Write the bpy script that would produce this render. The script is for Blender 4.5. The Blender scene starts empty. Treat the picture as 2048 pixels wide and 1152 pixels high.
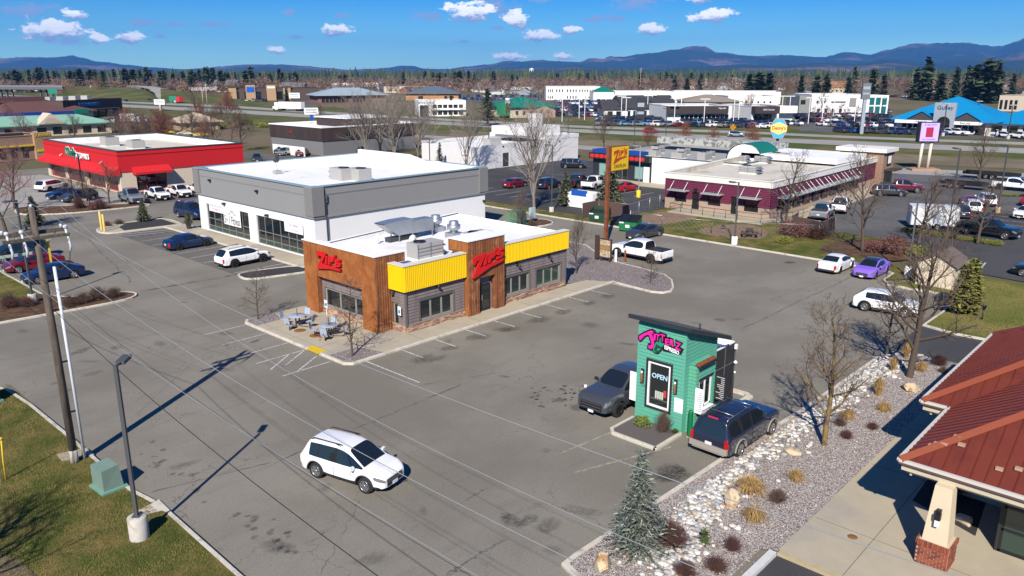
import bpy,bmesh,math,random
import numpy as np
from mathutils import Vector,Matrix,noise as mnoise
R=math.radians
rnd=random.Random(7)
sc=bpy.context.scene
C=sc.collection
CAM_H,FOC,CX,CY,HOR,YAW=16.5,1565.0,1024.0,576.0,148.0,R(43.15)
PITCH=math.atan((CY-HOR)/FOC)
cam=bpy.data.cameras.new('camera')
cam.sensor_width=36.0
cam.lens=36.0*FOC/2048.0
cam.clip_start,cam.clip_end=0.3,60000
camo=bpy.data.objects.new('camera',cam)
C.objects.link(camo)
camo.location=(0,0,CAM_H)
camo.rotation_euler=(math.pi/2-PITCH,0,YAW-math.pi/2)
sc.camera=camo
SUN_AZ,SUN_EL=R(32.5),R(37.5)
sdir=Vector((math.cos(SUN_AZ)*math.cos(SUN_EL),math.sin(SUN_AZ)*math.cos(SUN_EL),-math.sin(SUN_EL)))
sun=bpy.data.lights.new('sun','SUN')
sun.energy,sun.angle,sun.color=4.95,R(0.53),(1.0,0.93,0.83)
suno=bpy.data.objects.new('sun',sun)
C.objects.link(suno)
suno.rotation_euler=sdir.to_track_quat('-Z','Y').to_euler()
world=bpy.data.worlds.new('World')
sc.world=world
world.use_nodes=True
wt=world.node_tree
wt.nodes.clear()
class NT:
 """tiny node helper"""
 def __init__(s,t):s.t=t
 def n(s,typ,**k):
  nd=s.t.nodes.new(typ)
  for a,v in k.items():
   if a.startswith('i_'):
    nd.inputs[int(a[2:])if a[2:].isdigit()else a[2:].replace('_',' ')].default_value=v
   else:setattr(nd,a,v)
  return nd
 def l(s,a,b):s.t.links.new(a,b)
 def m(s,op,a,b=None,c=None,clamp=False):
  nd=s.t.nodes.new('ShaderNodeMath');nd.operation=op;nd.use_clamp=clamp
  for i,v in enumerate((a,b,c)):
   if v is None:continue
   if isinstance(v,(int,float)):nd.inputs[i].default_value=v
   else:s.l(v,nd.inputs[i])
  return nd.outputs[0]
 def vm(s,op,a,b=None,c=None):
  nd=s.t.nodes.new('ShaderNodeVectorMath');nd.operation=op
  for i,v in enumerate((a,b,c)):
   if v is None:continue
   if isinstance(v,(tuple,list)):nd.inputs[i].default_value=v
   else:s.l(v,nd.inputs[i])
  return nd.outputs['Value']if op in('LENGTH','DOT_PRODUCT','DISTANCE')else nd.outputs[0]
 def mix(s,f,a,b,mode='MIX'):
  nd=s.t.nodes.new('ShaderNodeMix');nd.data_type='RGBA';nd.blend_type=mode
  for i,v in((0,f),(6,a),(7,b)):
   if isinstance(v,(int,float)):nd.inputs[i].default_value=v
   elif isinstance(v,(tuple,list)):nd.inputs[i].default_value=tuple(v)[:3]+(1,)
   else:s.l(v,nd.inputs[i])
  return nd.outputs[2]
 def ramp(s,x,lo,hi):
  nd=s.t.nodes.new('ShaderNodeMapRange');nd.interpolation_type='SMOOTHSTEP'
  nd.inputs[1].default_value=lo;nd.inputs[2].default_value=hi
  s.l(x,nd.inputs[0]);return nd.outputs[0]
w=NT(wt)
sky=w.n('ShaderNodeTexSky',sky_type='NISHITA',sun_disc=False,sun_elevation=SUN_EL,sun_rotation=R(237.5),altitude=600,air_density=1.0,dust_density=0.25,ozone_density=3.0)
tc=w.n('ShaderNodeTexCoord')
sep=w.n('ShaderNodeSeparateXYZ');w.l(tc.outputs['Generated'],sep.inputs[0])
az=w.m('ARCTAN2',sep.outputs[1],sep.outputs[0])
SECT=R(72)
azr=w.m('WRAP',w.m('SUBTRACT',YAW,az),SECT/2,-SECT/2)
elv=w.m('ARCSINE',sep.outputs[2])
comb=w.n('ShaderNodeCombineXYZ');w.l(azr,comb.inputs[0]);w.l(elv,comb.inputs[1])
nz=w.n('ShaderNodeTexNoise',i_Scale=55.0,i_Detail=6.0,i_Roughness=0.62)
strv=w.vm('MULTIPLY',comb.outputs[0],(1.0,1.9,1.0));w.l(strv,nz.inputs['Vector'])
nz2=w.n('ShaderNodeTexNoise',i_Scale=210.0,i_Detail=4.0,i_Roughness=0.6);w.l(strv,nz2.inputs['Vector'])
FC=FOC/math.cos(PITCH)
def cloud_chain(lst,vert):
 best=None;bv=None
 for(x,y,hw,hh)in lst:
  a,e=math.atan2(x-CX,FC),math.atan2(HOR-y,FC)
  v=w.vm('MULTIPLY',w.vm('SUBTRACT',comb.outputs[0],(a,e,0)),(FC/hw,FC/hh,0))
  L=w.vm('LENGTH',v)
  if vert:
   sp=w.n('ShaderNodeSeparateXYZ');w.l(v,sp.inputs[0]);vy=sp.outputs[1]
  if best is None:
   best=L;bv=vy if vert else None
  else:
   if vert:
    sel=w.m('LESS_THAN',L,best)
    bv=w.m('ADD',w.m('MULTIPLY',vy,sel),w.m('MULTIPLY',bv,w.m('SUBTRACT',1.0,sel)))
   best=w.m('MINIMUM',best,L)
 return best,bv
WHITE=[(122,74,56,20),(168,48,22,10),(264,84,28,11),(678,66,34,12),(945,30,56,20),(1033,45,24,19),(1078,75,36,12),(1140,65,21,9),(1020,115,36,9),(1128,114,24,8),(1298,63,28,14),(1398,8,32,13),(1418,41,44,14),(556,105,22,8),(262,5,32,10),(205,88,18,9)]
GREY=[(80,42,56,16),(142,92,46,12),(300,58,34,9),(362,61,26,6),(440,60,36,9),(584,35,18,8),(696,40,24,6),(990,22,60,26),(1185,45,30,8),(1218,42,28,11),(1260,12,58,24),(1080,6,40,9),(1330,6,32,9),(1545,3,58,9),(862,38,36,12),(925,86,26,5),(600,80,30,5),(330,82,12,5),(1000,60,20,6),(1600,2,30,6)]
LA,VA=cloud_chain(WHITE,True)
LB,_=cloud_chain(GREY,False)
nn=w.m('ADD',w.m('MULTIPLY',w.m('SUBTRACT',nz.outputs[0],0.5),2.6),w.m('MULTIPLY',w.m('SUBTRACT',nz2.outputs[0],0.5),0.9))
dA=w.ramp(w.m('ADD',w.m('SUBTRACT',1.05,LA),nn),0.02,0.42)
dB=w.m('MULTIPLY',w.ramp(w.m('ADD',w.m('SUBTRACT',0.95,LB),nn),0.0,0.8),0.85)
lit=w.ramp(w.m('ADD',VA,w.m('MULTIPLY',nn,0.9)),-0.7,0.15)
colA=w.mix(lit,(0.27,0.33,0.50),(1.0,1.0,0.97))
colB=(0.26,0.33,0.54)
tint=w.mix(w.ramp(elv,-0.01,0.115),(0.046,0.080,0.090),(0.005,0.036,0.074))
scl=w.mix(1.0,sky.outputs[0],tint,'MULTIPLY')
c1=w.mix(dB,scl,colB)
c2=w.mix(dA,c1,colA)
bg=w.n('ShaderNodeBackground',i_Strength=1.0)
w.l(c2,bg.inputs[0])
wo=w.n('ShaderNodeOutputWorld');w.l(bg.outputs[0],wo.inputs[0])
sc.view_settings.view_transform='Standard'
sc.view_settings.look='None'
sc.view_settings.exposure=0.55
sc.view_settings.gamma=1
sc.view_settings.use_curve_mapping=False
sc.render.engine='CYCLES'
cy=sc.cycles
cy.use_denoising=True
cy.denoiser='OPENIMAGEDENOISE'
cy.max_bounces,cy.diffuse_bounces,cy.glossy_bounces,cy.transmission_bounces,cy.volume_bounces,cy.transparent_max_bounces=6,2,3,3,0,12
cy.caustics_reflective=cy.caustics_refractive=False
cy.sample_clamp_indirect=4
FW=(math.cos(YAW),math.sin(YAW));RG=(math.sin(YAW),-math.cos(YAW))
def at(x,y,z=0.0):
 a,b=(x-CX)/FOC,(CY-y)/FOC
 f,u=math.cos(PITCH)+b*math.sin(PITCH),-math.sin(PITCH)+b*math.cos(PITCH)
 t=(z-CAM_H)/u
 return((f*FW[0]+a*RG[0])*t,(f*FW[1]+a*RG[1])*t)
def polar(x,d):
 """point at photo column x, d metres ahead"""
 a=(x-CX)/FC
 return(d*(FW[0]+a*RG[0]),d*(FW[1]+a*RG[1]))
MATS={}
def mat(name,col=(0.5,0.5,0.5),rough=0.7,metal=0.0,var=None,bump=None,spec=0.5,coat=0.0,emit=0.0,alpha=None,col2=None,streak=None):
 """procedural material: base colour, optional second colour mixed by noise (scale, lo, hi), brightness grain, bump (scale, distance)"""
 if name in MATS:return MATS[name]
 m=bpy.data.materials.new(name);m.use_nodes=True
 t=NT(m.node_tree);b=t.t.nodes['Principled BSDF']
 b.inputs['Base Color'].default_value=tuple(col)+(1,)
 b.inputs['Roughness'].default_value=rough
 b.inputs['Metallic'].default_value=metal
 b.inputs['Specular IOR Level'].default_value=spec
 if coat:b.inputs['Coat Weight'].default_value=coat;b.inputs['Coat Roughness'].default_value=0.06
 if emit:
  b.inputs['Emission Color'].default_value=tuple(col)+(1,);b.inputs['Emission Strength'].default_value=emit
 geo=None
 if var or bump or col2 or streak:
  geo=t.n('ShaderNodeNewGeometry').outputs['Position']
 out=None
 if col2:
  c2_,s,lo,hi=col2
  nz_=t.n('ShaderNodeTexNoise',i_Scale=s,i_Detail=6.0,i_Roughness=0.6);t.l(geo,nz_.inputs['Vector'])
  out=t.mix(t.ramp(nz_.outputs[0],lo,hi),col,c2_)
 if streak:
  c2_,s,lo,hi=streak
  nz_=t.n('ShaderNodeTexNoise',i_Scale=1.0,i_Detail=5.0,i_Roughness=0.6);t.l(t.vm('MULTIPLY',geo,(s,s,s*0.12)),nz_.inputs['Vector'])
  out=t.mix(t.ramp(nz_.outputs[0],lo,hi),out if out is not None else col,c2_)
 if var:
  s,amt=var
  nz_=t.n('ShaderNodeTexNoise',i_Scale=s,i_Detail=8.0,i_Roughness=0.68);t.l(geo,nz_.inputs['Vector'])
  f=t.m('MULTIPLY_ADD',t.m('SUBTRACT',nz_.outputs[0],0.5),amt*2.4,1.0)
  cb=t.n('ShaderNodeCombineColor')
  for i in range(3):t.l(f,cb.inputs[i])
  out=t.mix(1.0,out if out is not None else col,cb.outputs[0],'MULTIPLY')
 if out is not None:t.l(out,b.inputs['Base Color'])
 if bump:
  s,d=bump
  nz_=t.n('ShaderNodeTexNoise',i_Scale=s,i_Detail=5.0);t.l(geo,nz_.inputs['Vector'])
  bp=t.n('ShaderNodeBump',i_Distance=d,i_Strength=1.0);t.l(nz_.outputs[0],bp.inputs['Height']);t.l(bp.outputs[0],b.inputs['Normal'])
 if alpha is not None:
  b.inputs['Alpha'].default_value=alpha
 MATS[name]=m
 return m
class MB:
 def __init__(s):s.v=[];s.f=[];s.mi=[];s.sm=[]
 def add(s,vs,fs,mi=0,smooth=False):
  o=len(s.v);s.v+=[tuple(p)for p in vs]
  for f in fs:
   s.f.append([i+o for i in f]);s.mi.append(mi);s.sm.append(smooth)
  return s
 def box(s,x0,x1,y0,y1,z0,z1,mi=0):
  v=[(x0,y0,z0),(x1,y0,z0),(x1,y1,z0),(x0,y1,z0),(x0,y0,z1),(x1,y0,z1),(x1,y1,z1),(x0,y1,z1)]
  return s.add(v,[(3,2,1,0),(4,5,6,7),(0,1,5,4),(1,2,6,5),(2,3,7,6),(3,0,4,7)],mi)
 def cbox(s,c,e,rz=0.0,mi=0,rx=0.0,ry=0.0):
  M=Matrix.Rotation(rz,3,'Z')@Matrix.Rotation(ry,3,'Y')@Matrix.Rotation(rx,3,'X');c=Vector(c)
  v=[c+M@Vector((sx*e[0]/2,sy*e[1]/2,sz*e[2]/2))for sz in(-1,1)for sx,sy in((-1,-1),(1,-1),(1,1),(-1,1))]
  return s.add(v,[(3,2,1,0),(4,5,6,7),(0,1,5,4),(1,2,6,5),(2,3,7,6),(3,0,4,7)],mi)
 def prism(s,poly,z0,z1,mi=0,bottom=True):
  n=len(poly)
  area=sum(poly[i][0]*poly[(i+1)%n][1]-poly[(i+1)%n][0]*poly[i][1]for i in range(n))
  if area<0:poly=poly[::-1]
  v=[(p[0],p[1],z0)for p in poly]+[(p[0],p[1],z1)for p in poly]
  f=[tuple(range(n,2*n))]+[(i,(i+1)%n,n+(i+1)%n,n+i)for i in range(n)]
  if bottom:f.append(tuple(range(n-1,-1,-1)))
  return s.add(v,f,mi)
 def sheet(s,poly,z,mi=0):
  n=len(poly)
  area=sum(poly[i][0]*poly[(i+1)%n][1]-poly[(i+1)%n][0]*poly[i][1]for i in range(n))
  if area<0:poly=poly[::-1]
  return s.add([(p[0],p[1],z)for p in poly],[tuple(range(n))],mi)
 def tube(s,pts,rad,seg=6,mi=0,cap=True,smooth=True):
  n=len(pts);P=[Vector(p)for p in pts]
  rad=rad if isinstance(rad,(list,tuple))else[rad]*n
  vs=[];up=None
  for i in range(n):
   d=(P[min(i+1,n-1)]-P[max(i-1,0)]).normalized()
   if up is None:up=Vector((0,0,1))if abs(d.z)<0.9 else Vector((1,0,0))
   a=d.cross(up).normalized();b=a.cross(d);up=b
   for k in range(seg):
    t=2*math.pi*k/seg
    vs.append(P[i]+(a*math.cos(t)+b*math.sin(t))*rad[i])
  fs=[(i*seg+k,i*seg+(k+1)%seg,(i+1)*seg+(k+1)%seg,(i+1)*seg+k)for i in range(n-1)for k in range(seg)]
  s.add(vs,[f[::-1]for f in fs],mi,smooth)
  if cap and seg>2:
   o=len(s.v)-len(vs)
   s.f.append([o+k for k in range(seg)]);s.mi.append(mi);s.sm.append(False)
   s.f.append([o+(n-1)*seg+k for k in range(seg-1,-1,-1)]);s.mi.append(mi);s.sm.append(False)
  return s
 def lathe(s,prof,seg=20,c=(0,0,0),axis='Z',mi=0,smooth=True):
  vs=[]
  for(r,h)in prof:
   for k in range(seg):
    t=2*math.pi*k/seg;a,b=r*math.cos(t),r*math.sin(t)
    vs.append((c[0]+a,c[1]+b,c[2]+h)if axis=='Z' else((c[0]+a,c[1]+h,c[2]+b)if axis=='Y' else(c[0]+h,c[1]+a,c[2]+b)))
  n=len(prof)
  fs=[(i*seg+k,i*seg+(k+1)%seg,(i+1)*seg+(k+1)%seg,(i+1)*seg+k)for i in range(n-1)for k in range(seg)]
  if axis=='Y':fs=[f[::-1]for f in fs]
  return s.add(vs,fs,mi,smooth)
 def mesh(s,name,mats):
  me=bpy.data.meshes.new(name)
  me.from_pydata(s.v,[],s.f)
  for m in(mats if isinstance(mats,(list,tuple))else[mats]):me.materials.append(m)
  if any(s.mi):me.polygons.foreach_set('material_index',s.mi)
  if any(s.sm):me.polygons.foreach_set('use_smooth',s.sm)
  me.update()
  return me
 def build(s,name,mats,parent=None,**tags):
  return link(name,s.mesh(name,mats),parent,**tags)
def link(name,me,parent=None,loc=None,rz=None,scale=None,**tags):
 o=bpy.data.objects.new(name,me);C.objects.link(o)
 if parent:o.parent=parent
 if loc:o.location=loc
 if rz is not None:o.rotation_euler=(0,0,rz)
 if scale:o.scale=scale if isinstance(scale,(tuple,list))else(scale,)*3
 for k,v in tags.items():
  if v:o[k]=v
 return o
def thing(name,label,cat,loc=(0,0,0),rz=0.0,group=None):
 return link(name,None,None,loc,rz,label=label,category=cat,group=group)
def copy_tree(o,parent=None):
 c=o.copy();C.objects.link(c);c.parent=parent
 for ch in o.children:copy_tree(ch,c)
 return c
def sharp(me,ang=38):
 me.set_sharp_from_angle(angle=R(ang))
def text_mesh(body,size=1.0,extrude=0.03,shear=0.0,bold=0.0,spacing=1.0,align='CENTER'):
 cu=bpy.data.curves.new('lettering','FONT');cu.body=body;cu.size=size;cu.extrude=extrude;cu.shear=shear;cu.offset=bold
 cu.align_x=align;cu.align_y='CENTER';cu.space_character=spacing;cu.resolution_u=2;cu.fill_mode='BOTH'
 o=bpy.data.objects.new('lettering',cu);C.objects.link(o)
 dg=bpy.context.evaluated_depsgraph_get()
 me=bpy.data.meshes.new_from_object(o.evaluated_get(dg))
 bpy.data.objects.remove(o);bpy.data.curves.remove(cu)
 return me
def lettering(name,body,size,m,parent,loc,udir,extrude=0.03,sx=1.0,up=(0,0,1),fit=None,**k):
 """raised letters; udir is the reading direction in plan, letters stand upright"""
 me=text_mesh(body,size,extrude,**k);me.materials.clear();me.materials.append(m)
 if fit:
  xs=[v.co.x for v in me.vertices];ys=[v.co.y for v in me.vertices]
  me.transform(Matrix.Diagonal((fit[0]/(max(xs)-min(xs)),fit[1]/(max(ys)-min(ys)),1,1)))
 u=Vector((udir[0],udir[1],udir[2]if len(udir)>2 else 0)).normalized();z=Vector(up).normalized();n=u.cross(z)
 M=Matrix((u*sx,z,n)).transposed().to_4x4()
 me.transform(M)
 return link(name,me,parent,loc)
def plate_poly(poly,thick,u,n,origin=(0,0,0)):
 """extruded outline: poly in (u, z), thick along -n..0"""
 mb=MB();k=len(poly)
 o=Vector(origin);u=Vector(u);n=Vector(n)
 P=[o+u*p[0]+Vector((0,0,p[1]))for p in poly]
 area=sum(poly[i][0]*poly[(i+1)%k][1]-poly[(i+1)%k][0]*poly[i][1]for i in range(k))
 sgn=area*(1 if u.cross(Vector((0,0,1))).dot(n)>0 else-1)
 vs=[p+n*thick for p in P]+P
 f=[tuple(range(k)),tuple(range(2*k-1,k-1,-1))]+[(i,k+i,k+(i+1)%k,(i+1)%k)for i in range(k)]
 if sgn<0:f=[t[::-1]for t in f]
 return mb.add(vs,f)
# ================================================================ the setting
def struct(name,mb,m,parent=None):
 return mb.build(name,m,parent,kind=None if parent else 'structure')
def asphalt_mat(name,col,light,crack=1.0,grain=0.24):
 m=bpy.data.materials.new(name);m.use_nodes=True
 t=NT(m.node_tree);b=t.t.nodes['Principled BSDF'];b.inputs['Roughness'].default_value=0.88;b.inputs['Specular IOR Level'].default_value=0.25
 g=t.n('ShaderNodeNewGeometry').outputs['Position']
 n1=t.n('ShaderNodeTexNoise',i_Scale=0.11,i_Detail=5.0,i_Roughness=0.6);t.l(g,n1.inputs['Vector'])
 n2=t.n('ShaderNodeTexNoise',i_Scale=0.9,i_Detail=6.0,i_Roughness=0.7);t.l(t.vm('MULTIPLY',g,(0.35,1.6,1)),n2.inputs['Vector'])
 n3=t.n('ShaderNodeTexNoise',i_Scale=11.0,i_Detail=5.0,i_Roughness=0.85);t.l(g,n3.inputs['Vector'])
 c=t.mix(t.ramp(n1.outputs[0],0.36,0.64),col,light)
 dk=tuple(v*0.74 for v in col)
 c=t.mix(t.m('MULTIPLY',t.ramp(n2.outputs[0],0.52,0.78),0.55),c,dk)
 n4=t.n('ShaderNodeTexNoise',i_Scale=0.55,i_Detail=2.0,i_Roughness=0.5);t.l(g,n4.inputs['Vector'])
 n5=t.n('ShaderNodeTexNoise',i_Scale=4.5,i_Detail=3.0,i_Roughness=0.6);t.l(g,n5.inputs['Vector'])
 bl=t.m('MULTIPLY',t.ramp(n4.outputs[0],0.60,0.72),t.ramp(n5.outputs[0],0.56,0.66))
 c=t.mix(t.m('MULTIPLY',bl,0.5*crack),c,tuple(v*0.4 for v in col))
 wv=t.n('ShaderNodeTexNoise',i_Scale=0.7,i_Detail=4.0);t.l(g,wv.inputs['Vector'])
 wp=t.vm('ADD',g,t.vm('MULTIPLY',t.vm('SUBTRACT',wv.outputs['Color'],(0.5,0.5,0.5)),(3.2,3.2,0)))
 for s,wd,am in((0.16,0.006,0.75),(0.5,0.007,0.4)):
  vo=t.n('ShaderNodeTexVoronoi',feature='DISTANCE_TO_EDGE',voronoi_dimensions='2D',i_Scale=s);t.l(wp,vo.inputs['Vector'])
  k=t.m('SUBTRACT',1.0,t.ramp(vo.outputs['Distance'],wd*0.35,wd))
  k=t.m('MULTIPLY',t.m('MULTIPLY',k,t.ramp(n1.outputs[0],0.42,0.58)),am*crack)
  c=t.mix(k,c,tuple(v*0.32 for v in col))
 f=t.m('MULTIPLY_ADD',t.m('SUBTRACT',n3.outputs[0],0.5),grain*4,1.0)
 cb=t.n('ShaderNodeCombineColor')
 for i in range(3):t.l(f,cb.inputs[i])
 c=t.mix(1.0,c,cb.outputs[0],'MULTIPLY')
 t.l(c,b.inputs['Base Color'])
 bp=t.n('ShaderNodeBump',i_Distance=0.006,i_Strength=0.7);t.l(n3.outputs[0],bp.inputs['Height']);t.l(bp.outputs[0],b.inputs['Normal'])
 MATS[name]=m
 return m
def grass_mat(name,green,dry,s=0.35,lo=0.42,hi=0.62):
 m=bpy.data.materials.new(name);m.use_nodes=True
 t=NT(m.node_tree);b=t.t.nodes['Principled BSDF'];b.inputs['Roughness'].default_value=0.95;b.inputs['Specular IOR Level'].default_value=0.1
 g=t.n('ShaderNodeNewGeometry').outputs['Position']
 n1=t.n('ShaderNodeTexNoise',i_Scale=s,i_Detail=7.0,i_Roughness=0.65);t.l(g,n1.inputs['Vector'])
 n2=t.n('ShaderNodeTexNoise',i_Scale=14.0,i_Detail=6.0,i_Roughness=0.75);t.l(g,n2.inputs['Vector'])
 c=t.mix(t.ramp(n1.outputs[0],lo,hi),green,dry)
 f=t.m('MULTIPLY_ADD',t.m('SUBTRACT',n2.outputs[0],0.5),2.6,1.0)
 cb=t.n('ShaderNodeCombineColor')
 for i in range(3):t.l(f,cb.inputs[i])
 c=t.mix(1.0,c,cb.outputs[0],'MULTIPLY');t.l(c,b.inputs['Base Color'])
 bp=t.n('ShaderNodeBump',i_Distance=0.06,i_Strength=0.8);t.l(n2.outputs[0],bp.inputs['Height']);t.l(bp.outputs[0],b.inputs['Normal'])
 MATS[name]=m
 return m
def gravel_mat(name,cols,s=22.0):
 m=bpy.data.materials.new(name);m.use_nodes=True
 t=NT(m.node_tree);b=t.t.nodes['Principled BSDF'];b.inputs['Roughness'].default_value=0.9
 g=t.n('ShaderNodeNewGeometry').outputs['Position']
 vo=t.n('ShaderNodeTexVoronoi',i_Scale=s);t.l(g,vo.inputs['Vector'])
 sp=t.n('ShaderNodeSeparateColor');t.l(vo.outputs['Color'],sp.inputs[0])
 c=t.mix(t.ramp(sp.outputs[0],0.2,0.5),cols[0],cols[1]);c=t.mix(t.ramp(sp.outputs[1],0.6,0.75),c,cols[2])
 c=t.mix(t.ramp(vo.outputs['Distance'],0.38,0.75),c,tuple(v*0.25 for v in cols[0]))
 t.l(c,b.inputs['Base Color'])
 inv=t.m('SUBTRACT',1.0,vo.outputs['Distance'])
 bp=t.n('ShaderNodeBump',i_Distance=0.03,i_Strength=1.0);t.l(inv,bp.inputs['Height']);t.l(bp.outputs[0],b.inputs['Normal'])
 MATS[name]=m
 return m
ASPH=asphalt_mat('worn_grey_asphalt',(0.168,0.153,0.124),(0.216,0.199,0.164),0.55)
ASPH2=asphalt_mat('dark_asphalt',(0.045,0.045,0.048),(0.066,0.065,0.067),0.35)
ASPH3=asphalt_mat('mid_grey_asphalt',(0.085,0.083,0.082),(0.12,0.117,0.112),0.6)
ROADC=asphalt_mat('pale_highway_concrete',(0.27,0.26,0.235),(0.32,0.305,0.28),0.25)
GRASS=grass_mat('spring_grass',(0.072,0.09,0.017),(0.19,0.145,0.048),0.45,0.38,0.66)
LAWN=grass_mat('lawn_grass',(0.105,0.125,0.022),(0.225,0.185,0.06),0.22,0.40,0.66)
VERGE=grass_mat('verge_grass',(0.072,0.092,0.022),(0.14,0.12,0.05),0.08)
DRYV=grass_mat('dry_verge',(0.155,0.125,0.08),(0.21,0.175,0.115),0.06)
EARTH=grass_mat('open_ground',(0.115,0.105,0.05),(0.165,0.13,0.085),0.012)
BARK=grass_mat('bark_mulch',(0.085,0.05,0.03),(0.14,0.085,0.05),1.2)
DKMULCH=mat('dark_mulch',(0.028,0.026,0.026),0.95,var=(18,0.5),bump=(20,0.03))
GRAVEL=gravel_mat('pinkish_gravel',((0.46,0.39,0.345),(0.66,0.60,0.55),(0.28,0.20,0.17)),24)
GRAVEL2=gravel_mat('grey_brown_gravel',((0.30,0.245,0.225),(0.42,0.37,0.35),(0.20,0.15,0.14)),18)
CONC=mat('pale_concrete',(0.395,0.345,0.25),0.85,var=(0.7,0.16),bump=(40,0.003),col2=((0.33,0.295,0.24),0.25,0.45,0.7))
KERBM=mat('kerb_concrete',(0.53,0.49,0.41),0.88,var=(2.2,0.25),bump=(30,0.006),col2=((0.30,0.27,0.22),1.5,0.5,0.72))
PAINT=mat('worn_white_paint',(0.55,0.54,0.51),0.8,col2=((0.24,0.23,0.21),5.0,0.40,0.66))
PAINTY=mat('worn_yellow_paint',(0.36,0.31,0.20),0.8,col2=((0.19,0.175,0.15),4.0,0.36,0.6))
def disc_ground():
 mb=MB();n=96;rings=[0,150,400,900,2000,5000,16000]
 v=[(0,0,-0.08)];f=[]
 for r in rings[1:]:
  v+=[(r*math.cos(2*math.pi*k/n),r*math.sin(2*math.pi*k/n),-0.08)for k in range(n)]
 f+=[(0,1+k,1+(k+1)%n)for k in range(n)]
 for i in range(len(rings)-2):
  a,b_=1+i*n,1+(i+1)*n
  f+=[(a+k,b_+k,b_+(k+1)%n,a+(k+1)%n)for k in range(n)]
 mb.add(v,f);return struct('ground',mb,EARTH)
disc_ground()
lot=struct('parking_lot',MB().sheet([(-60,-40),(72,-40),(72,96),(95,96),(95,112),(66,112),(66,160),(-60,160)],0.0),ASPH)
struct('dark_parking_lot',MB().sheet([(73.5,53.5),(102.6,53.5),(102.6,80),(124,80),(124,99.6),(98.3,99.6),(98.3,114),(74.5,114)],0.012),ASPH2)
struct('side_parking_lot',MB().sheet([(83,5),(150,5),(150,44),(83,40)],-0.02),ASPH3)
struct('side_parking_lot',MB().sheet([(73,4),(112,4),(112,22.5),(84,24),(76,22.5)],-0.008),ASPH2)
ASPH4=asphalt_mat('newer_stall_asphalt',(0.105,0.097,0.088),(0.135,0.125,0.113),0.5)
struct('stall_strip',MB().sheet([(31.0,61.6),(36.1,61.2),(36.1,86.8),(31.0,86.8)],0.004),ASPH4)
struct('stall_strip',MB().sheet([(41.5,104.6),(62,104.0),(62,116.9),(43.4,116.9)],0.004),ASPH4)
struct('driveway',MB().sheet([(49.2,-30),(58.5,-30),(58.5,14.3),(49.8,14.3)],0.008),ASPH2)
struct('driveway',MB().sheet([(5,-30),(24.6,-30),(24.6,9.75),(18.9,9.75)],0.012),ASPH2)
def offset_path(pts,d,closed=False):
 n=len(pts);out=[]
 for i in range(n):
  p=Vector(pts[i]);a=Vector(pts[i-1])if(i or closed)else None;b=Vector(pts[(i+1)%n])if(i<n-1 or closed)else None
  d1=(p-a).normalized()if a is not None else(b-p).normalized();d2=(b-p).normalized()if b is not None else d1
  n1,n2=Vector((-d1.y,d1.x)),Vector((-d2.y,d2.x));nn_=(n1+n2).normalized();k=max(0.4,nn_.dot(n1))
  out.append(tuple(p+nn_*(d/k)))
 return out
def smooth_path(pts,k=3,closed=False):
 """Catmull-Rom"""
 n=len(pts);out=[]
 rng=range(n if closed else n-1)
 g=lambda i:Vector(pts[i%n])if closed else Vector(pts[max(0,min(n-1,i))])
 for i in rng:
  p0,p1,p2,p3=g(i-1),g(i),g(i+1),g(i+2)
  for j in range(k):
   t=j/k
   out.append(tuple(0.5*((2*p1)+(p2-p0)*t+(2*p0-5*p1+4*p2-p3)*t*t+(3*p1-p0-3*p2+p3)*t**3)))
 if not closed:out.append(tuple(pts[-1]))
 return out
def kerb(pts,closed=False,wd=0.16,h=0.14,m=None,side=1,cut=3.0):
 """kerb stones along a path (laid to the left of it), each block its own piece up to a limit"""
 inn=offset_path(pts,wd*side,closed)
 mb=MB();n=len(pts)
 for i in range(n if closed else n-1):
  j=(i+1)%n
  a,b,c,d=pts[i],pts[j],inn[j],inn[i]
  ch=0.02;hz=h+rnd.uniform(-0.006,0.006)
  ab=lambda p,q,t:(p[0]+(q[0]-p[0])*t,p[1]+(q[1]-p[1])*t)
  a2,b2=ab(a,d,ch/wd),ab(b,c,ch/wd)
  v=[(a[0],a[1],-0.02),(b[0],b[1],-0.02),(b[0],b[1],h-ch),(a[0],a[1],h-ch),(a2[0],a2[1],h),(b2[0],b2[1],h),(c[0],c[1],h),(d[0],d[1],h),(c[0],c[1],-0.02),(d[0],d[1],-0.02)]
  f=[(0,1,2,3),(3,2,5,4),(4,5,6,7),(7,6,8,9)]
  if not closed and i==0:f.append((0,3,4,7,9))
  if not closed and i==n-2:f.append((1,8,6,5,2))
  mb.add(v,f if side>0 else[t[::-1]for t in f])
 return struct('kerb',mb,m or KERBM)
GL=[(10.55,-30),(10.55,10),(10.55,22.6),(10.66,28.2)]
GL2=[(10.6,29.4),(10.35,31),(10.35,35),(10.35,39),(10.3,43.5),(10.1,46.5),(9.5,48.6),(8,50.2),(5.5,51),(0,51.3),(-60,51.5)]
kerb(GL);kerb(GL2)
lawn_l=struct('grass_strip',MB().sheet([(p[0]-0.15,p[1])for p in GL]+[(10.45,28.5),(9.7,28.7),(9.7,29.2),(10.45,29.35)]+[(p[0]-0.15,p[1]-(0.15 if p[0]<9 else 0))for p in GL2]+[(-60,-30)],0.10),GRASS)
struct('concrete_apron',MB().prism([(9.55,28.55),(10.7,28.3),(10.75,29.45),(9.6,29.3)],0.02,0.075),KERBM)
struct('concrete_apron',MB().prism([(9.2,35.7),(10.4,35.35),(10.4,36.3),(9.25,36.6)],0.02,0.115),CONC)
struct('dry_grass_patch',MB().sheet([(-6,24),(5.2,24.4),(5.9,26.6),(5.6,29),(4.5,31.5),(2.5,34),(-6,36)],0.107),DRYV)
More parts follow.
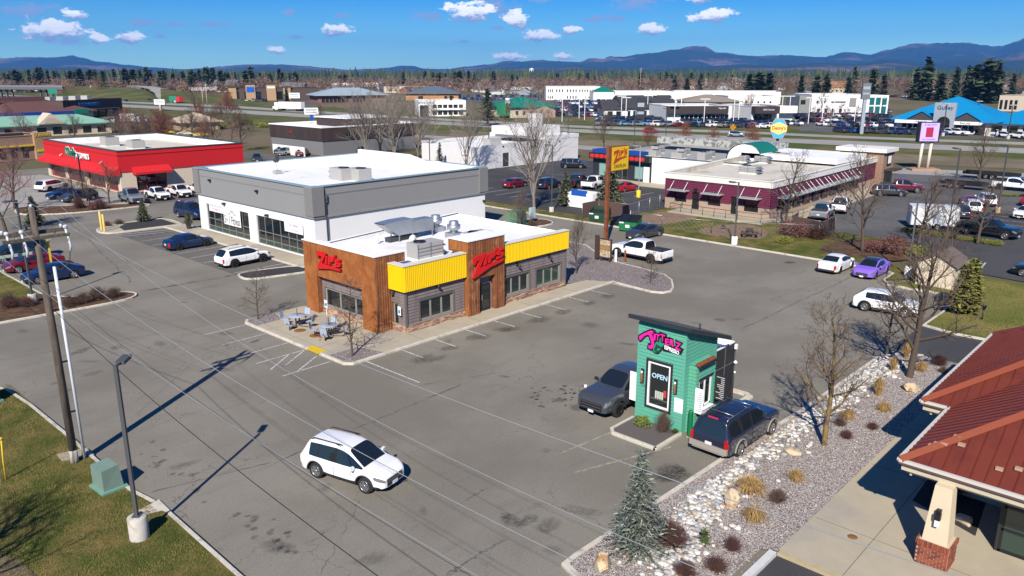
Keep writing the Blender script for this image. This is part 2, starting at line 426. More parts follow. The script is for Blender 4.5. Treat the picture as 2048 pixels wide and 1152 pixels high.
IL=smooth_path([(12,60.45),(16,60.2),(20,59.9),(22.0,60.2),(22.75,61.3),(22.1,62.5),(20.3,63.2),(18.6,64.3),(17.7,66.5)],3)
IL=[(-60,60.6)]+IL+[(17.6,84),(17.6,96)]
kerb(IL)
struct('grass_island',MB().sheet([(p[0]-0.1,p[1]+0.12)for p in IL[:-2]]+[(17.47,84),(17.47,96),(-60,96)],0.10),GRASS)
struct('bark_bed',MB().sheet(offset_path([p for p in IL[1:-2]],0.16)+[(15.5,66),(13.4,63.6),(12.5,62.6)],0.108),BARK)
struct('bark_bed',MB().sheet([(-20,60.9),(12.4,60.7),(12.6,62.4),(8,63.4),(2,63.8),(-20,64)],0.107),BARK)
I2=smooth_path([(30.0,89.5),(30.3,87.9),(31.6,87.3),(36.0,87.0),(38.2,87.0),(38.2,92.4),(33.5,92.6),(30.8,91.4)],3,True)
kerb(I2,True)
struct('concrete_island',MB().sheet(offset_path(I2,0.13,True),0.11),CONC)
struct('dark_mulch_bed',MB().sheet([(32.2,87.9),(37.8,87.5),(38.0,92.0),(34.2,92.3),(32.6,90.4)],0.118),DKMULCH)
I3=smooth_path([(28.5,106.5),(33,104.0),(40.5,103.3),(41.6,104.2),(40.2,106.2),(34,110.5),(29.5,113.5),(27.8,110)],3,True)
kerb(I3,True);struct('bark_bed',MB().sheet(offset_path(I3,0.13,True),0.11),BARK)
struct('grass_island',MB().sheet([(-60,97),(19,97),(21,104),(24,113),(27,122),(-60,124)],0.08),BARK)
struct('pale_drive',MB().sheet([(26,112),(30,114),(41.5,104.9),(43.2,116.9),(42.8,150),(27,150)],0.006),ROADC)
kerb([(36.1,58.9),(36.1,87.0)],side=-1);struct('sidewalk',MB().sheet([(36.24,57.6),(60.0,57.6),(60.0,60.5),(38.6,60.5),(38.6,86.9),(36.24,86.9)],0.125),CONC)
I4=smooth_path([(30.7,59.9),(31.0,58.8),(33,58.1),(36.2,57.6),(36.2,59.9),(33.5,61.0),(31.3,61.2)],3,True)
kerb(I4,True);struct('dark_mulch_bed',MB().sheet(offset_path(I4,0.13,True),0.10),DKMULCH)
kerb([(25.1,48.75),(24.7,48.2),(24.7,36.75),(25.1,36.3),(50.8,36.3),(50.6,34.4),(50.4,32.4),(50.8,31.5),(51.7,31.3),(52.7,31.7),(54.7,33.1),(55.8,34.5),(56.4,37.4),(56.7,39.9),(58,43),(60.6,46.6),(60.8,50)],side=1)
struct('sidewalk',MB().sheet([(25.0,48.7),(24.82,48.1),(24.82,36.8),(25.15,36.42),(50.7,36.42),(49.6,38.2),(47.9,38.35),(29.5,48.7)],0.13),CONC)
struct('gravel_island',MB().sheet([(47.9,38.35),(49.6,38.2),(50.72,36.4),(50.7,34.4),(50.55,32.4),(50.9,31.7),(51.7,31.45),(52.6,31.85),(54.6,33.25),(55.65,34.6),(56.25,37.4),(56.55,39.9),(57.9,43.1),(60.45,46.6),(60.65,50),(47.9,50)],0.12),GRAVEL2)
struct('gravel_bed',MB().sheet([(24.9,36.9),(25.2,36.5),(27.5,36.5),(26.9,38.4),(24.9,38.5)],0.136),GRAVEL2)
struct('gravel_bed',MB().sheet([(24.9,46.9),(26.9,47.0),(27.2,48.6),(25.05,48.6),(24.9,48.1)],0.136),GRAVEL2)
struct('tactile_paving',MB().prism([at(612,698,.135),at(626.7,690.6,.135),at(653,701.6,.135),at(635.5,707.4,.135)],0.12,0.142),mat('yellow_tactile',(0.62,0.42,0.01),0.7,var=(9,0.2)))
I5=smooth_path([(60.3,58.5),(66,56.5),(68.2,57.6),(68.0,60.2),(61,62.5)],3,True)
kerb(I5,True);struct('bark_bed',MB().sheet(offset_path(I5,0.13,True),0.11),BARK)
BK=[(71.8,92),(70.9,75),(70.6,58),(70.55,44),(70.4,36),(70.2,27),(70.1,21.5),(69.4,20.6),(66.6,20.45),(65.4,19.7),(65.2,18.2),(65.3,16.5),(65.0,14.9),(60.3,14.2),(55.9,14.25),(55.3,12.2),(55.4,9),(55.4,-30)]
kerb(BK,side=1)
bi=offset_path(BK,0.12)
struct('grass_strip',MB().sheet(bi[:9]+[(70,17.5),(73,23),(84,24),(85,36),(86,53),(73.3,53.5),(74,92)],0.10),GRASS)
struct('lawn',MB().sheet(bi[9:]+[(72.8,-30),(72.8,16),(70,17.5)],0.098),LAWN)
struct('bark_bed',MB().sheet(smooth_path([(74.5,29),(73.6,25),(74.5,22),(78,21),(83,22.8),(83.4,26.5),(79,29)],3,True),0.108),BARK)
struct('dirt_patch',MB().sheet(smooth_path([(73.2,50.5),(78,52),(83,51.5),(83.8,47.5),(79,46.5),(74.5,47.8)],3,True),0.108),mat('bare_dirt',(0.20,0.125,0.075),0.95,var=(1.5,0.3),col2=((0.12,0.11,0.04),0.6,0.5,0.66)))
struct('dirt_patch',MB().sheet(smooth_path([(74,42),(78.5,42.5),(82,40),(79,36.5),(75,35.5),(73.4,38.5)],3,True),0.108),MATS['bare_dirt'])
BR=[(18.2,-30),(18.2,14.2),(18.45,14.95),(19.2,15.0),(30,14.75),(36.5,14.4),(47.3,14.3),(48.8,13.6),(49.6,12.4)]
kerb(BR,side=-1,wd=0.22)
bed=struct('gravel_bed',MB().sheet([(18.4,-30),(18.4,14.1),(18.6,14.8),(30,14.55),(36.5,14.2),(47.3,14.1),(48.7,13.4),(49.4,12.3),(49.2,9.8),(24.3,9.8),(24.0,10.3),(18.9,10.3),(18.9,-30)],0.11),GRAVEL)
struct('kerb_stone',MB().prism([(19.2,9.75),(24.1,9.75),(24.1,10.02),(19.2,10.02)],-0.02,0.17),mat('weathered_white_kerb',(0.55,0.55,0.53),0.8,var=(4,0.2)))
struct('walkway',MB().sheet([(24.15,-30),(49.2,-30),(49.2,9.8),(24.4,9.8),(24.15,9.5)],0.128),CONC)
mb=MB()
for xx in(27.35,33.2,38,42):mb.box(xx-.012,xx+.012,-2,9.7,.1285,.1325)
for yy in(7.55,):mb.box(24.3,49,yy-.012,yy+.012,.1285,.1325)
mb.build('pavement_joint',mat('joint_dark',(0.14,0.12,0.1),0.95),kind='structure')
mb=MB()
for k in range(5):mb.box(24.9+5.2*k+.6,24.9+5.2*k+.63,36.45,38.2,.1305,.1345)
for yy in(40.2,42.9,45.6):mb.box(24.85,29.2,yy,yy+.025,.1305,.1345)
for yy in(62.5,66.5,70.5,74.5,78.5,82.5):mb.box(36.3,38.5,yy,yy+.03,.1255,.1295)
mb.build('pavement_joint',MATS['joint_dark'],kind='structure')
struct('walkway_edge',MB().prism([(24.15,4.0),(24.4,4.0),(24.4,9.75),(24.15,9.75)],0.0,0.134),mat('yellowed_concrete',(0.40,0.33,0.20),.9,var=(5,.3)))
struct('planting_bed',MB().sheet([(30.1,4.9),(36.5,5.6),(36.5,7.6),(31.2,7.4)],0.134),DKMULCH)
mb=MB()
def line(x0,y0,x1,y1,wd=0.1,z=0.008,b=mb):
 d=Vector((x1-x0,y1-y0)).normalized();nx,ny=-d.y*wd/2,d.x*wd/2
 b.sheet([(x0+nx,y0+ny),(x0-nx,y0-ny),(x1-nx,y1-ny),(x1+nx,y1+ny)],z)
for k in range(10):line(26.0+k*2.72,36.25,26.0+k*2.72,34.3 if k else 31.4,0.10)
for yy in(48.0,45.3,42.6):line(24.6,yy,21.6,yy)
for a,b_ in(((24.6,40.7),(21.3,40.7)),((24.6,37.8),(21.3,37.8)),((24.5,40.6),(22.4,39.2)),((23.4,40.6),(21.4,39.2)),((24.5,39.2),(22.4,37.9))):line(*a,*b_)
for k in range(9):line(36.0,62.0+k*2.75,31.2,62.0+k*2.75)
for k in range(6):line(31+k*.9,86.9,32.2+k*.9,84.0)
line(31,84.0,36.5,84.0)
mb.build('painted_line',PAINT,kind='structure')
mb=MB()
line(*at(1242,857),*at(1110,911),0.12,b=mb);line(*at(1342,894),*at(1150,945),0.12,b=mb)
mb.build('painted_line',PAINTY,kind='structure')
mb=MB()
for k in range(9):line(78.5,60+k*2.8,83.8,60+k*2.8,.12,.02,mb)
for k in range(10):line(91,62+k*2.8,96,62+k*2.8,.12,.02,mb)
for k in range(8):line(99.5+k*2.9,17,99.5+k*2.9,22,.12,.0,mb)
line(76.5,15.6,79.8,15.9,.14,.0,mb)
mb.build('painted_line',PAINT,kind='structure')
TAR=mat('tar_seam',(0.085,0.079,0.072),0.8,col2=((0.165,0.15,0.13),1.4,0.40,0.58))
mb=MB()
def seam(p,q,wd,wob=0.12,n=26):
 P=[]
 for i in range(n+1):
  t=i/n;P.append((p[0]+(q[0]-p[0])*t+rnd.gauss(0,wob),p[1]+(q[1]-p[1])*t+rnd.gauss(0,wob)))
 P=smooth_path(P,2);L_=offset_path(P,wd/2);R_=offset_path(P,-wd/2)
 for i in range(len(P)-1):
  mb.add([(*L_[i],.004),(*R_[i],.004),(*R_[i+1],.004),(*L_[i+1],.004)],[(0,1,2,3)])
seam(at(285,582),at(480,548),.42,.02);seam(at(330,592),at(470,566),.08,.03)
seam(at(560,920),at(920,770),.11,.035);seam(at(300,985),at(540,925),.08,.03);seam(at(890,1150),at(1010,1080),.09,.04);seam(at(930,1000),at(985,970),.06,.03)
seam(at(0,720),at(480,640),.045,.03);seam(at(1480,660),at(1720,545),.11,.04);seam(at(1540,600),at(1650,560),.05,.04);seam(at(840,770),at(1000,745),.05,.03)
seam(at(120,425),at(265,565),.12,.1);seam(at(720,1000),at(640,1150),.03,.05);seam(at(390,720),at(270,830),.03,.04)
mb.build('tar_seam',TAR,kind='structure')
OIL=bpy.data.materials.new('oil_stain');OIL.use_nodes=True
t=NT(OIL.node_tree);b=t.t.nodes['Principled BSDF'];b.inputs['Roughness'].default_value=0.6;b.inputs['Base Color'].default_value=(0.03,0.028,0.026,1)
at_=t.n('ShaderNodeAttribute',attribute_name='fade');nzz=t.n('ShaderNodeTexNoise',i_Scale=5.0,i_Detail=5.0,i_Roughness=0.7);t.l(t.n('ShaderNodeNewGeometry').outputs['Position'],nzz.inputs['Vector'])
t.l(t.m('MULTIPLY',t.m('MULTIPLY',at_.outputs['Fac'],t.ramp(nzz.outputs[0],0.28,0.60)),0.8,clamp=True),b.inputs['Alpha'])
def stain(cx,cy_,r,asp=1.0,rot=0.0,n=16,k=1.0):
 vs=[(cx,cy_,.006)]
 for ring in(0.55,1.0):
  for i in range(n):
   a=2*math.pi*i/n;rr=r*ring*rnd.uniform(.75,1.2);x,y=rr*math.cos(a)*asp,rr*math.sin(a)
   vs.append((cx+x*math.cos(rot)-y*math.sin(rot),cy_+x*math.sin(rot)+y*math.cos(rot),.006))
 fs=[(0,1+i,1+(i+1)%n)for i in range(n)]+[(1+i,1+n+i,1+n+(i+1)%n,1+(i+1)%n)for i in range(n)]
 return vs,fs,[k]+[k*.75]*n+[0.0]*n
V,Fc,FA=[],[],[]
ST=[(28.4+2.72*k+rnd.uniform(-.3,.3),34.6+rnd.uniform(-.6,.5),rnd.uniform(.5,.9),1.5,rnd.uniform(-.6,.6),.5)for k in range(8)]
ST+=[(*at(x,y),r,1.2,rnd.uniform(0,3),k)for x,y,r,k in((1345,948,.85,.7),(1325,955,.5,.6),(1355,940,.45,.6),(1020,1040,.4,.5),(1060,1038,.35,.5),(1040,1048,.3,.55),(1010,1032,.25,.45),(1155,815,.5,.55),(1120,800,.4,.5),(1180,780,.4,.5),(1215,820,.6,.6),(1290,905,.5,.4),(650,975,.4,.35),(1010,660,.6,.4),(1180,650,.7,.35),(1580,525,.6,.7),(1440,640,.5,.4),(810,960,.2,.5))]
ST+=[(*at(rnd.uniform(1060,1200),rnd.uniform(770,815)),rnd.uniform(.05,.13),1.3,rnd.uniform(0,3),1)for _ in range(60)]
ST+=[(*at(280+320*u+rnd.gauss(0,14),892+220*u+rnd.gauss(0,14)),rnd.uniform(.08,.2),1.1,0,.5)for u in[rnd.random()for _ in range(42)]]
ST+=[(rnd.uniform(12,66),rnd.uniform(15,58),rnd.uniform(.12,.5),rnd.uniform(1,2.5),rnd.uniform(0,3),rnd.uniform(.2,.5))for _ in range(70)]
for s_ in ST:
 v,f,a=stain(s_[0],s_[1],s_[2],s_[3],s_[4],14,s_[5]);o=len(V);V+=v;Fc+=[[i+o for i in q]for q in f];FA+=a
me=bpy.data.meshes.new('oil_stains');me.from_pydata(V,[],Fc);me.materials.append(OIL)
ca=me.attributes.new('fade','FLOAT','POINT');ca.data.foreach_set('value',FA)
link('oil_stain',me,None,kind='structure')
def band(name,rows,m,z):
 up=[at(x,a,z)for x,a,b in rows];dn=[at(x,b,z)for x,a,b in rows]
 mb=MB()
 for i in range(len(rows)-1):
  mb.add([(*dn[i],z),(*dn[i+1],z),(*up[i+1],z),(*up[i],z)],[(0,1,2,3)])
 return struct(name,mb,m)
HX=[-220,0,150,300,460,600,760,900,1180,1480,1728,2048,2300]
NT_=[187.5,196.5,204.5,211.5,219,227,236,244,259.7,273,283,296.5,308]
NB_=[189.5,199.5,208.5,217,226,234,243,250.5,266,280.5,293,307,321]
FT_=[181,189,197,204.5,211,220,229.5,238,252,262,273,284.5,294]
FB_=[182.5,191.5,200,208.3,215.3,224.5,233.7,242.2,256.6,266.7,277.7,290,300]
band('verge',[(x,a-9,b+13+i*.3)for i,(x,a,b)in enumerate(zip(HX,FT_,NB_))],VERGE,-0.04)
band('dry_verge',[(x,b+d,b+d*2.6)for x,b,d in zip(HX[7:],NB_[7:],(9,12,12,12,12,12))],DRYV,-0.02)
band('highway',list(zip(HX,NT_,NB_)),ROADC,0.02)
band('highway',list(zip(HX,FT_,FB_)),ROADC,0.02)
band('frontage_road',[(820,268,274),(1000,280,287),(1140,289,297),(1300,300,309),(1728,333,344),(2048,346,359),(2300,356,372)],ROADC,0.0)
# ================================================================ building kit
GLASS=mat('dark_window_glass',(0.012,0.016,0.017),0.04,spec=0.9)
GLASSG=mat('green_tinted_glass',(0.02,0.045,0.035),0.05,spec=0.9)
BLACKM=mat('black_metal',(0.012,0.012,0.013),0.45)
DARKG=mat('dark_grey_metal',(0.045,0.047,0.05),0.5)
GALV=mat('galvanised_steel',(0.42,0.44,0.46),0.42,0.75,var=(3,.15))
UNITM=mat('unit_grey_paint',(0.36,0.35,0.33),0.6,var=(4,.12))
WHITE=mat('white_paint',(0.78,0.78,0.76),0.75,var=(0.8,.06))
ROOFW=mat('white_roof_membrane',(0.80,0.80,0.80),0.6,var=(0.35,.12),col2=((0.62,0.61,0.58),0.3,.55,.75))
ROOFT=mat('tan_roof_membrane',(0.56,0.52,0.44),0.8,var=(0.4,.15),col2=((0.40,0.36,0.29),0.25,.5,.7))
INTER=mat('dark_interior',(0.02,0.02,0.02),0.95)
def wall(mb,p0,p1,z0,z1,ops=(),depth=0.12,mi=0):
 """wall face from p0 to p1 (outside on the right hand), with recessed openings (u0,u1,z0,z1)"""
 p0,p1=Vector((p0[0],p0[1])),Vector((p1[0],p1[1]));L=(p1-p0).length;u=(p1-p0)/L;n=Vector((u.y,-u.x))
 P=lambda a,z,d=0.0:(p0.x+u.x*a-n.x*d,p0.y+u.y*a-n.y*d,z)
 us=sorted({0.0,L}|{o[0]for o in ops}|{o[1]for o in ops});zs=sorted({z0,z1}|{o[2]for o in ops}|{o[3]for o in ops})
 for i in range(len(us)-1):
  for j in range(len(zs)-1):
   a,b,c,d=us[i],us[i+1],zs[j],zs[j+1]
   if any(o[0]<=a and b<=o[1]and o[2]<=c and d<=o[3]for o in ops):continue
   mb.add([P(a,c),P(b,c),P(b,d),P(a,d)],[(0,1,2,3)],mi)
 for o in ops:
  a,b,c,d=o[:4]
  mb.add([P(a,c),P(b,c),P(b,d),P(a,d),P(a,c,depth),P(b,c,depth),P(b,d,depth),P(a,d,depth)],[(0,4,5,1),(1,5,6,2),(2,6,7,3),(3,7,4,0),(4,5,6,7)],mi)
def frame(p0,p1):
 p0,p1=Vector((p0[0],p0[1])),Vector((p1[0],p1[1]));u=(p1-p0).normalized();n=Vector((u.y,-u.x))
 return(lambda a,z,d=0.0:Vector((p0.x+u.x*a+n.x*d,p0.y+u.y*a+n.y*d,z))),math.atan2(u.y,u.x),u,n
def window(parent,p0,p1,o,nx=1,nz=1,bar=0.06,depth=0.12,fm=None,gm=None,name='window',pieces=True,trans=None):
 """frame bars in an opening with one pane per light"""
 P,rz,u,n=frame(p0,p1);a0,a1,z0,z1=o[:4];fm=fm or DARKG;gm=gm or GLASS
 xs=[a0+(a1-a0)*i/nx for i in range(nx+1)];zs=trans or[z0+(z1-z0)*i/nz for i in range(nz+1)]
 mb=MB();dd=-depth+0.045
 for i,x in enumerate(xs):
  c=min(max(x,a0+bar/2),a1-bar/2);mb.cbox(P(c,(z0+z1)/2,dd),(bar,0.06,z1-z0),rz)
 for z in zs:
  c=min(max(z,z0+bar/2),z1-bar/2);mb.cbox(P((a0+a1)/2,c,dd+.002),(a1-a0,0.056,bar),rz)
 w_=mb.build(name,fm,parent)
 if pieces:
  for i in range(nx):
   for j in range(len(zs)-1):
    MB().cbox(P((xs[i]+xs[i+1])/2,(zs[j]+zs[j+1])/2,dd-.012),(xs[i+1]-xs[i]-bar*.6,0.012,zs[j+1]-zs[j]-bar*.6),rz).build('pane',gm,w_)
 else:MB().cbox(P((a0+a1)/2,(z0+z1)/2,dd-.012),(a1-a0,.012,z1-z0),rz).build('pane',gm,w_)
 return w_
def cut_polygon(poly,k,c,keep_less):
 """clip polygon by coordinate k at value c"""
 out=[]
 for i in range(len(poly)):
  a,b=poly[i],poly[(i+1)%len(poly)]
  ia,ib=(a[k]<=c)==keep_less or a[k]==c,(b[k]<=c)==keep_less or b[k]==c
  if ia:out.append(a)
  if ia!=ib and a[k]!=b[k]:
   t_=(c-a[k])/(b[k]-a[k]);out.append(tuple(a[q]+(b[q]-a[q])*t_ for q in range(len(a))))
 return out
def boards(parent,p0,p1,z0,z1,m,ops=(),step=0.2,name='board',lap=0.042,proud=0.010,jitter=0.0):
 """lap siding, each board (or piece of board beside an opening) its own mesh"""
 P,rz,u,n=frame(p0,p1);L=(Vector((p1[0],p1[1]))-Vector((p0[0],p0[1]))).length
 k=int(math.ceil((z1-z0)/step-1e-6))
 for i in range(k):
  a,b=z0+i*step,min(z1,z0+(i+1)*step)
  segs=[(0,L)]
  for o in ops:
   if o[2]<b-0.02 and o[3]>a+0.02:
    ns=[]
    for s in segs:
     if o[0]>s[0]:ns.append((s[0],min(s[1],o[0])))
     if o[1]<s[1]:ns.append((max(s[0],o[1]),s[1]))
    segs=[s for s in ns if s[1]-s[0]>.03]
  for s in segs:
   g_=.006
   q=[P(s[0],a,lap+proud),P(s[1],a,lap+proud),P(s[1],b-g_,proud),P(s[0],b-g_,proud),P(s[0],a,0.0),P(s[1],a,0.0),P(s[1],b-g_,0.0),P(s[0],b-g_,0.0)]
   MB().add(q,[(0,1,2,3),(0,4,5,1),(1,5,6,2),(3,2,6,7),(4,0,3,7)]).build(name,m,parent)
def parapet_cap(parent,pts,z,m,wd=0.34,over=0.05,h=0.07,name='coping'):
 mb=MB();o=offset_path(pts,-over,True);i_=offset_path(pts,wd-over,True);n=len(pts)
 for k in range(n):
  j=(k+1)%n
  v=[(*o[k],z),(*o[j],z),(*i_[j],z),(*i_[k],z),(*o[k],z+h),(*o[j],z+h),(*i_[j],z+h),(*i_[k],z+h)]
  mb.add(v,[(4,5,6,7),(0,1,5,4),(2,3,7,6),(3,2,1,0)])
 return mb.build(name,m,parent)
def band_ring(mb,q,qq,z0,z1):
 n=len(q)
 for i in range(n):
  j=(i+1)%n;wall(mb,qq[i],qq[j],z0,z1)
  mb.add([(*qq[i],z1),(*qq[j],z1),(*q[j],z1),(*q[i],z1)],[(0,1,2,3)]);mb.add([(*qq[i],z0),(*qq[j],z0),(*q[j],z0),(*q[i],z0)],[(3,2,1,0)])
def flat_roof(parent,pts,z,top,m,wd=0.3,wallm=None):
 """roof deck with the inside faces of the parapet"""
 i_=offset_path(pts,wd,True);mb=MB();mb.sheet(i_,z);n=len(pts)
 for k in range(n):
  j=(k+1)%n
  mb.add([(*i_[k],z),(*i_[j],z),(*i_[j],top),(*i_[k],top)],[(3,2,1,0)])
 return mb.build('roof',m,parent)
def rooftop_unit(label,x,y,z,sx,sy,h,rz=0.0,hood=True,group=None):
 t_=thing('rooftop_unit',label,'air conditioner',(x,y,z),rz,group)
 MB().box(-sx/2,sx/2,-sy/2,sy/2,0.0,0.12).build('base_curb',WHITE,t_)
 MB().box(-sx/2+.04,sx/2-.04,-sy/2+.04,sy/2-.04,0.12,h).build('cabinet',UNITM,t_)
 mb=MB()
 for i in range(1,4):mb.box(-sx/2+.02,sx/2-.02,-sy/2+.02-.02,-sy/2+.05,.12+(h-.2)*i/4,.13+(h-.2)*i/4+.02)
 mb.box(-sx/2-.0,-sx/2+.05,-sy/2-0.0,-sy/2+.05,.12,h);mb.box(sx/2-.05,sx/2,-sy/2,-sy/2+.05,.12,h);mb.box(-.04,.04,-sy/2,-sy/2+.05,.12,h)
 mb.build('panel_trim',GALV,t_)
 MB().lathe([(0,h+.002),(min(sx,sy)*.32,h+.002),(min(sx,sy)*.34,h+.08),(min(sx,sy)*.30,h+.08),(min(sx,sy)*.28,h+.03),(0,h+.03)],20,(-sx*.2,0,0)).build('fan_ring',BLACKM,t_)
 if hood:
  mb=MB()
  for zz in(h*.25,h*.62):
   mb.add([(sx/2-.04,-sy*.4,zz+.3),(sx/2+.4,-sy*.4,zz),(sx/2-.04,-sy*.4,zz),(sx/2-.04,sy*.4,zz+.3),(sx/2+.4,sy*.4,zz),(sx/2-.04,sy*.4,zz)],[(0,1,4,3),(0,2,1),(3,4,5),(1,2,5,4)])
  mb.build('intake_hood',GALV,t_)
 return t_
def exhaust_fan(label,x,y,z,s=1.0):
 t_=thing('exhaust_fan',label,'exhaust fan',(x,y,z))
 MB().prism([(-.5*s,-.5*s),(.5*s,-.5*s),(.5*s,.5*s),(-.5*s,.5*s)],0,.4*s).build('curb',GALV,t_)
 MB().lathe([(.25*s,.4*s),(.3*s,.55*s),(.5*s,.7*s),(.52*s,1.0*s),(.42*s,1.02*s),(.36*s,1.18*s),(.36*s,1.3*s),(0,1.34*s)],22).build('cowl',GALV,t_)
def wall_light(parent,p0,p1,a,z,m=None):
 P,rz,u,n=frame(p0,p1);mb=MB()
 mb.cbox(P(a,z,.04),(.1,.08,.38),rz);mb.tube([P(a,z-.05,.06),P(a,z+.03,.2),P(a,z-.05,.3)],.025,6)
 mb.lathe([(.03,0.03),(.13,-.1),(.12,-.12),(0.0,-.09)],12,P(a,z-.03,.3));mb.build('wall_light',m or BLACKM,parent)
def zips_logo(parent,p0,p1,a,z,w_,h,m,edge,depth=0.16,slope=0.12,gap=0.05):
 """red raised word: a big Z whose foot sweeps under the letters, then I P ' S"""
 P,rz,u,n=frame(p0,p1)
 zp=[(0.0,.98),(.40,1.0),(.47,.93),(.20,.34),(.27,.33),(.98,.20),(1.0,.08),(.55,.10),(.02,-.06),(-.02,.0),(.25,.74),(.10,.73),(.045,.60),(0.03,.62)]
 zp=[(.0,.98),(.36,1.0),(.415,.95),(.20,.36),(.985,.30),(.96,.17),(.55,.16),(.0,-.03),(-.02,.03),(.215,.76),(.10,.755),(.055,.62),(.02,.64)]
 I_=[(.395,.84),(.47,.86),(.415,.40),(.335,.40)]
 P_=[(.50,.86),(.67,.86),(.725,.80),(.715,.64),(.66,.575),(.565,.565),(.555,.40),(.475,.40)]
 A_=[(.735,.99),(.80,1.0),(.775,.83),(.74,.83)]
 S_=[(.83,.84),(.99,.84),(.985,.73),(.87,.73),(.875,.665),(.97,.655),(1.0,.60),(.985,.44),(.92,.39),(.76,.39),(.765,.49),(.89,.495),(.895,.555),(.80,.565),(.765,.62),(.78,.79)]
 t_=link('letter_sign',None,parent)
 for pl in(zp,I_,P_,A_,S_):
  q=[(a+x*w_,z+y*h+slope*(x-.5)*w_)for x,y in pl]
  plate_poly(q,depth,(u.x,u.y,0),(n.x,n.y,0),P(0,0,gap)).build('letter',[m],t_)
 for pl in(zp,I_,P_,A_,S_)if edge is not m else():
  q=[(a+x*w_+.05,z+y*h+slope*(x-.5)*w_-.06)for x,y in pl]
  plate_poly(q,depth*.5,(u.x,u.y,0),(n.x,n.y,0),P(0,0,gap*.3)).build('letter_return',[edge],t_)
 return t_
# ================================================================ the drive-in restaurant
RUST=mat('rusted_corrugated_steel',(0.265,0.082,0.016),0.8,0.1,col2=((0.34,0.125,0.03),1.4,.40,.66),streak=((0.13,0.045,0.016),3.0,.52,.74),var=(6,.2))
RUST2=mat('darker_rusted_steel',(0.205,0.07,0.024),0.8,0.1,col2=((0.33,0.15,0.06),1.6,.46,.70),streak=((0.10,0.035,0.014),3.2,.50,.72),var=(6,.2))
SIDING=mat('grey_brown_siding',(0.19,0.155,0.15),0.8,streak=((0.145,0.12,0.115),2.2,.42,.66),var=(9,.10),col2=((0.27,0.19,0.165),0.45,.60,.8))
TRIM=mat('grey_brown_trim',(0.125,0.105,0.098),0.7)
STONEL=[mat('ledge_stone_'+n_,c_,0.9,var=(12,.3),bump=(25,.01))for n_,c_ in(('tan',(0.46,0.30,0.19)),('rose',(0.33,0.17,0.13)),('brown',(0.22,0.12,0.09)),('cream',(0.52,0.38,0.26)))]
YELM=mat('yellow_corrugated_metal',(0.80,0.53,0.004),0.45,0.0,var=(1.5,.06))
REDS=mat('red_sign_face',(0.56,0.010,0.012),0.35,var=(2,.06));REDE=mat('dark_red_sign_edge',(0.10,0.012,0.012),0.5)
STONEM=mat('stone_mortar',(0.20,0.15,0.12),0.95,var=(10,.2))
FRM=mat('grey_green_frame',(0.25,0.25,0.22),0.6)
def ledge_stones(parent,p0,p1,z0,z1):
 """dry ledge-stone facing: rows of thin stones standing proud by uneven amounts"""
 P,rz,u,n=frame(p0,p1);L=(Vector(p1)-Vector(p0)).length
 MB().cbox(P(L/2,(z0+z1)/2,.015),(L,.03,z1-z0),rz).build('mortar_bed',STONEM,parent)
 mb=MB();z=z0
 while z<z1-.02:
  h=min(rnd.choice((.055,.07,.09)),z1-z);a=-rnd.uniform(0,.3)
  while a<L:
   b=a+rnd.uniform(.18,.55);s0,s1=max(0,a),min(L,b-.012)
   if s1-s0>.03:mb.cbox(P((s0+s1)/2,z+h/2,.03+rnd.uniform(.0,.03)),(s1-s0,.06,h-.012),rz,rnd.randrange(4))
   a=b
  z+=h
 mb.build('stone_facing',STONEL,parent,kind='stuff')
def corrugated(parent,p0,p1,z0,z1,m,step=0.14,amp=0.05,name='corrugated_sheet',ops=(),sharp_=True):
 """ribbed metal sheet with openings left out"""
 P,rz,u,n=frame(p0,p1);L=(Vector(p1)-Vector(p0)).length;k=max(1,int(round(L/step)));st=L/k
 mb=MB()
 for i in range(k):
  a=i*st;prof=[(a,0),(a+st*.30,0),(a+st*.42,amp),(a+st*.88,amp),(a+st,0)]
  zr=[(z0,z1)]
  for o in ops:
   if o[0]<a+st*.5<o[1]:
    zr=[(o[3],z1)]+([(z0,o[2])]if o[2]>z0+.01 else[])
  for(c,d)in zr:
   v=[P(x,zz,dd)for x,dd in prof for zz in(c,d)]
   mb.add(v,[(2*q,2*q+2,2*q+3,2*q+1)for q in range(4)])
 return mb.build(name,m,parent)
Z=thing('drive_in_restaurant','rust and yellow drive-in restaurant with grey lap siding and red letters','restaurant',(0,0,0))
zb=0.13
core=MB()
F0,F1=(30.75,38.3),(47.0,38.3)
opsF=[(1.2,4.15,.68,2.1),(9.15,11.95,.68,2.1),(12.8,15.65,.68,2.1)]
wall(core,F0,F1,zb,4.6,opsF,.14)
S0,S1=(30.75,40.0),(30.75,38.3)
opsS=[(.42,.98,.45,2.0)]
wall(core,S0,S1,zb,4.6,opsS,.14)
wall(core,(47.0,38.3),(47.0,50.6),zb,4.4);wall(core,(47.0,50.6),(29.45,47.85),zb,4.6)
wall(core,(29.85,47.0),(29.85,39.7),zb,4.6,[(.9,6.2,.62,2.02)],.14)
core.build('wall',SIDING,Z)
boards(Z,F0,F1,.62,3.05,SIDING,opsF+[(5.2,8.9,0,3.1)],.205)
boards(Z,S0,S1,.62,3.0,SIDING,opsS,.205)
boards(Z,(29.85,46.35),(29.85,41.1),.62,2.95,SIDING,[(.25,5.25,.62,2.02)],.205)
ledge_stones(Z,F0,(36.0,38.3),zb,.6);ledge_stones(Z,(39.7,38.3),F1,zb,.6);ledge_stones(Z,S0,S1,zb,.6);ledge_stones(Z,(29.85,46.35),(29.85,41.1),zb,.6)
SILLM=mat('sill_stone',(0.27,0.19,0.15),.85)
for q_ in((30.66,36.0,38.20,38.3,.6,.66),(39.7,47.05,38.20,38.3,.6,.66),(30.65,30.75,38.3,40.0,.6,.66),(29.75,29.85,41.1,46.35,.6,.655)):MB().box(*q_).build('ledge_sill',SILLM,Z)
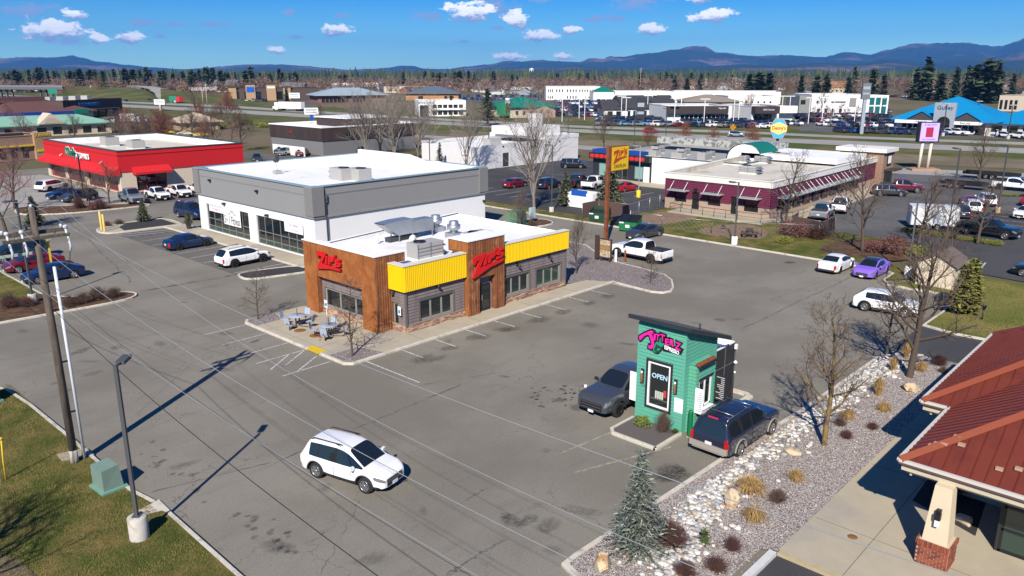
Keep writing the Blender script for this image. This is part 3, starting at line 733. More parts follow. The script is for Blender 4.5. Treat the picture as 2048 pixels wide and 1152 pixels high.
for i,o in enumerate(opsF):window(Z,F0,F1,o,3,1,.13,.14,FRM,GLASSG if i==2 else GLASS)
window(Z,S0,S1,opsS[0],1,1,.09,.14,FRM)
window(Z,(29.85,47.0),(29.85,39.7),(.9,6.2,.62,2.02),3,1,.14,.14,FRM)
mb=MB();mb.box(30.68,30.82,38.18,38.32,.6,3.0);mb.box(46.95,47.06,38.2,38.34,.1,3.4)
for o in opsF:
 for e in(o[0]-.08,o[1]+.08):mb.box(30.75+e-.07,30.75+e+.07,38.24,38.3,.62,2.18)
 mb.box(30.75+o[0]-.15,30.75+o[1]+.15,38.238,38.3,2.1,2.2)
mb.build('corner_trim',TRIM,Z)
corrugated(Z,(30.5,38.06),(36.0,38.06),2.98,4.66,YELM,.155,.05,'yellow_cladding')
corrugated(Z,(39.68,38.06),(47.1,38.06),3.25,4.66,YELM,.155,.05,'yellow_cladding')
corrugated(Z,(30.5,40.0),(30.5,38.06),2.98,4.66,YELM,.155,.05,'yellow_cladding')
mb=MB();mb.box(30.5,36.0,38.07,38.3,2.99,4.64);mb.box(39.68,47.1,38.07,38.3,3.26,4.64);mb.box(30.52,30.75,38.07,40.0,2.99,4.64);mb.build('cladding_backing',YELM,Z)
mb=MB();mb.box(30.42,36.0,37.98,38.6,4.66,4.72);mb.box(39.68,47.15,37.98,38.6,4.66,4.72);mb.box(30.42,31.0,38.6,40.0,4.66,4.72);mb.build('coping',mat('pale_coping',(0.62,0.60,0.54),.6),Z)
corrugated(Z,(29.42,47.85),(29.42,39.6),zb,5.22,RUST,.19,.02,'rusted_cladding',[(1.5,6.75,0,2.85)])
corrugated(Z,(29.42,39.6),(30.78,39.6),zb,5.22,RUST2,.19,.02,'rusted_cladding')
corrugated(Z,(30.78,39.6),(31.9,39.6),4.66,5.22,RUST2,.19,.02,'rusted_cladding')
mb=MB()
mb.box(29.43,29.86,46.35,47.85,zb,5.2);mb.box(29.43,29.86,39.61,41.1,zb,5.2);mb.box(29.43,29.86,41.1,46.35,2.86,5.2);mb.box(29.86,31.9,39.61,39.9,4.6,5.2);mb.box(29.86,30.74,39.61,39.9,zb,4.6);mb.build('block_return',RUST2,Z)
mb=MB();mb.box(29.36,29.98,39.54,47.92,5.22,5.28);mb.box(29.98,31.95,39.54,39.98,5.22,5.28);mb.build('coping',MATS['white_paint'],Z)
corrugated(Z,(36.05,37.9),(39.65,37.9),zb,5.45,RUST2,.24,.018,'rusted_cladding',[(1.08,2.65,0,2.72)])
corrugated(Z,(36.05,38.6),(36.05,37.9),zb,5.45,RUST,.24,.018,'rusted_cladding');corrugated(Z,(39.65,37.9),(39.65,38.6),zb,5.45,RUST2,.24,.018,'rusted_cladding')
corrugated(Z,(36.05,39.9),(36.05,38.6),4.72,5.45,RUST,.24,.018,'rusted_cladding')
mb=MB();mb.box(36.06,37.13,37.91,38.6,zb,5.44);mb.box(38.7,39.64,37.91,38.6,zb,5.44);mb.box(37.13,38.7,37.91,38.6,2.73,5.44);mb.box(36.06,39.64,38.6,39.9,4.6,5.44);mb.build('tower_return',RUST2,Z)
mb=MB();mb.box(35.98,39.72,37.83,39.95,5.45,5.51);mb.build('coping',MATS['white_paint'],Z)
boards(Z,(37.13,38.32),(38.7,38.32),zb,2.72,SIDING,[(.38,1.3,0,2.1)],.205)
dr=MB().box(37.5,38.42,38.2,38.26,zb,2.12).build('door',BLACKM,Z)
MB().box(37.61,38.31,38.185,38.199,.33,2.0).build('pane',GLASS,dr);MB().box(37.56,37.6,38.12,38.17,.95,1.35).build('handle',GALV,dr)
zips_logo(Z,(36.05,37.9),(39.65,37.9),.32,3.12,3.05,1.45,REDS,REDE,.14,.17)
zips_logo(Z,(29.42,47.85),(29.42,39.6),1.95,3.5,2.75,1.25,REDS,REDE,.14,0.0)
for a in(2.65,10.6,14.2):wall_light(Z,F0,F1,a,2.95)
wall_light(Z,S0,S1,.7,2.85)
MB().cbox((38.55,38.22,2.25),(.1,.1,.14)).build('wall_light',BLACKM,Z)
flat_roof(Z,[(30.75,38.3),(47.0,38.3),(47.0,50.6),(29.45,50.6),(29.45,39.9)][0:0]or[(29.5,39.7),(30.8,39.7),(30.8,38.4),(46.9,38.4),(46.9,50.5),(29.5,47.8)],4.25,4.62,ROOFW)
mb=MB();mb.box(46.7,47.1,38.6,50.65,4.4,4.48);mb.add([(29.4,47.5,4.68),(46.9,50.3,4.68),(46.9,50.65,4.68),(29.4,47.9,4.68)],[(0,1,2,3)]);mb.build('coping',WHITE,Z)
signs_blue=mat('accessible_blue',(0.02,0.22,0.5),.5)
for(x,y,h_)in((26.9,41.5,2.0),):
 s_=thing('accessible_parking_sign','blue and white accessible parking sign on post before rusted front block','sign',(x,y,.13));MB().tube([(0,0,0),(0,0,h_)],.025,6).build('post',GALV,s_)
 MB().box(-.035,-.027,-.16,.16,h_-.05,h_+.45).build('plate',WHITE,s_);MB().box(-.045,-.036,-.1,.1,h_+.05,h_+.25).build('symbol',signs_blue,s_)
s_=thing('accessible_parking_sign','accessible parking sign fixed at the grey siding corner','sign',(30.5,38.6,0));MB().box(-.03,-.02,-.16,.16,1.35,1.95).build('plate',WHITE,s_);MB().box(-.045,-.031,-.09,.09,1.5,1.72).build('symbol',signs_blue,s_);MB().box(-.02,.2,-.02,.02,1.6,1.64).build('bracket',GALV,s_)
def on_roof(px,py,z):return at(px,py,z)
x,y=at(850,515,4.25);rooftop_unit('boxy grey rooftop unit nearest the yellow band of the drive-in',x,y,4.26,2.3,1.3,1.15,0)
x,y=at(955,490,4.25);rooftop_unit('low rooftop unit behind the red tower letters',x,y,4.26,2.0,1.3,1.0,0,False)
x,y=at(872,462,4.25);exhaust_fan('round mushroom exhaust fan furthest from the tower',x,y,4.26,1.0)
x,y=at(908,475,4.25);exhaust_fan('round mushroom exhaust fan nearest the tower',x,y,4.26,1.0)
x,y=at(800,480,4.25)
ah=thing('air_handler','blue-grey galvanised air handler with sloped hood on drive-in roof','air handler',(x,y,4.26))
MB().add([(-1.9,-.6,1.45),(-1.9,.6,1.45),(-.6,.6,.5),(-.6,-.6,.5),(-.6,-.6,1.6),(-.6,.6,1.6),(-1.9,-.6,1.5),(-1.9,.6,1.5)],[(0,3,4,6),(1,7,5,2),(6,4,5,7),(0,1,2,3)]).build('intake_hood',GALV,ah)
MB().box(-.6,.9,-.6,.6,.5,1.6).build('fan_section',GALV,ah);MB().box(.9,3.0,-.5,.5,.45,1.4).build('coil_section',GALV,ah)
mb=MB();[mb.box(a_,a_+.07,b_,b_+.07,0,.5)for a_ in(-.5,.8,2.8)for b_ in(-.55,.45)];mb.build('leg_frame',GALV,ah);MB().box(-1.2,1.6,-.3,.3,0,.3).build('duct',DARKG,ah)
x,y=at(827,510,4.25);dsh=thing('satellite_dish','small white dish on a mast on the drive-in roof','dish',(x,y,4.26));MB().tube([(0,0,0),(0,0,1.0)],.03,6).build('mast',GALV,dsh);MB().lathe([(0,0),(.2,.04),(.33,.12),(.34,.13),(.2,.05),(0,.02)],16,(0,-.1,1.1),'Y').build('bowl',WHITE,dsh)
for px,py in((756,488),(925,487),(938,480),(893,460)):
 x,y=at(px,py,4.25);v_=thing('vent_pipe',{756:'short white vent pipe alone left of the air handler',925:'vent pipe right of the nearer exhaust fan',938:'thin vent pipe beside the low rooftop unit',893:'vent pipe between the two exhaust fans'}[px],'vent',(x,y,4.26));MB().tube([(0,0,0),(0,0,.6),(.0,.0,.62)],.06,8).build('pipe',WHITE,v_);MB().lathe([(.12,.55),(.13,.72),(0,.78)],10).build('cap',WHITE,v_)
# ================================================================ fitness building
FITG=mat('grey_render',(0.235,0.235,0.232),0.85,var=(0.5,.05));FITW=mat('white_render',(0.74,0.745,0.75),0.85,var=(0.5,.04));CAPB=mat('blue_grey_coping',(0.30,0.40,0.44),0.45,.3)
Fb=thing('fitness_building','big grey over white gym building with banner windows and white roof','building')
A0,A1=(38.6,83.1),(38.6,60.6)
B0,B1=(38.6,60.6),(60.3,60.6)
opsA=[(1.6,10.6,.2,3.05),(12.1,20.6,.2,3.05)]
mb=MB();wall(mb,A0,A1,.1,4.0,opsA,.2);wall(mb,B0,B1,.1,4.0);wall(mb,(60.3,60.6),(60.3,83.1),.1,4.0);wall(mb,(60.3,83.1),(38.6,83.1),.1,4.0);mb.build('wall',FITW,Fb)
q=offset_path([(38.6,83.1),(38.6,60.6),(60.3,60.6),(60.3,83.1)],-.08,True)
mb=MB();[wall(mb,q[i],q[(i+1)%4],4.0,6.72)for i in range(4)];mb.sheet(q,4.0);mb.build('upper_wall',FITG,Fb)
mb=MB()
for(z0,z1,d)in((3.92,4.12,.10),(6.0,6.08,.03),(5.92,5.96,.02)):
 qq=offset_path([(38.6,83.1),(38.6,60.6),(60.3,60.6),(60.3,83.1)],-.08-d,True)
 band_ring(mb,q,qq,z0,z1)
mb.build('wall_band',FITG,Fb)
mb=MB();mb.box(38.35,39.6,60.32,61.6,4.13,6.72);mb.box(59.3,60.55,60.34,61.6,4.13,6.72);mb.box(38.34,39.6,82.1,83.35,4.13,6.72);mb.build('corner_pier',mat('darker_grey_render',(0.19,0.185,0.18),.85),Fb)
parapet_cap(Fb,q,6.72,CAPB,.42,.12,.09)
flat_roof(Fb,q,5.9,6.72,ROOFW,.3)
mb=MB();mb.add([(59.9,61,5.9),(59.9,66,6.5),(59.9,68,6.9),(59.9,70,6.75),(59.9,73,7.3),(59.9,83,7.3),(59.9,83,5.9)],[tuple(range(7))]);mb.add([(60.2,61,5.9),(60.2,66,6.5),(60.2,68,6.9),(60.2,70,6.75),(60.2,73,7.3),(60.2,83,7.3),(60.2,83,5.9)],[tuple(range(6,-1,-1))])
mb.add([(x_,y_,z_)for y_,z_ in((61,5.9),(66,6.5),(68,6.9),(70,6.75),(73,7.3),(83,7.3))for x_ in(59.9,60.2)],[(2*i,2*i+1,2*i+3,2*i+2)for i in range(5)]);mb.build('rear_parapet',MATS['white_roof_membrane'],Fb)
ALU=mat('anodised_aluminium',(0.33,0.35,0.34),.4,.5)
for o in opsA:
 wn=window(Fb,A0,A1,o,6,3,.07,.2,ALU,GLASS,trans=[.2,.72,1.5,3.05])
 for i_,pn_ in enumerate(wn.children):
  if i_%3==0:pn_.data.materials[0]=GLASSG
mb=MB();mb.tube([(39.8,60.42,.2),(39.8,60.42,5.3),(39.8,60.3,5.5),(39.8,60.3,6.1)],.06,8);mb.build('downpipe',DARKG,Fb)
mb=MB();mb.tube([(40.2,60.55,4.9),(39.4,60.35,5.9),(38.9,60.35,6.0)],.03,6);mb.build('conduit',DARKG,Fb)
for a,z_ in((3.4,5.7),(13.0,5.5),(6.0,3.5),(14.5,3.3)):
 P_,rz_,u_,n_=frame(A0,A1);MB().cbox(P_(a,z_,.2),(.28,.3,.2),rz_).build('wall_light',BLACKM,Fb)
MB().cbox((60.0,60.45,3.1),(.2,.25,.2)).build('wall_light',BLACKM,Fb)
def banner(label,a0,a1,z0,z1,parts,off=.04):
 P_,rz_,u_,n_=frame(A0,A1);t_=thing('banner',label,'banner');MB().cbox(P_((a0+a1)/2,(z0+z1)/2,off),(a1-a0,.02,z1-z0),rz_).build('cloth',mat('banner_white',(.75,.75,.74),.7),t_)
 for body,sz,zz,col,kw in parts:
  p_=P_((a0+a1)/2,zz,off+.012);lettering('lettering',body,sz,col,t_,p_,(u_.x,u_.y),.004,**kw)
 return t_,P_,rz_
INK=mat('banner_ink',(.03,.03,.035),.7);INKG=mat('banner_grey_ink',(.35,.37,.40),.7);INKR=mat('banner_red_ink',(.6,.06,.03),.7)
t_,P_,rz_=banner('large white gym banner reading 5 in 1 Fitness with grey peaks',5.55,9.05,1.32,3.35,[('5   1 Fitness',1.0,1.82,INK,dict(fit=(3.2,.82),bold=.008)),('IN',.3,1.8,INK,dict(fit=(.36,.3)))],.06)
t_.children[-1].location+=Vector((0,1.05,0))
u_=Vector((0,-1,0));mp=[(0,0),(.5,.3),(.65,.2),(1.0,.72),(1.2,.5),(1.4,.62),(1.7,.25),(1.9,.35),(2.3,.0),(1.9,.2),(1.6,.1),(1.4,.42),(1.2,.28),(1.0,.5),(.75,.1),(.5,.16)]
plate_poly([(6.15+x,2.3+y)for x,y in mp],.006,u_,(-1,0,0),(38.6-.07,83.1,0)).build('mountain_mark',INKG,t_)
banner('small white gym banner with a red line above the left window',2.4,5.5,2.35,3.2,[('MEMBERSHIPS AVAILABLE',.26,2.98,INKG,dict(fit=(2.8,.22))),('*** OPEN ***',.3,2.6,INKR,dict(sx=1.0))])
banner('white gym banner at the right end of the right window',17.4,20.55,2.15,3.1,[('5 in 1 Fitness',.3,2.85,INK,dict(sx=1.0)),('1 on 1 TRAINING',.26,2.4,INKG,dict(sx=1.0))])
x,y=at(684,362,5.9);rooftop_unit('pale rooftop unit at the left of the gym roof pair',x,y,5.92,2.2,1.6,1.35,math.pi/2)
x,y=at(718,362,5.9);rooftop_unit('pale rooftop unit at the right of the gym roof pair',x,y,5.92,2.2,1.6,1.3,math.pi/2)
x,y=at(555,348,5.9);dsh=thing('satellite_dish','dark dish on a small box on the gym roof','dish',(x,y,5.92));MB().box(-.4,.4,-.3,.3,0,.35).build('base_box',UNITM,dsh);MB().tube([(0,0,.35),(0,0,1.5)],.03,6).build('mast',GALV,dsh);MB().lathe([(0,0),(.25,.05),(.4,.15),(.41,.16),(.25,.07),(0,.02)],16,(0,-.1,1.6),'Y').build('bowl',DARKG,dsh)
for px,py in((463,342),(900,340)):
 x,y=at(px,py,5.9);v_=thing('vent_pipe','thin vent pipe on the gym roof '+('near its left corner' if px<600 else 'near its right end'),'vent',(x,y,5.92));MB().tube([(0,0,0),(0,0,.7)],.05,8).build('pipe',WHITE,v_);MB().lathe([(.09,.66),(.09,.8),(0,.82)],8).build('cap',WHITE,v_)
pl=thing('potted_evergreen','clipped evergreen in a dark pot by the gym corner','plant',(37.4,83.6,.13));MB().lathe([(.2,0),(.3,.6),(.34,.62),(.3,.66),(0,.6)],14).build('pot',DARKG,pl)
def onX(px,py,X):
 a,b=(px-CX)/FOC,(CY-py)/FOC;f,u=math.cos(PITCH)+b*math.sin(PITCH),-math.sin(PITCH)+b*math.cos(PITCH)
 dx,dy=f*FW[0]+a*RG[0],f*FW[1]+a*RG[1];t_=X/dx;return dy*t_,CAM_H+u*t_
# ================================================================ espresso booth
TEAL=mat('teal_green_siding',(0.085,0.335,0.235),0.7,var=(1.2,.10),col2=((0.11,0.34,0.19),.8,.52,.75),streak=((.07,.28,.2),2.0,.5,.8))
TEALT=mat('teal_green_trim',(0.10,0.36,0.25),0.65,var=(2,.08))
CHAR=mat('charcoal_panel',(0.022,0.023,0.026),0.6,var=(2,.2));WHT=mat('bright_white',(0.82,0.82,0.80),.5)
PINK=mat('hot_pink_sign',(0.85,0.015,0.33),.4);CUPG=mat('cup_green',(0.02,0.26,0.15),.45);CUPD=mat('cup_dark_green',(0.01,0.06,0.045),.45);SIGNK=mat('sign_black',(0.008,0.01,0.016),.4)
RUSTR=mat('rusty_awning_sheet',(0.28,0.075,0.03),.7,.2,col2=((0.17,0.05,0.025),6,.4,.65))
bx0,bx1,by0,by1=30.3,33.2,17.42,20.0
zt=lambda x:5.24-(x-29.9)*.3375
E_=thing('espresso_booth','teal clapboard coffee booth with slanted dark roof and pink sign','coffee booth',(0,0,0))
FA,FB=(bx0,by1),(bx0,by0)
opW=(.62,1.86,.95,3.22)
mb=MB();wall(mb,FA,FB,0,5.1,[opW],.1)
def trap(p0,p1,z0,za,zb_):mb.add([(*p0,z0),(*p1,z0),(*p1,zb_),(*p0,za)],[(0,1,2,3)])
trap((bx0,by0),(bx1,by0),0,5.1,zt(bx1));trap((bx1,by0),(bx1,by1),0,zt(bx1),zt(bx1));trap((bx1,by1),(bx0,by1),0,zt(bx1),5.1)
mb.build('wall',TEAL,E_)
opt=(.50,1.98,.83,3.34)
boards(E_,FA,FB,.02,5.08,TEAL,[opt],.178,lap=.036,proud=.006)
P_,rz_,u_,n_=frame((bx0,by0),(bx1,by0))
for i in range(29):
 a,b=.02+i*.178,.02+(i+1)*.178
 x_end=min(2.9,(5.08-b)/.3375)if b>4.08 else 2.9
 if x_end<.15:continue
 seg=[(0,x_end)]if not(b<3.45)else[(0,.4),(2.12,2.78)]
 for s0,s1 in seg:
  q=[P_(s0,a,.042),P_(s1,a,.042),P_(s1,b-.006,.006),P_(s0,b-.006,.006),P_(s0,a),P_(s1,a),P_(s1,b-.006),P_(s0,b-.006)]
  MB().add(q,[(0,1,2,3),(0,4,5,1),(1,5,6,2),(3,2,6,7),(4,0,3,7)]).build('board',TEAL,E_)
boards(E_,(bx1,by1),(bx0,by1),.02,3.7,TEAL,[(1.0,2.4,.0,2.5)],.178,lap=.036,proud=.006)
mb=MB();bxa,bxb,byb=30.7,32.42,17.02
wall(mb,(bxa,by0),(bxa,byb),0,3.42);wall(mb,(bxa,byb),(bxb,byb),0,3.42,[(.32,1.5,1.15,2.6)],.1);wall(mb,(bxb,byb),(bxb,by0),0,3.42);mb.box(bxa,bxb,byb,by0,3.4,3.44);mb.build('service_bay',TEALT,E_)
boards(E_,(bxa,by0),(bxa,byb),.02,3.4,TEAL,(),.178,lap=.036,proud=.006);boards(E_,(bxa,byb),(bxb,byb),.02,3.4,TEAL,[(.24,1.58,.8,2.7)],.178,lap=.036,proud=.006)
window(E_,(bxa,byb),(bxb,byb),(.32,1.5,1.15,2.6),2,1,.09,.1,WHT,GLASS)
mb=MB();mb.box(bxa+.26,bxa+1.56,byb-.05,byb,2.6,2.72);mb.build('window_head',CHAR,E_)
mb=MB();mb.box(bxa+.24,bxa+1.5,byb-.3,byb,1.06,1.12);mb.build('serving_shelf',WHT,E_)
aw=MB();aw.add([(bxa-.1,byb+.02,3.56),(bxb-.2,byb+.02,3.56),(bxb-.2,byb-.22,3.5),(bxa-.1,byb-.22,3.5),(bxa-.1,byb+.02,3.5),(bxb-.2,byb+.02,3.5),(bxb-.2,byb-.22,3.44),(bxa-.1,byb-.22,3.44)],[(0,3,2,1),(3,7,6,2),(4,5,6,7),(0,4,7,3),(1,2,6,5)]);awo=aw.build('awning',RUSTR,E_)
mb=MB();mb.box(bxa-.11,bxb-.19,byb-.26,byb-.22,3.38,3.52);[mb.box(bxa+.0+.32*i,bxa+.05+.32*i,byb-.3,byb-.26,3.47,3.52)for i in range(5)];mb.build('awning_rail',CHAR,awo)
mb=MB();mb.box(bx0-.03,bx0+.1,by0-.03,by0+.1,0,5.06);mb.box(bx0-.03,bx0+.1,by1-.1,by1+.03,0,5.06);mb.box(bx1-.12,bx1+.02,by0-.03,by0+.0,0,4.1);mb.build('corner_board',TEALT,E_)
mb=MB();a0,a1,z0,z1=opt
for(c,d,e,f)in((a0,opW[0],z0,z1),(opW[1],a1,z0,z1),(opW[0],opW[1],z0,opW[2]),(opW[0],opW[1],opW[3],z1)):mb.box(bx0-.045,bx0,by1-d,by1-c,e,f)
fw=mb.build('window',CHAR,E_)
mb=MB();k=.085
for(c,d,e,f)in((opW[0],opW[0]+k,opW[2],opW[3]),(opW[1]-k,opW[1],opW[2],opW[3]),(opW[0]+k,opW[1]-k,opW[2],opW[2]+k),(opW[0]+k,opW[1]-k,opW[3]-k,opW[3])):mb.box(bx0-.03,bx0+.08,by1-d,by1-c,e,f)
mb.build('frame',WHT,fw)
MB().box(bx0+.05,bx0+.06,by1-opW[1],by1-opW[0],opW[2],opW[3]).build('pane',GLASS,fw)
lettering('open_lettering','OPEN',.34,mat('pale_blue_letters',(.45,.68,.78),.5),E_,(bx0+.035,(by1-(opW[0]+opW[1])/2),2.52),(0,-1),.008,sx=1.0,bold=.006)
mb=MB()
for i in range(4):mb.box(bx0+.035,bx0+.048,18.52+.12*i,18.61+.12*i,1.4,1.78)
mb.build('cup_stack',mat('paper_cups',(.50,.52,.44),.7),E_);MB().box(bx0+.033,bx0+.049,18.36,18.5,1.55,1.9).build('red_sleeve',mat('red_paper',(.5,.04,.04),.7),E_);MB().box(bx0+.035,bx0+.049,18.25,19.2,1.33,1.38).build('shelf',mat('shelf_green_grey',(.10,.12,.09),.6),E_)
for yy,zz in((19.68,2.36),(17.82,2.3)):
 l_=MB().box(bx0-.05,bx0-.02,yy-.09,yy+.09,zz-.38,zz+.38).build('wall_light',CHAR,E_);MB().lathe([(.06,-.3),(.07,.12),(.05,.14),(0,.14)],10,(bx0-.12,yy,zz)).build('lamp_body',mat('rusty_brown_lamp',(.17,.075,.03),.7),l_);MB().lathe([(.0,.14),(.05,.18),(.055,.24),(0,.3)],10,(bx0-.12,yy,zz)).build('bulb',WHT,l_)
lettering('house_number','1049',.16,SIGNK,E_,(bx0-.03,19.63,1.86),(0,-1),.004)
mb=MB().box(bx0-.05,bx0-.02,17.38,17.84,1.06,1.78);mb.build('menu_board',WHT,E_)
mb=MB();[mb.box(bx0-.055,bx0-.051,17.44,17.44+rnd.uniform(.15,.34),1.14+.05*i,1.155+.05*i)for i in range(12)];mb.build('menu_print',mat('faint_print',(.55,.55,.56),.8),E_)
mb=MB().cbox((bxa-.02+.0,byb-.24,1.75),(.04,.44,1.25));mb.build('menu_board',WHT,E_)
mb=MB();[mb.box(bxa-.046,bxa-.043,byb-.5+rnd.uniform(0,.1),byb-.3+rnd.uniform(0,.2),1.25+.1*i,1.29+.1*i)for i in range(10)];mb.build('menu_print',INKG,E_)
mb=MB();mb.box(33.22,33.26,by0-.62,by0-.04,.9,2.25);mb.build('menu_board',CHAR,E_)
mb=MB();[mb.box(33.205,33.22,by0-.56,by0-.5+rnd.uniform(.1,.38),1.0+.1*i,1.03+.1*i)for i in range(12)];mb.build('menu_print',MATS['faint_print'],E_)
MB().box(30.42,30.46,by1+.05,by1+.5,.85,2.35).build('menu_board',WHT,E_)
rf=MB();xa,xb,ya,yb=29.9,33.84,16.98,20.4;za,zb2=zt(xa)+.01,zt(xb)+.01
rf.add([(xa,ya,za),(xb,ya,zb2),(xb,yb,zb2),(xa,yb,za),(xa,ya,za+.2),(xb,ya,zb2+.2),(xb,yb,zb2+.2),(xa,yb,za+.2)],[(3,2,1,0),(4,5,6,7),(0,1,5,4),(1,2,6,5),(2,3,7,6),(3,0,4,7)]);rfo=rf.build('roof',mat('dark_blue_grey_roof',(0.035,0.042,0.052),.5,.3),E_)
mb=MB()
for i in range(19):
 yy=ya+.06+i*(yb-ya-.12)/18
 mb.add([(xa-.03,yy-.02,za+.2),(xb,yy-.02,zb2+.2),(xb,yy+.02,zb2+.2),(xa-.03,yy+.02,za+.2),(xa-.03,yy-.015,za+.235),(xb,yy-.015,zb2+.235),(xb,yy+.015,zb2+.235),(xa-.03,yy+.015,za+.235)],[(4,5,6,7),(0,1,5,4),(2,3,7,6),(3,0,4,7)])
mb.build('roof_rib',mat('roof_rib_metal',(.16,.18,.2),.35,.6),rfo)
MB().tube([(31.6,17.5,zt(31.6)+.1),(31.6,17.5,zt(31.6)+.5)],.05,8).build('vent_pipe',CHAR,rfo)
mb=MB();wall(mb,(33.2,17.45),(35.25,17.45),0,3.35);wall(mb,(35.25,17.45),(35.25,20.0),0,3.35);wall(mb,(35.25,20.0),(33.2,20.0),0,3.35);mb.build('annex_wall',CHAR,E_)
mb=MB();mb.sheet([(33.2,17.45),(35.25,17.45),(35.25,20),(33.2,20)],3.2);mb.box(33.2,35.2,17.46,17.54,3.2,3.4);mb.box(35.17,35.24,17.54,19.95,3.2,3.4);mb.build('annex_roof',WHT,E_)
mb=MB();mb.box(33.2,35.27,17.425,17.45,2.3,2.34);mb.box(34.2,34.24,17.425,17.45,0,3.3);mb.box(35.22,35.28,17.42,17.46,0,3.34);mb.build('annex_trim',mat('steel_trim',(.20,.20,.20),.5,.5),E_)
mb=MB();mb.lathe([(0,-.1),(.09,-.06),(.1,.02),(0,.1)],10,(35.1,17.3,2.35));mb.lathe([(0,-.08),(.07,0),(0,.08)],10,(35.1,17.3,1.8));mb.box(35.05,35.2,17.28,17.4,3.05,3.3);mb.build('flood_light',WHT,E_)
MB().tube([(35.15,17.36,.2),(35.15,17.36,2.2)],.03,6).build('conduit',DARKG,E_)
J_=thing('booth_sign','pink and white lettered booth sign with green cup on dark outline','sign')
def zq(p):
 y_,z_=onX(1250+p[0]*.12236,620+p[1]*.1224,bx0-.06);return(by1-y_,z_)
Jp=[(236,470),(240,425),(300,385),(390,345),(440,333),(470,350),(462,378),(438,392),(470,470),(484,560),(470,612),(430,637),(385,612),(395,572),(432,578),(440,548),(425,478),(402,408),(370,400),(315,428),(275,478),(252,492)]
def sign_plate(name,pts,m,d0,th):return plate_poly([zq(p)for p in pts],th,(0,-1,0),(-1,0,0),(bx0-d0,by1,0)).build(name,m,J_)
def grow(pts,k):
 n=len(pts);ar=sum(pts[i][0]*pts[(i+1)%n][1]-pts[(i+1)%n][0]*pts[i][1]for i in range(n))
 return offset_path(pts,-k if ar>0 else k,True)
sign_plate('letter',Jp,PINK,.075,.025);sign_plate('backing',grow(Jp,26),SIGNK,.035,.03)
for ch,cx_,cy__,hh,ww,rot in(('I',490,440,105,30,-.08),('T',540,445,105,66,-.1),('T',618,455,115,78,-.1),('E',693,518,100,62,-.12),('R',772,535,105,72,-.14),('Z',868,588,120,100,-.14)):
 u0,z0_=zq((cx_,cy__));ux,_z=zq((cx_+ww,cy__));_u,zz=zq((cx_,cy__+hh));W_,H_=abs(ux-u0),abs(zz-z0_)
 for m_,bold_,d_,th in((PINK,.02,.085,.012),(SIGNK,.22,.05,.012)):
  me=text_mesh(ch,1.0,.5,bold=bold_);xs=[v.co.x for v in me.vertices];ys=[v.co.y for v in me.vertices];me.materials.append(m_)
  sx_=(W_*(1 if bold_<.1 else 1.65))/(max(xs)-min(xs));sy_=(H_*(1 if bold_<.1 else 1.38))/(max(ys)-min(ys));mx,my=(max(xs)+min(xs))/2,(max(ys)+min(ys))/2
  for v in me.vertices:
   x_,y_,t_=(v.co.x-mx)*sx_,(v.co.y-my)*sy_,v.co.z*th*2;y2=y_+x_*rot
   v.co=(bx0-d_-t_,by1-(u0+x_),z0_+y2)
  link('letter' if m_ is PINK else 'backing',me,J_)
sign_plate('backing',[(600,330+230),(960,640),(915,735),(620,672)],SIGNK,.03,.02)
u0,z0_=zq((768,655));lettering('lettering','ESPRESSO',.27,WHT,J_,(bx0-.085,by1-u0,z0_),(0,-1,-.16),.01,sx=.70,bold=.006,up=(0,-.0,1))
cup=[(508,525),(632,580),(600,640),(545,700),(500,690),(465,655)]
sign_plate('backing',grow(cup,16),SIGNK,.06,.03);sign_plate('cup',cup,CUPD,.092,.012)
sign_plate('cup_lid',[(520,510),(560,520),(610,535),(642,560),(636,590),(600,595),(540,565),(510,535)],CUPG,.105,.012);sign_plate('cup_edge',[(508,530),(525,545),(480,655),(520,690),(500,692),(463,658)],CUPG,.105,.01);sign_plate('cup_mark',[(535,625),(575,620),(585,640),(555,665),(530,655)],CUPG,.105,.01)
sign_plate('straw',[(565,515),(580,518),(598,450),(586,446)],CUPG,.115,.012)
pk=[(28.0,17.35),(30.2,17.35),(30.2,20.15),(28.35,20.15),(28.0,19.8)]
kerb(pk[:1]+[(28.0,19.8),(28.35,20.15),(30.2,20.15)],side=-1,wd=.16,h=.14,m=mat('pale_rough_kerb',(.50,.47,.38),.9,var=(6,.3),bump=(18,.03)));kerb([(30.2,17.3),(28.0,17.3)],side=-1,wd=.16,h=.14,m=MATS['pale_rough_kerb'])
struct('planter_bed',MB().sheet([(28.1,17.4),(30.28,17.4),(30.28,20.05),(28.4,20.05),(28.1,19.75)],.10),mat('planter_gravel',(.105,.09,.085),.95,var=(30,.5),bump=(35,.02)))
kerb([(35.2,16.9),(36.6,16.9),(36.9,17.3),(36.9,19.6),(36.5,20.1),(35.2,20.1)],side=1,wd=.3,h=.14)
g_=thing('bollard','green round steel bollard at the booth corner','bollard',(30.35,16.98,0));MB().lathe([(0.115,0),(.115,1.28),(.09,1.34),(0,1.37)],18).build('post',mat('green_bollard_paint',(.004,.13,.045),.35),g_);MB().lathe([(.15,0),(.15,.02),(.115,.03)],18).build('base_ring',CONC,g_)
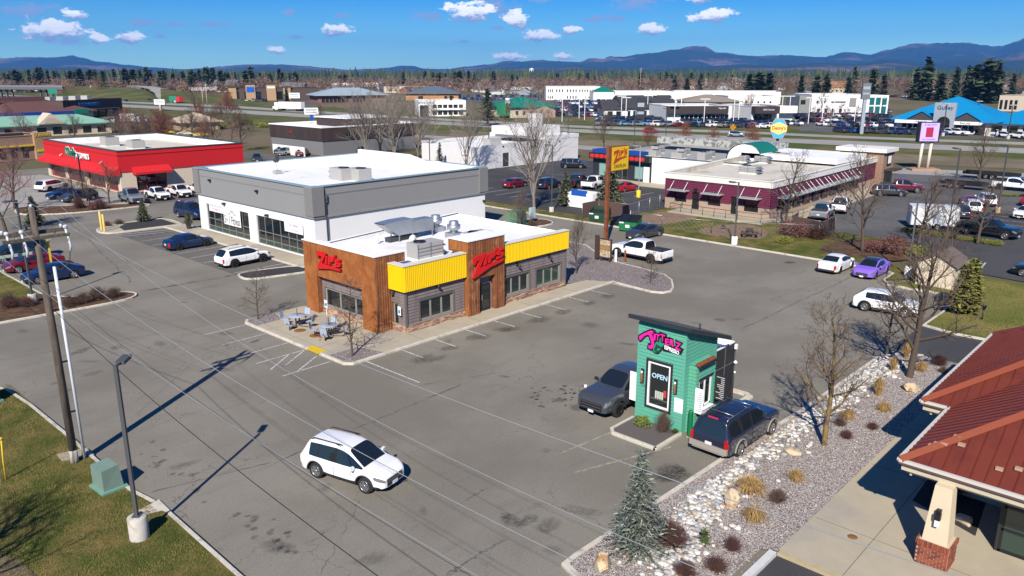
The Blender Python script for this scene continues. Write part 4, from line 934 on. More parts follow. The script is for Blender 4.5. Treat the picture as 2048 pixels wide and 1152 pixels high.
# ================================================================ menu board, pylon sign and posts by the drive-through
RUSTP=mat('rusted_brown_post',(.22,.065,.024),.75,.1,col2=((.14,.04,.018),2.5,.4,.65));BROWN=mat('dark_brown_metal',(.055,.033,.024),.6)
SGY=mat('sign_yellow',(.72,.46,.004),.45);SGR=mat('sign_rust_red',(.42,.045,.01),.5)
py_=thing('pylon_sign','tall rust post with yellow drive-in sign panel','sign',(63.3,46.3,0))
MB().box(-.17,.17,-.17,.17,0,9.65).build('post',RUSTP,py_)
cab=MB().box(.17,3.15,-.22,.22,7.15,9.6).build('cabinet',RUSTP,py_);fc=MB().box(.26,3.07,-.25,-.22,7.23,9.52).build('face',SGY,cab)
zips_logo(py_,(0,-.25),(3,-.25),.55,8.05,2.25,1.25,SGR,SGR,.012,.14,.004)
lettering('lettering','DRIVE-IN',.50,INK,py_,(1.66,-.262,7.60),(1,0),.006,sx=1.0,bold=.004)
mbd=thing('menu_board','brown drive-through menu board with pale faded panels','menu board',(56.1,41.0,.12));
MB().box(-.1,.1,-.62,.62,.35,2.1).build('cabinet',BROWN,mbd);MB().box(-.06,.06,.75,1.2,.2,2.3).build('side_panel',BROWN,mbd);mb=MB();mb.box(-.06,.06,-.5,-.4,0,.35);mb.box(-.06,.06,.4,.5,0,.35);mb.build('leg',BROWN,mbd)
FADE=mat('faded_menu_print',(.50,.44,.30),.7,col2=((.30,.20,.10),7,.4,.6))
for z0,z1,m_ in((1.5,2.0,FADE),(1.12,1.46,mat('orange_menu_print',(.42,.20,.06),.7,col2=((.25,.14,.08),9,.4,.6))),(.45,1.08,FADE)):MB().box(-.115,-.1,-.56,.56,z0,z1).build('menu_panel',m_,mbd)
b_=thing('bollard','white round bollard by the menu board','bollard',(56.7,40.3,.1));MB().lathe([(.11,0),(.11,1.1),(.08,1.15),(0,1.17)],14).build('post',WHT,b_);MB().lathe([(.15,0),(.15,.03),(.11,.04)],14).build('base_ring',CONC,b_)
b_=thing('bollard','rust brown slim bollard beside the white bollard','bollard',(57.0,39.5,.1));MB().lathe([(.09,0),(.09,1.1),(.07,1.14),(0,1.15)],14).build('post',RUSTP,b_);MB().lathe([(.13,0),(.13,.03),(.09,.04)],14).build('base_ring',CONC,b_)
YB=mat('yellow_bollard',(.66,.45,.10),.6)
for i,(x,y)in enumerate(((30.65,90.0),(30.55,88.9))):
 b_=thing('bollard',('taller yellow bollard at the left of the pair','yellow bollard at the right of the leaning pair')[i],'bollard',(x,y,.1));MB().lathe([(.11,0),(.11,2.0-.15*i),(0,2.05-.15*i)],14).build('post',YB,b_);MB().lathe([(.16,0),(.16,.04),(.11,.05)],14).build('base_ring',CONC,b_)
# ================================================================ red auto-parts shop
RED=mat('red_painted_render',(.50,.006,.010),.75,var=(.4,.05));CREAM=mat('cream_block',(.55,.47,.36),.9,var=(2,.06));REDF=mat('red_frame',(.45,.02,.02),.5);DGREEN=mat('dark_green_coping',(.035,.07,.07),.5);AWN=mat('red_awning_cloth',(.52,.008,.012),.8)
Rb=thing('auto_parts_shop','bright red auto parts shop with white roof and red awnings','shop')
r0,r1,r2,r3=(43.3,148.0),(43.3,117.0),(62.2,117.0),(62.2,148.0)
opsR=[(1.2,8.2,.1,2.6),(9.6,16.6,.1,2.6),(18,25,.1,2.6),(25.8,29.8,.1,2.6)]
opsR2=[(2.2,6.6,.1,2.7)]
mb=MB();wall(mb,r0,r1,0,3.0,opsR,.3);wall(mb,r1,r2,0,3.0,opsR2,.3);wall(mb,r2,r3,0,3.0);wall(mb,r3,r0,0,3.0);mb.build('wall',CREAM,Rb)
q=offset_path([r0,r1,r2,r3],-.12,True);mb=MB();[wall(mb,q[i],q[(i+1)%4],3.0,5.95)for i in range(4)];mb.sheet(q,3.0);mb.build('upper_wall',RED,Rb)
mb=MB();qq=offset_path([r0,r1,r2,r3],-.2,True);band_ring(mb,q,qq,5.35,5.5);mb.build('wall_band',RED,Rb)
parapet_cap(Rb,q,5.95,DGREEN,.36,.1,.12);flat_roof(Rb,q,4.9,5.95,ROOFT,.3)
mb=MB();i_=offset_path(q,.31,True);[mb.add([(*i_[k],4.92),(*i_[(k+1)%4],4.92),(*i_[(k+1)%4],5.93),(*i_[k],5.93)],[(3,2,1,0)])for k in range(4)];mb.build('parapet_lining',ROOFW,Rb)
for o in opsR:window(Rb,r0,r1,o,5,2,.09,.3,REDF,GLASS)
window(Rb,r1,r2,opsR2[0],3,2,.09,.3,REDF,GLASS)
def awning(p0,p1,a0,a1,z0,z1,out,nm='awning'):
 P_,rz_,u_,n_=frame(p0,p1);v=[P_(a0,z1,.02),P_(a1,z1,.02),P_(a1,z0+.3,out),P_(a0,z0+.3,out),P_(a1,z0,out),P_(a0,z0,out),P_(a0,z0,.02),P_(a1,z0,.02)]
 return MB().add(v,[(0,3,2,1),(3,5,4,2),(0,6,5,3),(1,2,4,7),(5,6,7,4)]).build(nm,AWN,Rb)
for a,b in((.3,8.6),(8.75,16.9),(17.05,25.3),(25.45,31.2)):awning(r0,r1,a,b,2.55,3.75,1.5)
awning(r1,r2,1.7,7.0,2.6,3.7,1.4)
mb=MB()
for a in(8.68,16.98,25.38):P_,rz_,u_,n_=frame(r0,r1);mb.tube([P_(a,4.2,.2),P_(a,3.9,.5)],.05,6);mb.lathe([(0,-.1),(.12,0),(0,.12)],8,P_(a,3.95,.55))
mb.build('wall_light',WHT,Rb)
P_,rz_,u_,n_=frame(r0,r1)
OGR=mat('sign_green',(.01,.16,.09),.4)
for(txt,px,py,sz,m_,sx_,bd)in(("O'Reilly",141,304.5,1.85,OGR,.78,.02),('AUTO PARTS',166,312.5,1.15,WHT,.78,.02)):
 y_,z_=onX(px,py,43.1)
 lettering('lettering',txt,sz,m_,Rb,(43.02,y_,z_),(0,-1),.05,sx=sx_,bold=bd)
 lettering('letter_outline',txt,sz,WHT if m_ is OGR else SIGNK,Rb,(43.10,y_-(.0 if m_ is OGR else .08),z_-(.0 if m_ is OGR else .06)),(0,-1),.02,sx=sx_,bold=.11 if m_ is OGR else .04)
x,y=at(220,292,4.9);rooftop_unit('squat rooftop unit on the red shop roof furthest from the corner',x,y,4.92,2.6,2.2,1.5,math.pi/2)
x,y=at(272,297,4.9);rooftop_unit('squat rooftop unit on the red shop roof nearest the corner',x,y,4.92,2.4,2.0,1.35,math.pi/2)
# ================================================================ purple restaurant
PURP=mat('plum_lap_siding',(.125,.013,.042),.6,var=(1.5,.12));TANB=mat('tan_split_block',(.36,.26,.20),.9,var=(3,.15));CORN=mat('white_cornice',(.72,.69,.63),.6);TANST=mat('tan_brown_stone',(.27,.17,.12),.9,var=(4,.3))
Pb=thing('plum_restaurant','plum sided restaurant with tan base, white cornice and window canopies','restaurant')
p0,p1,p2,p3=(86.0,53.8),(86.0,39.7),(127.5,41.2),(127.5,58)
opsP=[(1.4,3.1,1.0,2.45),(3.9,4.9,.1,2.3),(6.1,7.8,1.0,2.45),(9.2,10.0,.1,2.3),(10.9,12.7,.8,2.4)]
opsQ=[(2.0+i*3.1,4.2+i*3.1,.9,2.3)for i in range(9)]
mb=MB();wall(mb,p0,p1,0,1.5,[(a,b,c,min(d,1.5))for a,b,c,d in opsP],.15);wall(mb,p1,p2,0,1.5,[(a,b,c,min(d,1.5))for a,b,c,d in opsQ],.15);wall(mb,p2,p3,0,4);wall(mb,p3,p0,0,4);mb.build('wall',TANB,Pb)
mb=MB();q=offset_path([p0,p1,p2,p3],-.04,True)
wall(mb,q[0],q[1],1.5,3.85,[(a+.04,b+.04,1.5,d)for a,b,c,d in opsP],.15);wall(mb,q[1],q[2],1.5,3.85,[(a+.04,b+.04,1.5,d)for a,b,c,d in opsQ],.15);mb.build('upper_wall',PURP,Pb)
mb=MB()
for(c0,c1,ops)in((q[0],q[1],opsP),(q[1],q[2],opsQ)):
 P_,rz_,u_,n_=frame(c0,c1);L=(Vector(c1)-Vector(c0)).length
 for i in range(10):
  z_=1.5+i*.232;segs=[(0,L)]
  for o in ops:
   if o[3]>z_+.03:
    ns=[]
    for s in segs:
     if o[0]>s[0]:ns.append((s[0],min(s[1],o[0])))
     if o[1]+.05<s[1]:ns.append((max(s[0],o[1]+.05),s[1]))
    segs=ns
  for s0,s1 in segs:
   mb.add([P_(s0,z_,.11),P_(s1,z_,.11),P_(s1,z_+.226,.012),P_(s0,z_+.226,.012),P_(s0,z_,0),P_(s1,z_,0)],[(0,1,2,3),(4,5,1,0)])
mb.build('lap_siding',PURP,Pb,kind='stuff')
q2=offset_path([p0,p1,p2,p3],-.25,True);mb=MB();[wall(mb,q2[i],q2[(i+1)%4],3.8,4.5)for i in range(4)];mb.add([(*p,3.8)for p in q2],[(3,2,1,0)]);mb.build('cornice',CORN,Pb)
parapet_cap(Pb,q2,4.5,CORN,.5,.06,.08);flat_roof(Pb,q2,3.9,4.5,ROOFT,.4)
for o in opsP:
 if o[3]<2.4 and o[2]<.2:
  d_=MB().cbox(Vector((86.1,53.8-(o[0]+o[1])/2,1.2)),(.06,o[1]-o[0],2.2)).build('door',BLACKM,Pb);MB().cbox((86.05,53.8-o[1]+.15,1.1),(.06,.05,.25)).build('handle',GALV,d_)
 else:window(Pb,p0,p1,o,2,1,.08,.15,BLACKM,GLASS)
for o in opsQ:window(Pb,p1,p2,o,2,1,.08,.15,BLACKM,GLASS)
CANO=mat('pale_metal_canopy',(.46,.52,.52),.4,.4)
def canopy(c0,c1,a,wd):
 P_,rz_,u_,n_=frame(c0,c1);cn=MB().cbox(P_(a,2.5,.62),(wd,1.15,.14),rz_).build('canopy',CANO,Pb)
 for e in(-.38,.38):MB().tube([P_(a+e*wd,3.6,.06),P_(a+e*wd,2.58,1.1)],.035,5).build('tie_rod',WHT,cn)
for a in(2.25,6.95,11.8):canopy(p0,p1,a,2.6)
for i in range(9):canopy(p1,p2,3.1+i*3.1,2.5)
for a in(4.4,):MB().cbox((85.9,53.8-a,2.65),(.2,.5,.4)).build('wall_light',BLACKM,Pb)
tw=MB();tw.box(123.5,128.0,39.9,46.5,0,5.2);two=tw.build('entrance_tower',TANST,Pb);MB().box(123.1,128.4,39.5,47,5.2,5.75).build('tower_cornice',CORN,two)
MB().box(124.9,126.7,39.8,39.9,3.2,4.9).build('sign_panel',BLACKM,two);MB().box(125.2,126.4,39.75,39.8,3.5,4.6).build('sign_face',WHITE,two);MB().box(124.4,127.2,39.84,39.9,.1,2.4).build('entrance',GLASS,two);MB().box(124.0,127.6,38.4,39.85,2.5,2.72).build('entrance_canopy',BROWN,two)
MB().box(112,123.3,42.4,57,4.2,4.95).build('rear_parapet',ROOFW,Pb)
for i,(px,py,sx,sy,h)in enumerate(((1500,347,2.4,1.6,1.0),(1525,326,2.0,1.5,1.0),(1488,325,1.2,1.0,1.0),(1558,322,2.6,1.8,1.2))):
 x,y=at(px,py,3.9);rooftop_unit(('rooftop unit nearest the front of the plum restaurant','second rooftop unit back on the plum restaurant','small square rooftop unit left on the plum restaurant','rooftop unit furthest back on the plum restaurant')[i],x,y,3.92,sx,sy,h,R(-90))
struct('sidewalk',MB().prism([(82.6,39.0),(86,39.0),(86,51.2),(82.6,51.2)],0,.28),CONC)
struct('sidewalk',MB().prism([(86.0,36.9),(128,38.2),(128,41.2),(86.0,39.65)],0,.14),CONC)
rl=thing('handrail','black steel handrail along the ramp of the plum restaurant','railing',(0,0,0))
RP=[(85.6,51.0),(82.75,51.0),(82.75,46.5),(82.75,42),(82.75,39.1),(86.5,37.1),(91,37.2)]
mb=MB();mb.tube([(*p,1.25)for p in RP],.03,5);mb.build('top_rail',BLACKM,rl);mb=MB();mb.tube([(*p,.8)for p in RP],.02,5);mb.build('mid_rail',BLACKM,rl)
for i in range(len(RP)-1):
 a,b=Vector(RP[i]),Vector(RP[i+1]);k=max(1,int((b-a).length/1.5))
 for j in range(k):p_=a+(b-a)*j/k;MB().tube([(p_.x,p_.y,.1),(p_.x,p_.y,1.27)],.03,5).build('post',BLACKM,rl)
# ================================================================ shop with dark storefront, white long hall, dark cafe
Db=thing('dark_fronted_shop','white walled shop with dark lettered storefront and crowded roof','shop')
d0,d1,d2,d3=(103.8,79.0),(103.8,52.5),(127,52.5),(127,79.0)
mb=MB();wall(mb,(103.8,67.6),d1,0,4.1);wall(mb,d1,d2,0,4.1);wall(mb,d2,d3,0,4.1);wall(mb,d3,d0,0,4.1);mb.build('wall',WHITE,Db)
DKF=mat('black_storefront',(.022,.026,.03),.5,col2=((.14,.15,.15),1.3,.62,.7));opsD=[(1.2,2.6,.5,2.6),(3.6,5.0,.3,2.5),(5.8,6.9,.1,2.4),(8.2,9.8,.5,2.5)]
mb=MB();wall(mb,d0,(103.8,67.6),0,4.1,opsD,.15);mb.build('storefront',DKF,Db)
for i,o in enumerate(opsD):window(Db,d0,(103.8,67.6),o,1,1,.08,.15,ALU,mat('pale_green_glass',(.20,.36,.32),.15)if i in(0,3)else GLASS)
MB().box(103.66,103.8,67.95,69.0,.1,2.5).build('door',WHITE,Db)
MB().box(103.0,103.79,67.6,79.3,3.25,4.15).build('fascia',mat('green_black_fascia',(.012,.03,.025),.4),Db)
REDLED=mat('red_led_letters',(.75,.02,.02),.4)
for i in range(11):
 yy=78.6-i*.97
 plate_poly([(yy-78.6+.46*math.cos(k*math.pi/4)*(1.1 if k%2 else .95),3.7+.30*math.sin(k*math.pi/4))for k in range(8)],.05,(0,1,0),(-1,0,0),(102.99,78.6,0)).build('letter_block',REDLED,Db)
MB().box(103.5,105.6,69.5,79,4.16,4.7).build('blue_canopy',mat('blue_canvas',(.01,.05,.26),.6),Db)
qd=[d0,d1,d2,d3];parapet_cap(Db,qd,4.1,DGREEN,.3,.05,.1);flat_roof(Db,qd,3.7,4.1,mat('grey_roof',(.30,.30,.29),.8,var=(.5,.2)),.3)
mb=MB();n_=14;mb.add([(112,56.5+2.8*math.cos(math.pi*i/n_),3.9+2.3*math.sin(math.pi*i/n_))for i in range(n_+1)]+[(117,56.5+2.8*math.cos(math.pi*i/n_),3.9+2.3*math.sin(math.pi*i/n_))for i in range(n_+1)],[tuple(range(n_,-1,-1))]);mb.build('arched_gable',WHITE,Db)
mb=MB();mb.add([(x_,56.5+2.95*math.cos(math.pi*i/n_),3.9+2.42*math.sin(math.pi*i/n_))for i in range(n_+1)for x_ in(111.9,118)],[(2*i,2*i+1,2*i+3,2*i+2)for i in range(n_)],0,True);mb.build('arched_roof',mat('green_arch_metal',(.01,.15,.10),.4),Db)
for i in range(7):rooftop_unit('grey unit in the crowded row on the dark-fronted shop roof',108+(i%2)*5+rnd.uniform(-.4,.4),61+i*2.3,3.72,2.0,1.5,rnd.uniform(.9,1.5),rnd.choice((0,math.pi/2)),False,'rooftop units behind the dark storefront')
MB().box(119.5,124,55,77,4.8,5.9).build('roof_screen',mat('speckled_screen',(.40,.40,.37),.8,col2=((.16,.16,.15),1.4,.5,.55)),Db)
struct('sidewalk',MB().prism([(100.2,52.6),(103.8,52.6),(103.8,79.5),(100.2,79.5)],0,.16),CONC)
Wb=thing('white_hall','long white windowless hall with stepped parapet and square chimney','building')
WH=mat('whitewashed_block',(.66,.65,.64),.9,var=(.8,.07));w0,w1,w2,w3=(98.5,116),(98.5,99.8),(126,99.8),(126,116)
mb=MB();wall(mb,w0,w1,0,3.9,[(11,12.4,.1,2.3)],.15);wall(mb,w1,w2,0,4.3,[(5.5,7.2,.1,2.6)],.15);wall(mb,w2,w3,0,4.7);wall(mb,w3,w0,0,4.3);mb.build('wall',WH,Wb)
MB().box(98.7,125.8,100.0,115.8,3.5,3.6).build('roof',ROOFW,Wb)
mb=MB();mb.box(116,126.1,99.75,115,4.25,5.0);mb.box(113.5,124,103,112,5.0,6.6);mb.build('stepped_parapet',WH,Wb);MB().box(117.2,119.2,103.5,105.5,6.6,9.0).build('chimney',WH,Wb)
for a,b in((104.1,105.6),):MB().box(a,b,99.85,99.95,.1,2.5).build('door',DARKG,Wb)
mb=MB();[mb.cbox((104+3.2*i,99.72,3.85),(.3,.2,.15))for i in range(6)];mb.build('scupper',BLACKM,Wb)
MB().box(104.0,107.0,103,105,3.6,4.9).build('roof_hatch',UNITM,Wb)
Kb=thing('brown_cafe','dark brown and grey cafe building with white enclosure','building')
BRN=mat('dark_brown_boards',(.05,.032,.028),.75,streak=((.034,.024,.022),.5,.4,.6));GRY=mat('mid_grey_render',(.17,.17,.175),.85)
k0,k1,k2,k3=(93.2,161.5),(93.2,141.2),(118,141.2),(118,161.5)
opsK=[(6.0,7.2,3.6,4.4)]
mb=MB();wall(mb,k0,k1,0,3.0);wall(mb,k1,k2,0,3.0);wall(mb,k2,k3,0,5.7);wall(mb,k3,k0,0,5.7);mb.build('wall',GRY,Kb)
q=offset_path([k0,k1,k2,k3],-.15,True);mb=MB();wall(mb,q[0],q[1],3.0,5.7);wall(mb,q[1],q[2],3.0,5.7,opsK,.12);mb.build('upper_wall',BRN,Kb);window(Kb,q[1],q[2],opsK[0],2,1,.06,.12,ALU,GLASS)
parapet_cap(Kb,q,5.7,WHITE,.5,.1,.22);flat_roof(Kb,q,5.2,5.7,ROOFW,.4)
MB().box(103,116,146,158,5.3,7.0).build('roof_block',BRN,Kb);MB().box(102.7,116.3,145.7,158.3,7.0,7.25).build('roof_block_cap',ROOFW,Kb)
mb=MB();[mb.box(92.0-2.2,92.2-2.2,143+3.1*i,146+3.1*i,0,1.9)for i in range(4)];mb.build('enclosure_panel',WHITE,Kb);lettering('heart_mark','oo',.9,mat('red_mark',(.55,.02,.02),.5),Kb,(92.95,153.0,4.5),(0,-1),.02)
for i,(px,py)in enumerate(((668,243),(700,243))):x,y=at(px,py,5.2);rooftop_unit('pale unit at the '+('left' if i==0 else 'right')+' of the cafe roof pair',x,y,5.22,2.4,2.0,1.5,0.3,False)
# ================================================================ building with the brown-red metal roof, lower right
RROOF=mat('red_brown_metal_roof',(.165,.034,.019),.42,.15,var=(.6,.06),streak=((.135,.028,.018),1.2,.45,.7));RRIDGE=mat('red_brown_ridge',(.23,.05,.02),.4,.15);FASC=mat('cream_fascia',(.50,.43,.31),.75,var=(1,.06));CRCOL=mat('cream_column',(.60,.50,.35),.8,var=(1,.05));SOFF=mat('soffit_cream',(.42,.36,.27),.85)
BRICKS=[mat('brick_'+n_,c_,.88,var=(20,.2))for n_,c_ in(('red',(.23,.058,.028)),('orange',(.27,.075,.035)),('dark',(.15,.04,.025)))]
MORT=mat('pale_mortar',(.44,.37,.30),.95,var=(20,.15))
T_=thing('tile_red_roofed_building','cream building with brown-red standing seam hip roof and brick column','building')
EZ,SL=3.5,0.56
def roof_plane(name,poly,axis,step=.42):
 """poly: 3-D outline of a sloping plane; panels are strips across the plan axis (0 = strips at constant X, 1 = constant Y), each its own mesh with an upstanding seam"""
 base=link(name,None,T_)
 lo,hi=min(p[axis]for p in poly),max(p[axis]for p in poly);k=int(math.ceil((hi-lo)/step))
 for i in range(k):
  s=cut_polygon(cut_polygon(poly,axis,lo+i*step,False),axis,lo+(i+1)*step,True)
  if len(s)<3:continue
  n=len(s);ar=sum(s[j][0]*s[(j+1)%n][1]-s[(j+1)%n][0]*s[j][1]for j in range(n))
  if abs(ar)<.004:continue
  if ar<0:s=s[::-1]
  mb=MB();mb.add([(p[0],p[1],p[2])for p in s]+[(p[0],p[1],p[2]-.03)for p in s],[tuple(range(n)),tuple(range(2*n-1,n-1,-1))]+[(n+j,n+(j+1)%n,(j+1)%n,j)for j in range(n)])
  c0=lo+i*step
  e=sorted([p for p in s if abs(p[axis]-c0)<1e-4],key=lambda p:p[2])
  if len(e)>=2:
   a,b=e[0],e[-1];w_=.022;hs_=.05
   d=(w_,0)if axis==0 else(0,w_)
   mb.add([(a[0]-d[0],a[1]-d[1],a[2]),(a[0]+d[0],a[1]+d[1],a[2]),(b[0]+d[0],b[1]+d[1],b[2]),(b[0]-d[0],b[1]-d[1],b[2]),(a[0]-d[0]*.6,a[1]-d[1]*.6,a[2]+hs_),(a[0]+d[0]*.6,a[1]+d[1]*.6,a[2]+hs_),(b[0]+d[0]*.6,b[1]+d[1]*.6,b[2]+hs_),(b[0]-d[0]*.6,b[1]-d[1]*.6,b[2]+hs_)],[(4,5,6,7),(0,1,5,4),(2,3,7,6),(1,2,6,5),(3,0,4,7)])
  mb.build('roof_panel',RROOF,base)
 return base
PX,PY,MX,MY,FXE=27.5,7.05,33.5,8.1,45.2
zp=lambda d:EZ+SL*d
D=7.0
hipP=(PX+D,PY-D,zp(D))
roof_plane('porch_front_roof',[(PX,PY,EZ),(PX+D,PY-D,zp(D)),(PX+D,PY-16,zp(D)),(PX,PY-16,EZ)],1)
roof_plane('porch_side_roof',[(PX,PY,EZ),(MX+1.2,PY,EZ),(MX+D-.3,PY-D,zp(D)),hipP],0)
DM=7.6
roof_plane('main_side_roof',[(MX,MY,EZ),(FXE,MY,EZ),(FXE-3.6,MY-DM,zp(DM)),(MX+DM,MY-DM,zp(DM))],0)
roof_plane('main_front_roof',[(MX,MY,EZ),(MX+DM,MY-DM,zp(DM)),(MX+DM,MY-14,zp(DM)),(MX,MY-14,EZ)],1)
roof_plane('main_end_roof',[(FXE,MY,EZ),(FXE,MY-16,EZ),(FXE-3.6,MY-16,zp(DM)),(FXE-3.6,MY-DM,zp(DM))],1)
def ridge(a,b):
 a,b=Vector(a),Vector(b);d=(b-a).normalized();s=d.cross(Vector((0,0,1))).normalized();up=s.cross(d)
 mb=MB();v=[]
 for p in(a,b):v+=[p-s*.2+up*-.05,p+up*.1,p+s*.2+up*-.05]
 mb.add(v,[(0,1,4,3),(1,2,5,4),(0,2,1),(3,4,5)]);mb.build('ridge_cap',RRIDGE,T_)
ridge((PX-.05,PY+.05,EZ+.02),(hipP[0],hipP[1],hipP[2]+.04));ridge((MX-.05,MY+.05,EZ+.03),(MX+DM,MY-DM,zp(DM)+.04));ridge((FXE,MY,EZ+.03),(FXE-3.6,MY-DM,zp(DM)+.04));ridge((MX+DM,MY-DM,zp(DM)+.05),(FXE-3.6,MY-DM,zp(DM)+.05))
GUT=mat('white_gutter',(.55,.52,.47),.5)
for nm,a,b in(('g',(PX,PY,0),(PX,PY-16,0)),('g',(PX,PY,0),(MX+1,PY,0)),('g',(MX,MY,0),(FXE,MY,0)),('g',(MX,MY,0),(MX,PY+.12,0))):
 dx,dy=b[0]-a[0],b[1]-a[1];L=math.hypot(dx,dy);c=((a[0]+b[0])/2,(a[1]+b[1])/2);rz_=math.atan2(dy,dx)
 nx,ny=(-1,0)if dx==0 else(0,1)
 MB().cbox((c[0]+nx*.07,c[1]+ny*.07,EZ-.04),(L+.12,.13,.10),rz_).build('gutter',GUT,T_)
 MB().cbox((c[0]+nx*.075,c[1]+ny*.075,EZ-.13),(L+.10,.10,.06),rz_).build('gutter_shadow',mat('brown_gutter_shade',(.12,.06,.04),.7),T_)  # dark brown strip modelled under the gutter as its painted shadow line
 MB().cbox((c[0]-nx*.06,c[1]-ny*.06,EZ-.25),(L-.05,.08,.34),rz_).build('fascia',FASC,T_)
 MB().cbox((c[0]-nx*.32,c[1]-ny*.32,EZ-.47),(L-.3,.07,.26),rz_).build('fascia',FASC,T_)
mb=MB();mb.sheet([(PX+.1,PY-.1),(PX+.1,PY-16),(MX+6,PY-16),(MX+6,PY-.1)],EZ-.40);mb.sheet([(MX+.1,MY-.1),(FXE-.1,MY-.1),(FXE-.1,-8),(MX+.1,-8)],EZ-.44);mb.build('soffit',SOFF,T_)
mb=MB();opsT=[(1.0,8.8,.12,2.9)]
wall(mb,(33.0,6.0),(33.0,-9),.12,EZ-.4,[(4.0,8.0,.5,2.8),(9.0,13.0,.5,2.8)],.15);wall(mb,(44.3,6.9),(33.0,6.9),.12,EZ-.42,[(2,4.4,.8,2.6),(6,8.4,.8,2.6)],.15);wall(mb,(33,6.9),(33,6.0),.12,EZ-.42);wall(mb,(44.3,-9),(44.3,6.9),.12,EZ-.42);mb.build('wall',CRCOL,T_)
mb=MB();wall(mb,(29.6,4.2),(29.6,-9),.12,EZ-.4,[(.1,4.0,.14,2.75),(4.3,8.4,.14,2.75)],.1);wall(mb,(33,4.2),(29.6,4.2),.12,EZ-.4,[(.4,3.0,.14,2.75)],.1);mb.build('vestibule_wall',mat('dark_bronze',(.02,.02,.02),.5),T_)
window(T_,(29.6,4.2),(29.6,-9),(.1,4.0,.14,2.75),3,3,.08,.1,BLACKM,GLASSG);window(T_,(29.6,4.2),(29.6,-9),(4.3,8.4,.14,2.75),3,3,.08,.1,BLACKM,GLASSG);window(T_,(33,4.2),(29.6,4.2),(.4,3.0,.14,2.75),2,2,.08,.1,BLACKM,GLASSG)
for o in((4.0,8.0,.5,2.8),(9.0,13.0,.5,2.8)):window(T_,(33.0,6.0),(33.0,-9),o,3,2,.08,.15,BLACKM,GLASSG)
for o in((2,4.4,.8,2.6),(6,8.4,.8,2.6)):window(T_,(44.3,6.9),(33.0,6.9),o,2,2,.08,.15,BLACKM,GLASSG)
col_=link('porch_column',None,T_);cx_,cy__=27.45,5.55;hw=.5
MB().box(cx_-hw,cx_+hw,cy__-hw,cy__+hw,.1,1.02).build('plinth_core',MORT,col_)
bl,bh,gp=.2,.067,.012;row=0;z_=.13;brick_me={}
def brick(x,y,z,ex,ey,ez):
 key=(round(ex,3),round(ey,3),round(ez,3),rnd.randrange(5)//2)
 if key not in brick_me:brick_me[key]=MB().box(-ex/2,ex/2,-ey/2,ey/2,-ez/2,ez/2).mesh('brick',BRICKS[key[3]])
 link('brick',brick_me[key],col_,(x,y,z))
while z_<.84:
 off=(row%2)*.1
 for side in range(4):
  a=-hw-off
  while a<hw-.01:
   s0,s1=max(-hw,a),min(hw,a+bl)
   if s1-s0>.04:
    m_=(s0+s1)/2;l_=s1-s0-gp;d_=hw+.006
    if side==0:brick(cx_-d_,cy__+m_,z_+bh/2,.03,l_,bh)
    elif side==1:brick(cx_+m_,cy__-d_,z_+bh/2,l_,.03,bh)
    elif side==3:brick(cx_+m_,cy__+d_,z_+bh/2,l_,.03,bh)
   a+=bl+gp
 z_+=bh+gp;row+=1
for side in range(4):
 for i in range(13):
  m_=-hw+.04+i*(2*hw-.08)/12
  if side==0:brick(cx_-hw-.02,cy__+m_,.945,.06,.066,.19)
  elif side==1:brick(cx_+m_,cy__-hw-.02,.945,.066,.06,.19)
  elif side==3:brick(cx_+m_,cy__+hw+.02,.945,.066,.06,.19)
b0,b1=.40,.27;v=[]
for(s,zz)in((b0,1.02),(b1,EZ-.42)):v+=[(cx_-s,cy__-s,zz),(cx_+s,cy__-s,zz),(cx_+s,cy__+s,zz),(cx_-s,cy__+s,zz)]
MB().add(v,[(0,1,5,4),(1,2,6,5),(2,3,7,6),(3,0,4,7),(4,5,6,7)]).build('shaft',CRCOL,col_)
MB().box(cx_-.45,cx_+.45,cy__-.45,cy__+.45,1.0,1.04).build('plinth_cap',FASC,col_)
mb=MB();mb.box(cx_-.50,cx_-.33,cy__-.07,cy__+.07,2.15,2.3);mb.box(cx_-.56,cx_-.4,cy__-.09,cy__+.09,1.95,2.18);mb.build('lantern',BLACKM,col_);MB().box(cx_-.54,cx_-.42,cy__-.07,cy__+.07,1.7,1.95).build('lantern_glass',WHT,col_)
snow=mat('tan_snow_guard',(.42,.27,.18),.6)
for(px,py,zz)in((1980,910,4.6),(1940,926,4.1),(2040,927,4.2),(1998,943,3.8),(1893,860,4.6),(1930,850,4.9),(1878,868,4.4),(1915,873,4.3),(1865,884,4.1)):
 x,y=at(px,py,zz);dd=min(x-PX,PY-y)
 if dd>.1:MB().cbox((x,y,zp(dd)+.06),(.16,.22,.09),0).build('snow_guard',snow,T_)
mh=thing('drain_cover','small rust round drain cover in the concrete walk','drain',(*at(1705,1074,.13),.129));MB().lathe([(.0,.016),(.13,.016),(.15,.004)],18).build('lid',mat('rust_iron',(.22,.09,.02),.8,var=(20,.3)),mh);MB().lathe([(.15,.01),(.18,.008),(.18,.0)],18).build('ring',mat('rust_stain',(.20,.12,.06),.9),mh)
for i,(px,py,r_)in enumerate(((600,661,.36),(632,671,.40),(641,675,.1),(640,680,.09))):
 mh=thing('manhole_cover',('rust brown round cover in the patio nearer the tree pit','rust brown round cover under the right patio table','small rust cap beside the right patio cover','smallest rust cap near the yellow ramp mat')[i],'manhole',(*at(px,py,.13),.13));MB().lathe([(.0,.012),(r_*.92,.012),(r_,.002)],24).build('lid',mat('rust_iron',(.22,.09,.02),.8),mh);MB().lathe([(r_,.008),(r_*1.08,.006),(r_*1.08,0)],24).build('ring',MATS['rust_stain'],mh)
